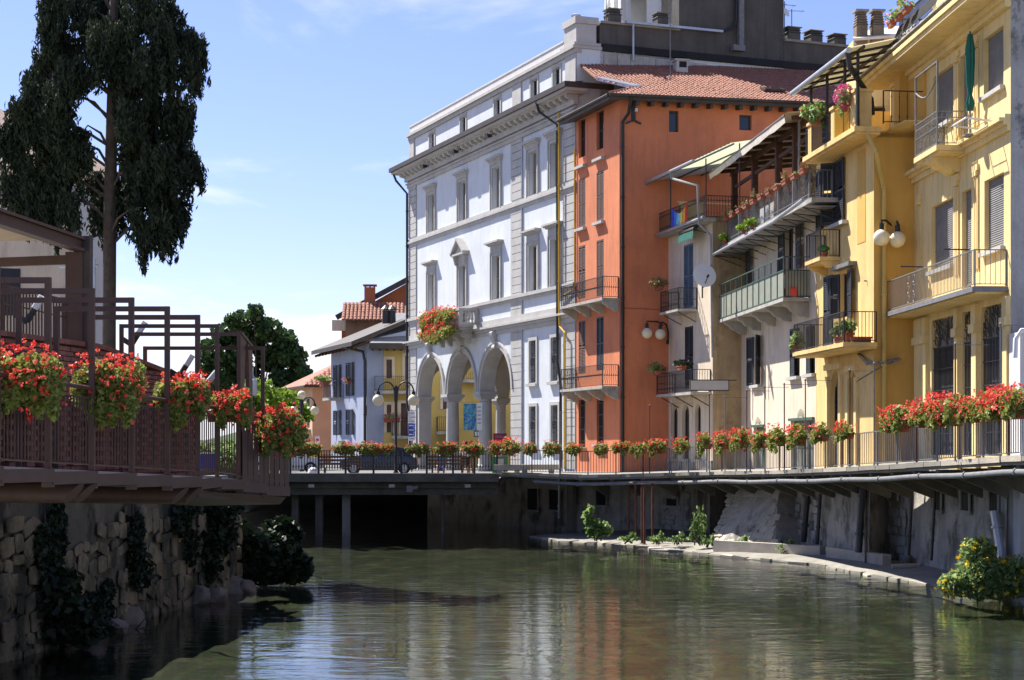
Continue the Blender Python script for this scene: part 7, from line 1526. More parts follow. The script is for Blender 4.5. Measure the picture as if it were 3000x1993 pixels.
# ------------------------------------------------------------------ drooping conifer, cream building behind it
TD = 60.0
tree = thing('drooping_conifer','tall dark drooping conifer with a bare trunk beside the cream building','tree',(*XY(318,TD),2.75), zabs=True); to = Vector((*XY(318,TD),0))
def tp_(px,py,d=TD): return W(px,py,d)-to
b = MB(); b.tube([(0.0,0,2.6),(0.02,0,8),tuple(tp_(322,640)),tuple(tp_(326,420)),tuple(tp_(330,200)),tuple(tp_(335,-40)),tuple(tp_(338,-300))],[0.27,0.24,0.23,0.21,0.17,0.13,0.08],12); b.build('trunk', M['bark'], tree, True)
CL = [(160,20,55,60),(230,-20,60,60),(150,90,35,60),(260,60,60,70),(330,20,70,70),(420,10,70,70),(490,40,45,55),(200,140,60,45),(150,165,50,50),(300,120,60,55),(370,110,70,70),(460,110,70,65),(545,115,55,45),(575,150,30,50),(120,235,60,55),(190,230,60,55),(250,200,50,40),(360,200,60,60),(440,200,70,65),(520,210,60,60),(570,200,25,50),(100,300,60,60),(170,310,60,55),(60,330,50,45),(360,290,30,45),(375,240,40,45),(345,340,22,40),(370,330,30,45),(290,180,30,25),(395,340,40,45),(420,300,55,60),(500,310,45,50),(545,330,28,50),(30,385,38,55),(100,380,65,60),(180,380,60,60),(230,400,45,55),(370,370,35,50),(430,390,60,60),(510,380,45,50),(60,450,60,55),(140,460,65,60),(215,450,50,45),(390,450,50,50),(460,450,60,55),(540,455,40,50),(570,490,22,45),(40,540,40,45),(110,540,65,55),(180,530,50,60),(290,540,55,40),(350,530,40,50),(420,520,60,55),(500,520,55,55),(555,530,28,45),(80,600,55,40),(150,610,60,50),(200,600,30,50),(300,610,35,50),(345,590,30,60),(410,590,45,50),(470,600,50,60),(520,610,35,55),(150,655,35,35),(285,665,22,40),(400,650,22,40),(455,665,40,55),(500,680,35,45),(420,700,18,35)]
pts = []; lim = MB(); vr = []
for (px,py,rx,ry) in CL:                                # every bough: many hanging strings of scale leaves
    off_d = 0.0 if abs(px-320) > 200 else RNG.uniform(-1.6,1.6); c = tp_(px,py,TD+off_d); r = np.array((rx/F*TD*1.02, min(1.1,rx/F*TD*1.1), ry/F*TD*0.95))
    ns = int(40*rx*ry/3000)+6; st = blob_pts(ns, tuple(c), tuple(r), 0.15); bough = RNG.random()*0.3
    for q in range(ns):
        if math.sin(2.6*st[q,0]+1.9*st[q,2])+math.sin(3.3*st[q,2]-1.5*st[q,0]) > 1.45: continue      # gaps where the sky shows
        L_ = RNG.uniform(0.4,1.5)*(0.55+0.5*r[2]); m_ = int(46*L_)+12; f_ = RNG.random(m_)
        sw = RNG.normal(size=2)*0.10; w_ = 0.025+0.065*np.sin(np.pi*(0.15+0.8*f_))
        pts.append(np.stack([st[q,0]+sw[0]*f_+RNG.normal(size=m_)*w_, st[q,1]+sw[1]*f_+RNG.normal(size=m_)*w_, st[q,2]+0.2*L_-L_*f_],1))
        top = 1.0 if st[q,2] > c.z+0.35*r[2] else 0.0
        vr.append((bough+0.30*RNG.random()+0.25*RNG.random(m_)+0.22*top*(1-f_)).clip(0,1))  # upper strand tops lightened: sunlit tips put into the leaf colour
    if RNG.random() < 0.55: t0 = tp_(322,py+45); lim.tube([tuple(t0),tuple(t0.lerp(c,0.3)+Vector((0,0,0.5))),tuple(t0.lerp(c,0.7)+Vector((0,0,0.55))),tuple(c)],[0.06,0.05,0.03,0.01],5)
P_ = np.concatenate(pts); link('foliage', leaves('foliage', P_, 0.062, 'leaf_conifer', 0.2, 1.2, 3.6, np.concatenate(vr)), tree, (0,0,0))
lim.build('branches', M['bark'], tree, True)
# cream building behind
P0_ = Vector((*XY(316,74),2.7)); cbx = thing('cream_building','tall cream and grey rendered building with a brown hipped roof behind the conifer','building',P0_, 0.32, zabs=True); ze_ = 4+(HY-508)/F*74
q = MB(); q.box(-18,0,0,13,2.0,ze_); q.build('wall', M['white_plaster'], cbx); xc = -1.6
q = MB(); q.box(-18.1,xc,-0.06,-0.003,2.5,ze_-0.4); q.build('cream_bay', M['cream_stucco'], cbx); q = MB(); q.box(-18.5,0.35,-0.45,0.0,ze_-0.25,ze_-0.003); q.box(-18.4,0.2,-0.25,0.0,ze_-0.6,ze_-0.252); q.build('cornice', M['cream_stucco'], cbx)
q = MB(); q.add([(-18.5,-0.5,ze_),(0.4,-0.5,ze_),(0.4,13.5,ze_),(-18.5,13.5,ze_),(-12,6,ze_+4),(-5,6,ze_+4)],[(0,1,5,4),(1,2,5),(2,3,4,5),(3,0,4)]); q.build('roof', M['roof_faded'], cbx)
q = MB(); q.cyl((xc+0.1,-0.12,5),(xc+0.1,-0.12,ze_-0.3),0.07,n=8); q.build('downpipe', M['zinc'], cbx)
for X in (-4.2,-6.6): MB().box(X-0.55,X+0.55,-0.1,-0.062,9.6,11.6).build('window', M['dark_shutter'], cbx)
mf = thing('mesh_fence','galvanised post and wire mesh beside the conifer trunk','fence',W(275,1000,40)); b = MB(); H_ = (1000-757)/F*40; b.cyl((0,0,-1.0),(0,0,H_),0.05,n=8); b.build('post', M['zinc'], mf); b = MB(); b.cyl((-0.8,0,H_-0.2),(0.1,0,H_-0.18),0.04,n=6); b.build('rail', M['zinc'], mf); b = MB()
for k in range(9): b.bar((-0.8+0.1*k,0,-0.6),(-0.8+0.1*k,0,H_-0.35),0.006); b.bar((-0.8,0,-0.3+0.16*k),(0,0,-0.3+0.16*k),0.006)
b.build('mesh', M['zinc'], mf)
# ------------------------------------------------------------------ houses beyond the bridge
FL = Fac(970, 128, 1075, 118, STREET); R = FL.root('lilac_house','small lilac blue house with dark shutters beyond the bridge','building'); L = FL.L
u = FL.u; z = FL.z; ztw = z(1060,1000)
cells_ = [(u(985),u(1000)),(u(1022),u(1043))]
rows_ = [(z(1000,1164),z(1000,1068)),(z(1000,1275),z(1000,1202))]
hs = [(cells_[0][0]+0.2,cells_[0][0]+1.2,rows_[0][0],rows_[0][1]),(cells_[1][0]+0.2,cells_[1][0]+1.2,rows_[0][0],rows_[0][1]),(cells_[0][0]+0.2,cells_[0][0]+1.2,rows_[1][0],rows_[1][1]),(cells_[1][0]+0.2,cells_[1][0]+1.2,rows_[1][0],rows_[1][1])]
b = MB(); wall_holes(b, 0, L, STREET-0.5, ztw, hs, 0.25); b.quad((L,0,STREET-0.5),(L,8,STREET-0.5),(L,8,ztw+2),(L,0,ztw)); b.build('wall', M['lilac_stucco'], R)
for h in hs:
    window(R, h, 0.22, 'window_wood', 'glass', 0, 1); w_ = 0.5; shutter(R, h[0], -0.03, h[2], w_, h[3]-h[2], math.pi+0.25, 'dark_shutter', 0.12); shutter(R, h[1], -0.03, h[2], w_, h[3]-h[2], -0.25, 'dark_shutter', 0.12)
balcony(FL, hs[0][0]-0.4, hs[0][1]+1.1, 1.0, rows_[0][0]-0.05, 0.18, 'stone_old', 'grey_iron', 0.95, 0.12, brackets=0)
potted('planter of pink and green plants on the lilac house balcony','flower box',FL.P(hs[0][0]+0.6,-1.1,rows_[0][0]+0.8),s=2.2,pot='box',n=300,size=0.12,fl=40,rx=0.8,rz=0.25,rzrot=FL.rz)
potted('small planter of pink flowers at the lilac house shutters','flower box',FL.P(hs[1][0]+0.7,-0.3,rows_[0][0]+0.85),s=1.3,pot='box',n=80,size=0.1,fl=40,flm='petal_pink',rx=0.4,rz=0.15,rzrot=FL.rz)
oe = 1.2; zE_ = z(932,1010,oe)
q = MB(); tilt = 0.42; q.add([(-1.4,-oe,ztw-0.15),(L+0.4,-oe,ztw-0.15),(L+0.4,9,ztw+(9+oe)*tilt-0.15),(-1.4,9,ztw+(9+oe)*tilt-0.15),(-1.4,-oe,ztw-0.45),(L+0.4,-oe,ztw-0.45),(L+0.4,9,ztw+(9+oe)*tilt-0.45),(-1.4,9,ztw+(9+oe)*tilt-0.45)],[(0,1,2,3),(7,6,5,4),(0,4,5,1),(1,5,6,2),(2,6,7,3),(3,7,4,0)]); rf = q.build('roof', M['dark_fascia'], R)
for k in range(12): uu = -1.0+(L+1.2)*k/11; MB().bar((uu,-oe+0.2,ztw-0.58),(uu,0.1,ztw-0.1),0.14,0.18).build('rafter_end', M['timber'], rf)
downpipe('dark downpipe down the corner of the lilac house', [FL.P(L-2.0,-oe,ztw-0.4),FL.P(L-0.3,-0.2,ztw-0.8),FL.P(L-0.1,-0.12,ztw-1.5),FL.P(L-0.1,-0.12,STREET)],0.1)
# ochre house
oh = thing('ochre_house','ochre yellow house with brown shutters seen past and through the arcade','building',(*XY(1075,118.2),STREET), 0.10, zabs=True); H_ = CZ+(HY-1000)/F*119-0.2
def ox(px): return ((px-CX)/F*119.5 - XY(1075,118.2)[0])
q = MB(); hh = []
def OZ(py): return CZ-(py-HY)/F*119.5
hh = [(ox(1136),ox(1152),OZ(1111),OZ(1056)),(ox(1137),ox(1150),OZ(1268),OZ(1187)),(ox(1178),ox(1198),OZ(1278),OZ(1183)),(ox(1190),ox(1206),OZ(1115),OZ(1045)),(ox(1430),ox(1446),OZ(1180),OZ(1100)),(ox(1300),ox(1316),OZ(1200),OZ(1120))]
q = MB(); wall_holes(q, ox(1128), ox(1530), STREET-0.5, H_, hh, 0.2); q.build('wall', M['ochre_house'], oh); q = MB(); q.box(0,ox(1128)-0.003,0.02,0.3,STREET-0.5,H_); q.build('lilac_flank', M['lilac_stucco'], oh)
for h in hh: closed_shutters(oh, h, 'brown_shutter', 0.05, 0.12); q = MB(); trim_frame(q,h,0.2,0.05); q.build('window_surround', M['cream_stucco'], oh); MB().quad((h[0],0.19,h[2]),(h[1],0.19,h[2]),(h[1],0.19,h[3]),(h[0],0.19,h[3])).build('window_recess', M['dark_void'], oh)
def simple_balc(parent, x0,x1,o,zt):
    s_ = MB().box(x0,x1,-o,-0.004,zt-0.2,zt).build('balcony', M['stone_old'], parent); railing(s_, [(x0+0.05,-0.05,zt),(x0+0.05,-o+0.05,zt),(x1-0.05,-o+0.05,zt),(x1-0.05,-0.05,zt)], 1.0, 'black_iron', 0.14, 0.012)
simple_balc(oh, ox(1100), ox(1220), 1.0, OZ(1148)); simple_balc(oh, ox(1150), ox(1215), 0.8, OZ(1278)); simple_balc(oh, ox(1335), ox(1410), 1.0, OZ(1115)); simple_balc(oh, ox(1280), ox(1330), 1.0, OZ(1265))
q = MB(); q.add([(ox(1085),-1.4,H_-0.1),(ox(1260),-1.4,H_-0.1),(ox(1260),6,H_+2.6),(ox(1085)+2,6,H_+2.6),(ox(1085),-1.4,H_-0.4),(ox(1260),-1.4,H_-0.4),(ox(1260),6,H_+2.3),(ox(1085)+2,6,H_+2.3)],[(0,1,2,3),(7,6,5,4),(0,4,5,1),(1,5,6,2),(2,6,7,3),(3,7,4,0)]); rf = q.build('roof', M['roof_slate'], oh); MB().box(ox(1085),ox(1260),-1.5,-1.402,H_-0.45,H_-0.05).build('fascia', M['dark_fascia'], rf); 
for k in range(8): MB().bar((ox(1095)+0.5*k,-1.3,H_-0.5),(ox(1095)+0.5*k,0,H_-0.42),0.14,0.16).build('rafter_end', M['timber'], rf)
MB().box(ox(1098)-0.6,ox(1103)-0.4,-0.1,-0.004,OZ(1212),OZ(1190)).build('meter_box', M['rust_stucco'], oh)
for k,px in enumerate((1130,1149)):
    t_ = thing('flue_cowl', ('black capped flue beside the tiled dormer','black capped flue closest to the pale blue house')[k], 'flue', W(px,948,121), 0, 'capped flues'); MB().lathe([(0.26,0),(0.24,0.9)],n=10).build('pipe', M['black_iron'], t_); MB().lathe([(0.4,0.95),(0.38,1.0),(0.05,1.3)],n=10).build('cowl', M['black_iron'], t_)
potted('box of pink flowers on the lower balcony of the ochre house','flower box',W(1148,1238,118),s=1.8,pot='box',n=120,size=0.1,fl=50,flm='petal_pink',rx=0.6,rz=0.2)
# rust red house behind with a sloping verge, chimney and tiled dormer
rh = thing('rust_red_house','rust red gabled house with a brick chimney rising behind the lilac house','building',(*XY(990,136),STREET), 0.05, zabs=True)
def rx_(px): return (px-CX)/F*136-XY(990,136)[0]
def rz_(py): return CZ-(py-HY)/F*136
q = MB(); q.prism([(rx_(998),STREET),(rx_(1260),STREET),(rx_(1260),rz_(790)),(rx_(990)+0.3,rz_(938))],0,6); q.build('gable_wall', M['rust_stucco'], rh)
q = MB(); q.bar((rx_(986),-0.4,rz_(932)),(rx_(1260),-0.4,rz_(784)),0.9,0.35); q.build('verge', M['dark_fascia'], rh); q = MB(); q.box(rx_(1000)-0.7,rx_(1000)+0.5,-0.8,0,rz_(970),rz_(940)); q.build('eave_box', M['cream_stucco'], rh)
q = MB(); q.box(rx_(1069),rx_(1100),-1.4,-0.5,rz_(930),rz_(846)); ck = q.build('chimney', M['rust_stucco'], rh); q = MB(); q.box(rx_(1065),rx_(1105),-1.5,-0.4,rz_(841),rz_(838)); q.box(rx_(1069),rx_(1074),-1.4,-0.5,rz_(846)+0.003,rz_(841)); q.box(rx_(1083),rx_(1087),-1.4,-0.5,rz_(846)+0.003,rz_(841)); q.box(rx_(1095),rx_(1100),-1.4,-0.5,rz_(846)+0.003,rz_(841)); q.build('chimney_cap', M['rust_stucco'], ck)
q = MB(); q.box(rx_(1018),rx_(1185),-3.4,-1.5,rz_(992),rz_(946)); dm = q.build('dormer', M['terrace_wood'], rh)
tfm = MB(); U_ = Vector((1,0,0)); V_ = Vector((0,math.cos(0.5),math.sin(0.5))); N_ = Vector((0,-math.sin(0.5),math.cos(0.5))); tile_field(tfm, Vector((rx_(1008),-4.4,rz_(946)-0.1)), U_, V_, N_, rx_(1190)-rx_(1008), 3.4, 0.3, 0.45); stuff(tfm.build('roof_tiles', M['roof_tile'], dm, True)); q = MB(); q.add([(rx_(1008),-4.4,rz_(946)-0.12),(rx_(1190),-4.4,rz_(946)-0.12),(rx_(1190),-1.4,rz_(946)+1.5),(rx_(1008),-1.4,rz_(946)+1.5)],[(0,1,2,3)]); q.build('roof_deck', M['roof_tile'], dm)
# peach house with hipped tile roof
FPh = Fac(840, 158, 915, 148, STREET); R = FPh.root('peach_house','small peach house with a hipped red tile roof by the round tree','building'); L = FPh.L; zw = CZ-(1132-HY)/F*150
q = MB(); hq = [(L*0.25,L*0.25+1.0,zw-3.4,zw-1.1),(L*0.55,L*0.55+1.0,zw-3.4,zw-1.1),(L*0.8,L*0.8+1.0,zw-3.6,zw-1.1)]; wall_holes(q,0,L,STREET-0.5,zw,hq,0.2); q.build('front_wall', M['peach_house'], R); q = MB(); q.quad((L,0,STREET-0.5),(L+8*0.2,8,STREET-0.5),(L+8*0.2,8,zw),(L,0,zw)); q.build('side_wall', M['peach_house'], R)
for h in hq: closed_shutters(R,h,'dark_shutter',-0.02,0.14)
q = MB(); q.box(L*0.2,L*0.95,-0.9,-0.004,zw-4.0,zw-3.8); q.build('balcony', M['stone_old'], R)
pk = (L*0.5+3.0,7.0,zw+3.4); q = MB(); c4 = [(-0.8,-0.9,zw-0.1),(L+0.9,-0.9,zw-0.1),(L+3.5,9,zw-0.1),(-0.8,9,zw-0.1)]
q.add(c4+[(L*0.55,4.0,zw+2.6),(L+1.2,7.0,zw+2.6)],[(0,1,4),(1,2,5,4),(2,3,5),(3,0,4,5)]); rf = q.build('roof', M['roof_tile'], R); q = MB(); q.bar(c4[0],c4[1],0.12,0.16); q.bar(c4[1],c4[2],0.12,0.16); q.build('gutter', M['dark_fascia'], rf)
q = MB(); e1 = Vector(c4[2])-Vector(c4[1]); U_ = e1.normalized(); up_ = Vector((0,0,1)); inn = Vector((-U_.y,U_.x,0)); V_ = (inn*0.86+up_*0.5).normalized(); N_ = U_.cross(V_).normalized(); N_ = N_ if N_.z > 0 else -N_; tile_field(q, Vector(c4[1])+Vector((0,0,0.05)), U_, V_, N_, e1.length, 4.5, 0.36, 0.5, inside=lambda a, c: a > c*0.7 and a < e1.length-c*0.2); stuff(q.build('roof_tiles', M['roof_tile'], rf, True))

# ------------------------------------------------------------------ round tree and bright shrubs
rt = thing('round_tree','dense dark green round-headed tree beyond the footway','tree',(*XY(755,175),STREET), zabs=True); o0 = Vector((*XY(755,175),0))
MB().tube([(0,0,2.4),(0.1,0,5),(0,0,8)],[0.4,0.32,0.25],10).build('trunk', M['bark'], rt, True)
CL2 = [(745,925,30,35),(700,950,45,45),(790,960,50,45),(660,985,50,45),(740,990,60,50),(830,1000,55,45),(620,1035,45,45),(690,1050,60,50),(780,1050,65,50),(860,1050,50,45),(605,1080,38,40),(650,1105,55,40),(730,1110,65,45),(820,1110,60,40),(880,1095,35,40),(700,1150,60,35),(780,1150,60,35),(850,1140,45,30),(640,1150,45,35)]
pts = []; vr = []; lm = MB()
for (px,py,rx,ry) in CL2:
    for q in range(3):
        c = W(px+RNG.uniform(-.3,.3)*rx,py+RNG.uniform(-.3,.3)*ry,175+RNG.uniform(-3,3))-o0; r = np.array((rx,0,ry))/F*175*0.72; r[1] = 1.6; n_ = int(420*rx*ry/2500); d = blob_pts(n_, tuple(c), tuple(r), 0.45); pts.append(d); vr.append((0.15+0.25*RNG.random()+0.6*RNG.random(n_)).clip(0,1))
    lm.tube([(0,0,6),(c.x*0.5,c.y*0.5,(c.z+7)/2),tuple(c)],[0.16,0.1,0.03],5)
link('crown', leaves('crown', np.concatenate(pts), 0.34, 'leaf_dark', 0.1, 0.1, 1.4, np.concatenate(vr)), rt); lm.build('branches', M['bark'], rt)
for k,(px,py,d,rx,rz2,lab) in enumerate(((812,1178,105,2.2,1.4,'bright lime green tree crown behind the big geraniums'),(745,1185,98,1.1,0.9,'bright green shrub seen between the frame posts'))):
    P_ = W(px,py,d); t_ = thing('bright_tree', lab, 'tree', (P_.x,P_.y,STREET), 0, zabs=True); pts = np.concatenate([blob_pts(420,(RNG.uniform(-.6,.6)*rx,RNG.uniform(-.6,.6)*rx,P_.z+RNG.uniform(-.6,.5)*rz2),(rx*0.55,rx*0.55,rz2*0.55),0.4) for q in range(9)]); link('crown', leaves('crown',pts,0.2,'leaf_bright',0.1), t_); MB().tube([(0,0,STREET),(0.05,0,P_.z)],[0.12,0.05],8).build('trunk', M['bark'], t_)
hill = MB(); vv = []; n_ = 40
for i in range(n_+1): x = -900+1800*i/n_; vv += [(x,900,2.0),(x,1000,22+10*math.sin(i*0.7)+5*math.sin(i*1.9))]
hill.add(vv,[(2*i,2*i+2,2*i+3,2*i+1) for i in range(n_)]); struct(hill.build('hills', M['hill_green']))
for k,(px,d,rx,rz2) in enumerate(((640,92,1.6,1.0),(700,96,1.8,1.2),(610,110,2.0,1.3),(880,165,3.0,1.6),(560,100,2,1.2))):
    P_ = Vector((*XY(px,d),STREET)); t_ = thing('hedge_shrub', ('clipped hedge shrub behind the blue recycling bin','hedge shrub beside the parked silver car','hedge shrub at the foot of the round tree','hedge shrub in front of the peach house','hedge shrub half hidden by the brick wall end')[k], 'shrub', P_, 0, 'street hedge shrubs'); pts = np.concatenate([blob_pts(260,(RNG.uniform(-.7,.7)*rx,RNG.uniform(-.4,.4)*rx,rz2*(0.5+0.5*RNG.random())),(rx*0.45,rx*0.4,rz2*0.5),0.4) for q in range(8)]); link('foliage', leaves('foliage',pts,0.16,'leaf_fresh',0.1), t_); MB().tube([(0,0,0),(0,0,rz2*0.6)],[0.08,0.04],6).build('stem', M['bark'], t_)
# ------------------------------------------------------------------ street lamps on the bridge
def post_lamp(label, P_, arms, h, r=0.26):
    t_ = thing('street_lamp', label, 'street lamp', P_, 0, 'globe street lamps'); MB().lathe([(0.13,0),(0.13,0.25),(0.085,0.32),(0.08,1.2),(0.095,1.22),(0.06,1.28),(0.055,h*0.82),(0.09,h*0.83),(0.09,h*0.97),(0.05,h)],n=12).build('pole', M['black_iron'], t_, True)
    for (dx, up, single) in arms:
        if single: MB().sphere((0,0,h+r*0.95),r,10).build('globe', M['globe_glass'], t_, True); continue
        sg = 1 if dx > 0 else -1
        a = [(sg*0.05,0,h*0.85)]+[(dx*0.5-dx*0.45*math.cos(math.pi*k/10), 0, h*0.95+up*math.sin(math.pi*k/10)) for k in range(11)]
        a = [(sg*0.06,0,h*0.84)]+[(sg*0.08,0,h*0.93)]+[(dx*0.54-dx*0.46*math.cos(math.pi*k/10),0,h*0.93+up*math.sin(math.pi*k/10)) for k in range(1,11)]
        MB().tube(a,0.035,7).build('arm', M['black_iron'], t_, True); e_ = a[-1]; MB().cyl((e_[0],0,e_[2]+0.03),(e_[0],0,e_[2]-0.14),0.085,n=10).build('socket', M['black_iron'], t_, True); MB().sphere((e_[0],0,e_[2]-0.13-r*0.9),r,12).build('globe', M['globe_glass'], t_, True)
d_ = 77.2; P_ = Vector((*XY(1160,d_),STREET)); h_ = CZ-(1130-HY)/F*d_-STREET
post_lamp('black lamp post with two drooping cream globes in the middle of the bridge', P_, [(-0.80,0.46,False),(0.80,0.46,False)], h_)
d_ = 98.0; P_ = Vector((*XY(884,d_),STREET)); h_ = CZ-(1170-HY)/F*d_-STREET
post_lamp('farther lamp post with three cream globes beside the peach house', P_, [(-0.45,0.3,False),(0.75,0.4,False),(0,0,True)], h_, 0.25)
d_ = 60; P_ = Vector((*XY(741,d_),2.75)); h_ = CZ-(1160-HY)/F*d_-2.75; t_ = thing('street_lamp','lamp post with a tall white cylinder lantern behind the steel frames','street lamp',P_); MB().cyl((0,0,0),(0,0,h_),0.05,n=8).build('pole', M['black_iron'], t_); MB().lathe([(0.13,h_),(0.15,h_+0.05),(0.15,h_+0.55),(0.08,h_+0.62)],n=14).build('lantern', M['white_metal'], t_, True); MB().lathe([(0.09,h_+0.62),(0.02,h_+0.75),(0.03,h_+1.0)],n=8).build('finial', M['zinc'], t_, True)
# ------------------------------------------------------------------ street things behind the bridge railing
def bench(label, x, y, L_, z0):
    t_ = thing('park_bench', label, 'bench', (x,y,z0), 0, 'slatted benches'); 
    for k in range(3): MB().box(-L_/2,L_/2,-0.22+0.16*k,-0.08+0.16*k,0.43,0.47).build('seat_slat', M['terrace_wood'], t_)
    for k in range(3): MB().box(-L_/2,L_/2,-0.30-0.02*k,-0.26-0.02*k,0.58+0.16*k,0.69+0.16*k).build('back_slat', M['terrace_wood'], t_)
    for sx in (-1,1): b = MB(); b.box(sx*(L_/2-0.2)-0.03,sx*(L_/2-0.2)+0.03,-0.22,-0.16,0,0.428); b.box(sx*(L_/2-0.2)-0.03,sx*(L_/2-0.2)+0.03,0.14,0.2,0,0.428); b.box(sx*(L_/2-0.2)-0.03,sx*(L_/2-0.2)+0.03,-0.26,-0.22,0.3,1.05); b.build('leg', M['black_iron'], t_)
bench('slatted bench behind the railing in front of the lilac house', XY(1000,78)[0], 78.0, 1.9, STREET); bench('slatted bench behind the railing in front of the arcade', XY(1310,78)[0], 78.0, 1.75, STREET)
def car(label, x, y, rz, m, s=1.0):
    t_ = thing('parked_car', label, 'car', (x,y,STREET), rz); Wd = 1.68*s
    sec = [(-2.0,0.35,0.62),(-1.95,0.28,0.85),(-1.5,0.22,0.92),(-0.9,0.22,0.95),(0.6,0.22,0.93),(1.3,0.22,0.88),(1.85,0.26,0.78),(2.0,0.34,0.6)]
    b = MB(); vv = []
    for (xx,zb,zt_) in sec:
        k = 1-0.12*(abs(xx)/2.0)**3; hw = Wd/2*k; vv += [(xx*s,-hw*0.94,zb),(xx*s,-hw,(zb+zt_)*0.5),(xx*s,-hw*0.93,zt_),(xx*s,hw*0.93,zt_),(xx*s,hw,(zb+zt_)*0.5),(xx*s,hw*0.94,zb)]
    n_ = len(sec); f = [(i*6+j,i*6+6+j,i*6+6+(j+1)%6,i*6+(j+1)%6) for i in range(n_-1) for j in range(6)]+[(5,4,3,2,1,0),tuple((n_-1)*6+j for j in range(6))]; b.add(vv,f); body = b.build('body', M[m], t_, True)
    roofp = [(-1.75,0.90,0.74),(-1.25,1.36,0.62),(-0.6,1.45,0.6),(0.25,1.40,0.6),(1.05,0.92,0.72)]; b = MB(); vv = []
    for (xx,zz_,hw) in roofp: vv += [(xx*s,-hw*s,zz_),(xx*s,hw*s,zz_)]
    for (xx,zz_,hw) in roofp: vv += [(xx*s,-0.76*s,0.9),(xx*s,0.76*s,0.9)]
    b.add([v for v in vv[:10]],[(2*i,2*i+2,2*i+3,2*i+1) for i in range(1,3)]); b.build('roof', M[m], t_, True)
    g = MB(); P5 = [( xx*s,zz_) for xx,zz_,hw in roofp]
    for sg in (-1,1): g.add([(roofp[i][0]*s,sg*roofp[i][2]*s,roofp[i][1]-0.01) for i in range(5)],[(0,1,2,3,4)])
    g.add([(roofp[0][0]*s,-0.74*s,0.9),(roofp[0][0]*s,0.74*s,0.9),(roofp[1][0]*s,0.62*s,1.355),(roofp[1][0]*s,-0.62*s,1.355)],[(0,1,2,3)]); g.add([(roofp[4][0]*s,-0.72*s,0.91),(roofp[4][0]*s,0.72*s,0.91),(roofp[3][0]*s,0.6*s,1.395),(roofp[3][0]*s,-0.6*s,1.395)],[(0,1,2,3)]); g.build('windows', M['glass'], t_)
    for xx in (-1.3,1.28):
        for sg in (-1,1):
            w_ = MB().cyl((xx*s,sg*(Wd/2-0.18),0.31),(xx*s,sg*(Wd/2+0.01),0.31),0.31,n=18).build('wheel', M['rubber'], t_, True); MB().cyl((xx*s,sg*(Wd/2+0.005),0.31),(xx*s,sg*(Wd/2+0.02),0.31),0.19,n=14).build('rim', M['zinc'], w_)
    for sg in (-1,1): MB().box(1.9*s,1.98*s,sg*0.55-0.14,sg*0.55+0.14,0.6,0.72).build('headlight', M['white_metal'], t_); MB().box(-1.99*s,-1.93*s,sg*0.62-0.09,sg*0.62+0.09,0.62,0.82).build('tail_light', M['cloth_red'], t_)
car('dark blue hatchback parked in front of the arcade', XY(1110,88)[0], 88, math.pi+0.06, 'car_dark'); car('silver car parked beside the white dome bollard', XY(838,90)[0], 90, 0.12, 'car_silver')
bl_ = thing('dome_bollard','white dome-topped bollard at the kerb behind the railing','bollard',(*XY(917,79),STREET)); MB().lathe([(0.26,0),(0.26,0.18),(0.22,0.35),(0.1,0.45),(0.01,0.47)],n=18).build('dome', M['sign_white'], bl_, True); MB().lathe([(0.3,0),(0.3,0.05)],n=18).build('base', M['concrete'], bl_)
yb = thing('yellow_box','yellow post box behind the bridge railing','post box',(*XY(924,92),STREET)); MB().box(-0.3,0.3,-0.22,0.22,0.85,1.32).build('body', M['box_yellow'], yb); MB().box(-0.33,0.33,-0.25,0.25,1.322,1.36).build('lid', M['box_yellow'], yb); MB().cyl((0,0,0),(0,0,0.85),0.05,n=8).build('post', M['grey_iron'], yb)
rb = thing('recycling_bin','bright blue recycling bin seen through the footway railing','bin',(*XY(600,62),2.75)); MB().add([(-0.4,-0.35,0.1),(0.4,-0.35,0.1),(0.4,0.35,0.1),(-0.4,0.35,0.1),(-0.5,-0.45,0.95),(0.5,-0.45,0.95),(0.5,0.45,0.95),(-0.5,0.45,0.95)],[(0,3,2,1),(4,5,6,7),(0,1,5,4),(1,2,6,5),(2,3,7,6),(3,0,4,7)]).build('body', M['bin_blue'], rb); MB().box(-0.53,0.53,-0.48,0.48,0.952,1.02).build('lid', M['bin_blue'], rb)
for sx in (-1,1): MB().cyl((sx*0.38,0.25,0.1),(sx*0.44,0.25,0.1),0.1,n=10).build('wheel', M['rubber'], rb)
# sign post: stacked white and blue direction panels
dsp = 96; X, Y = XY(1206,dsp); sp_ = thing('direction_sign','stack of white and blue direction panels at the arcade pier','sign',(X,Y,STREET)); 
def SZ(py): return CZ-(py-HY)/F*dsp-STREET
MB().cyl((0,0.04,0),(0,0.04,SZ(1200)),0.035,n=8).build('pole', M['grey_iron'], sp_)
ys = [1205,1217,1229,1241,1254,1267,1280,1292]
for k in range(7):
    pn = MB().box(-0.19,0.19,-0.02,0.0,SZ(ys[k+1])+0.012,SZ(ys[k])).build('panel', M['sign_blue' if 3 <= k <= 5 else 'sign_white'], sp_)
    b = MB(); zc_ = (SZ(ys[k+1])+SZ(ys[k]))/2; xx = -0.15
    while xx < 0.13: wl = random.uniform(0.02,0.06); b.box(xx,xx+wl,-0.024,-0.021,zc_-0.03,zc_+0.04); xx += wl+0.02
    b.build('lettering', M['sign_white' if 3 <= k <= 5 else 'sign_grey_ink'], pn)
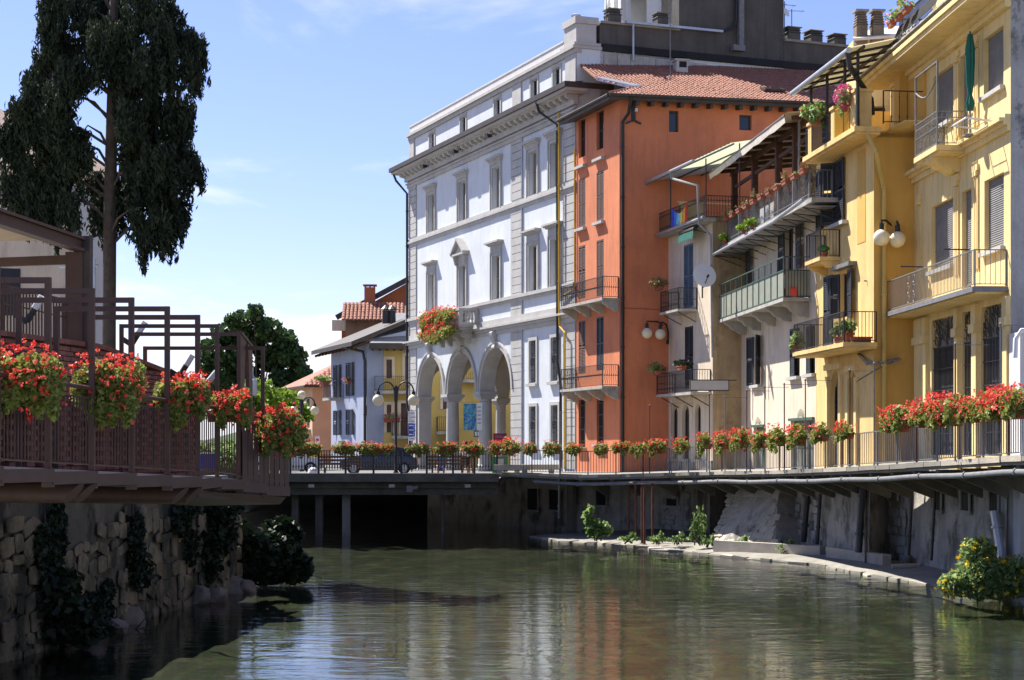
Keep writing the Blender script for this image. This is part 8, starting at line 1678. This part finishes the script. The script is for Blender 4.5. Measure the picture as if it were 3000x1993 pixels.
# maroon notice board, green poster stand, banner with abstract painting
dd = 92; X, Y = XY(1465,dd); t_ = thing('notice_board','maroon notice board with pale lines of text beside the arcade column','sign',(X,Y,STREET)); zz0 = CZ-(1318-HY)/F*dd-STREET; zz1 = CZ-(1270-HY)/F*dd-STREET; w_ = 0.36
MB().box(-w_,w_,-0.04,0.04,zz0-0.3,zz1).build('board', M['sign_maroon'], t_); b = MB()
for k,(ww_,zf) in enumerate(((0.4,0.86),(0.5,0.79),(0.5,0.75),(0.3,0.6),(0.26,0.5),(0.45,0.3))): b.box(-w_*0.8,-w_*0.8+ww_,-0.046,-0.042,zz0+(zz1-zz0)*zf-0.015,zz0+(zz1-zz0)*zf+0.01)
b.box(-w_*0.75,-w_*0.4,-0.046,-0.042,zz0+0.05,zz0+0.3); b.build('lettering', M['sign_ink'], t_)
for sx in (-1,1): MB().cyl((sx*w_*0.9,0,0),(sx*w_*0.9,0,zz0-0.2),0.03,n=8).build('leg', M['grey_iron'], t_)
dd = 80; X, Y = XY(1465,dd); t_ = thing('poster_stand','low green poster stand with a grey panel behind the flower boxes','poster stand',(X,Y,STREET)); MB().box(-0.36,0.36,-0.04,0.04,0.05,0.95).build('board', M['board_green'], t_); MB().box(-0.12,0.18,-0.05,-0.042,0.1,0.85).build('grey_panel', M['stone_trim'], t_); MB().box(-0.4,0.4,-0.15,0.15,0,0.05).build('foot', M['black_iron'], t_)
dd = 97; t_ = thing('art_banner','banner with a blue and green abstract painting hung between the arcade columns','banner',W(1377,1261,dd)); bw_ = 38/F*dd; bh_ = 78/F*dd
am = bpy.data.materials.new('abstract_print'); am.use_nodes = True; tt = am.node_tree; bs = tt.nodes['Principled BSDF']; tcc = N(tt,'ShaderNodeTexCoord'); nz_ = N(tt,'ShaderNodeTexNoise'); nz_.inputs['Scale'].default_value = 2.6; nz_.inputs['Distortion'].default_value = 2.5; nz_.inputs['Detail'].default_value = 3; tt.links.new(tcc.outputs['Object'], nz_.inputs['Vector']); rr = N(tt,'ShaderNodeValToRGB'); el = rr.color_ramp.elements; el[0].position = 0.3; el[0].color = (0.02,0.03,0.2,1); el[1].position = 0.72; el[1].color = (0.5,0.75,0.85,1)
for ps, cc in ((0.4,(0.03,0.12,0.5,1)),(0.48,(0.05,0.3,0.25,1)),(0.54,(0.08,0.35,0.7,1)),(0.62,(0.25,0.4,0.15,1))): e_ = el.new(ps); e_.color = cc
tt.links.new(nz_.outputs['Fac'], rr.inputs[0]); tt.links.new(rr.outputs[0], bs.inputs['Base Color']); MATS['abstract'] = am
b = MB(); vv = []
for i in range(9): xx = -bw_/2+bw_*i/8; yy = 0.03*math.sin(i*1.1); vv += [(xx,yy,0),(xx,yy*0.5,bh_)]
b.add(vv,[(2*i,2*i+2,2*i+3,2*i+1) for i in range(8)]); b.build('cloth', M['abstract'], t_, True); MB().box(bw_/2+0.02,bw_/2+0.32,-0.01,0.01,0.0,bh_+0.05).build('text_strip', M['sign_white'], t_); b = MB()
for k in range(5): b.box(bw_/2+0.06,bw_/2+0.26,-0.016,-0.012,bh_*(0.85-0.15*k),bh_*(0.85-0.15*k)+0.06)
b.build('lettering', M['sign_grey_ink'], t_); MB().cyl((-bw_/2-0.5,0.02,bh_+0.05),(bw_/2+0.6,0.02,bh_+0.12),0.012,n=5).build('hanging_wire', M['grey_iron'], t_)
nb_ = thing('house_number_board','small dark board with pale marks below the banner','sign',W(1398,1281,98)); MB().box(-0.2,0.2,-0.02,0.02,0,0.4).build('board', M['grey_iron'], nb_); b = MB(); b.box(-0.12,-0.02,-0.026,-0.021,0.08,0.3); b.box(0.03,0.12,-0.026,-0.021,0.08,0.3); b.build('marks', M['sign_white'], nb_)
np_ = thing('parking_sign','small white street sign with a blue and red emblem on a post','sign',(*XY(930,92),STREET)); zz_ = CZ-(1300-HY)/F*92-STREET; MB().cyl((0,0,0),(0,0,zz_+0.3),0.03,n=6).build('pole', M['grey_iron'], np_); MB().box(-0.12,0.12,-0.03,-0.01,zz_-0.15,zz_+0.4).build('plate', M['sign_white'], np_); b = MB(); b.cyl((0,-0.031,zz_+0.2),(0,-0.036,zz_+0.2),0.09,n=16); o = b.build('red_ring', M['cloth_red'], np_); MB().cyl((0,-0.037,zz_+0.2),(0,-0.04,zz_+0.2),0.06,n=16).build('blue_disc', M['sign_blue'], np_)
# stone benches on the walkway in front of the pale blue house
for k,(px,d,l_) in enumerate(((1500,75.4,1.6),(1565,76.5,2.2))):
    t_ = thing('stone_bench', ('pale stone block seat at the corner of the bridge','pale stone bench below the flower box of the pale blue house')[k], 'bench', (*XY(px,d),2.80)); MB().box(-l_/2,l_/2,-0.25,0.25,0.18,0.42).build('seat', M['concrete_pale'], t_)
    for sx in (-1,1): MB().box(sx*l_*0.35-0.12,sx*l_*0.35+0.12,-0.2,0.2,0,0.178).build('leg', M['concrete_pale'], t_)
# ------------------------------------------------------------------ people
def skinned(name, verts, edges, radii, m, parent, sub=2):
    me = bpy.data.meshes.new(name); me.from_pydata(verts, edges, []); me.materials.append(M[m]); o = link(name, me, parent)
    s_ = o.modifiers.new('skin','SKIN'); o.modifiers.new('sub','SUBSURF').render_levels = sub; s_.use_smooth_shade = True
    for k, r in enumerate(radii): me.skin_vertices[0].data[k].radius = (r, r)
    me.skin_vertices[0].data[0].use_root = True; return o
def person(label, x, y, rz, h, shirt, trousers, seated=False, z0=STREET):
    t_ = thing('person', label, 'person', (x,y,z0), rz); s = h/1.7
    if not seated:
        V = [(0,0,0.95),(0,0,1.12),(0,0,1.32),(0,0,1.45),(0,0,1.52),(0,-0.01,1.62),(0.10,0,0.9),(0.11,-0.04,0.5),(0.11,0.03,0.08),(0.11,-0.13,0.04),(-0.10,0,0.9),(-0.12,0.06,0.5),(-0.12,0.14,0.1),(-0.12,-0.02,0.04),(0.19,0,1.40),(0.25,0.02,1.14),(0.24,-0.08,0.9),(0.24,-0.11,0.8),(-0.19,0,1.40),(-0.26,0.05,1.14),(-0.25,-0.02,0.9),(-0.25,-0.04,0.8)]
    else:
        V = [(0,0,0.5),(0,0.03,0.68),(0,0.04,0.88),(0,0.03,1.0),(0,0.02,1.07),(0,0.0,1.17),(0.10,0,0.47),(0.13,-0.42,0.48),(0.13,-0.42,0.08),(0.13,-0.56,0.04),(-0.10,0,0.47),(-0.13,-0.42,0.48),(-0.13,-0.40,0.08),(-0.13,-0.54,0.04),(0.19,0.03,0.95),(0.25,-0.02,0.7),(0.2,-0.2,0.56),(0.16,-0.28,0.53),(-0.19,0.03,0.95),(-0.25,-0.02,0.7),(-0.2,-0.2,0.56),(-0.16,-0.28,0.53)]
    E = [(0,1),(1,2),(2,3),(3,4),(4,5),(0,6),(6,7),(7,8),(8,9),(0,10),(10,11),(11,12),(12,13),(3,14),(14,15),(15,16),(16,17),(3,18),(18,19),(19,20),(20,21)]
    Rr_ = [0.13,0.12,0.14,0.09,0.055,0.10,0.085,0.06,0.045,0.035,0.085,0.06,0.045,0.035,0.055,0.042,0.033,0.035,0.055,0.042,0.033,0.035]
    V = [tuple(c*s for c in v) for v in V]; Rr_ = [r*s for r in Rr_]; skinned('body', V, E, Rr_, 'skin', t_)
    up_i = [0,1,2,3,14,15,18,19]; mp_ = {k:i for i,k in enumerate(up_i)}; skinned('shirt', [V[k] for k in up_i], [(mp_[a],mp_[b_]) for a,b_ in E if a in mp_ and b_ in mp_], [Rr_[k]*1.16+0.012 for k in up_i], shirt, t_)
    lo_i = [0,6,7,10,11]; mp_ = {k:i for i,k in enumerate(lo_i)}; skinned('trousers', [V[k] for k in lo_i], [(mp_[a],mp_[b_]) for a,b_ in E if a in mp_ and b_ in mp_], [Rr_[k]*1.15+0.012 for k in lo_i], trousers, t_)
    c = V[5]; b = MB(); b.sphere((c[0],c[1]+0.02*s,c[2]+0.03*s),0.112*s,8); b.build('hair', M['hair'], t_, True)
person('person in a white top and dark shorts standing behind the railing', XY(1364,78.6)[0], 78.6, 0.3, 1.62, 'cloth_white', 'cloth_dark')
person('person in tan clothes standing beside the one in white', XY(1379,78.9)[0], 78.9, -0.4, 1.66, 'cloth_tan', 'cloth_tan')
person('person in blue sitting on the bench before the arcade', XY(1293,78.05)[0], 78.05, 0.0, 1.65, 'cloth_blue', 'cloth_blue', True)

# ------------------------------------------------------------------ geranium boxes
VAR = [geranium_meshes(k, RNG.uniform(.30,.46), RNG.uniform(.2,.28), RNG.uniform(.18,.31), int(RNG.uniform(650,1250)), int(RNG.uniform(24,64)), 0.060, 0.034, RNG.uniform(.1,.8), 6) for k in range(11)]
VARB = [geranium_meshes(20+k, 0.50, 0.24, 0.21, 1500, 90, 0.055, 0.030, 0.12, 6) for k in range(3)]
def flower_box(label, P_, rz, k, s=1.0, group='geranium boxes on the walkway railing', sx=1.0):
    t_ = thing('flower_box', label, 'flower box', P_, rz, group); lm, fm = VAR[(k*7) % 11] if not (group.endswith('walkway railing') and k >= 18) else VARB[k % 3]; j = 1 if k % 2 else -1
    link('planter', PLANTER, t_, (0.0,0,-0.12*s), 0, (s*1.05,s,s)); o = link('foliage', lm, t_, (0,-0.03,0.14*s), 0, (s*sx*j,s,s*random.uniform(.9,1.15))); o = link('blossoms', fm, t_, (0,-0.03,0.15*s), 0, (s*sx*j,s,s*random.uniform(.9,1.1)))
    return t_
WPX = [1455,1500,1557,1621,1684,1764,1826,1878,1932,2004,2074,2122,2180,2239,2288,2349,2415,2488,2644,2732,2796,2872,2936,2987]
arc = [(k*0.05, CX+F*walk_at(k*0.05)[0].x/walk_at(k*0.05)[0].y) for k in range(int(WL*20)-100)]
for k, px in enumerate(WPX):
    s_ = min(arc, key=lambda a: abs(a[1]-px-3))[0]; p, d = walk_at(s_); nn = Vector((-d.y,d.x,0)); nn = nn if nn.x < 0 else -nn
    sc = 1.0 if k < 8 else (1.12 if k < 18 else 1.4)
    flower_box(ORD[k]+' red geranium box along the walkway railing, counting from the bridge corner', p+nn*0.12+Vector((0,0,1.02+random.uniform(-.04,.05)+(0.1 if k >= 18 else 0))), math.atan2(d.y,d.x)+(math.pi if d.x < 0 else 0), k, sc*random.uniform(.85,1.15))
BPX = [855,909,1012,1078,1118,1226,1309,1387]
for k, px in enumerate(BPX): flower_box(ORD[k]+' red geranium box on the bridge railing, counting from the footway', Vector((*XY(px,75.85),2.83+0.98)), 0, k+2, random.uniform(.95,1.1), 'geranium boxes on the bridge railing', 1.15)
BIG = [(72,1118),(318,1136),(534,1166),(676,1196),(822,1262)]
for k,(px,py) in enumerate(BIG):
    if px < 600: x, d = lp(px); d -= 0.15; P_ = Vector(((px-CX)/F*d,d,CZ-(py-HY)/F*d))
    else: d = 26.8 if px < 700 else 28.2; P_ = W(px,py,d)
    t_ = thing('flower_box', ('huge red geranium box below the black and white tube lamp','huge red geranium box in front of the third portal post','huge red geranium box in front of the brick wall end','smaller red geranium box behind the two bushiest ones','huge red geranium box overhanging the river end of the footway')[k], 'flower box', P_, 0.25 if px < 700 else -0.1, 'huge geranium boxes on the footway railing')
    s_ = (0.45,0.47,0.40,0.31,0.43)[k]; lm, fm = geranium_meshes(k, s_*0.84, 0.36, s_*0.84, 8000, 125, 0.043, 0.026, 0.15, 9)
    link('planter', PLANTER, t_, (0,0.05,-0.22), 0, (1.2,1.0,1.0)); link('foliage', lm, t_); link('blossoms', fm, t_)
for k,(px,py,o_,lab,n_) in enumerate(((1935,842,0.95,'dry yellowish plant in a terracotta box on the upper cream house balcony',0),(1930,1090,0.95,'green and red plants spilling over the lower cream house balcony',1),(2000,1075,0.95,'blue-green succulent box on the lower cream house balcony',2))):
    potted(lab,'flower box',FC1.P(FC1.u(px,o_),-o_-0.05,FC1.z(px,py,o_)-0.15),s=1.1,pot='box',n=300,size=0.08,fl=16 if k == 1 else None,rx=0.42 if k < 2 else 0.5,rz=0.26 if k < 2 else 0.15,leafm=('leaf_dry','leaf_fresh','leaf_bank')[k],rzrot=FC1.rz)
potted('small terracotta pot on the far corner of the cream house terrace rail','potted plant',FC1.P(-0.25,-0.5,zT1+1.05),s=1.0,n=30,size=0.04,rx=0.1,rz=0.08)
potted('bright green plant hanging below the cream house terrace corner','potted plant',FC1.P(-0.2,-0.6,zT1+0.1),s=0.6,n=140,size=0.1,rx=0.25,rz=0.28,leafm='leaf_bright')
for k in range(3): potted(('yellow-green plant on the ledge of the grey canopy, closest to the downpipe','yellow-green plant in the middle of the grey canopy ledge','small yellow-green plant farther along the grey canopy ledge')[k],'potted plant',FC2.P(FC2.u((2120,2175,2200)[k],1.1),-1.05,ztr+0.02),s=0.7,n=150,size=0.09,rx=0.3,rz=0.18,leafm='leaf_bright',group='plants on the canopy ledge')
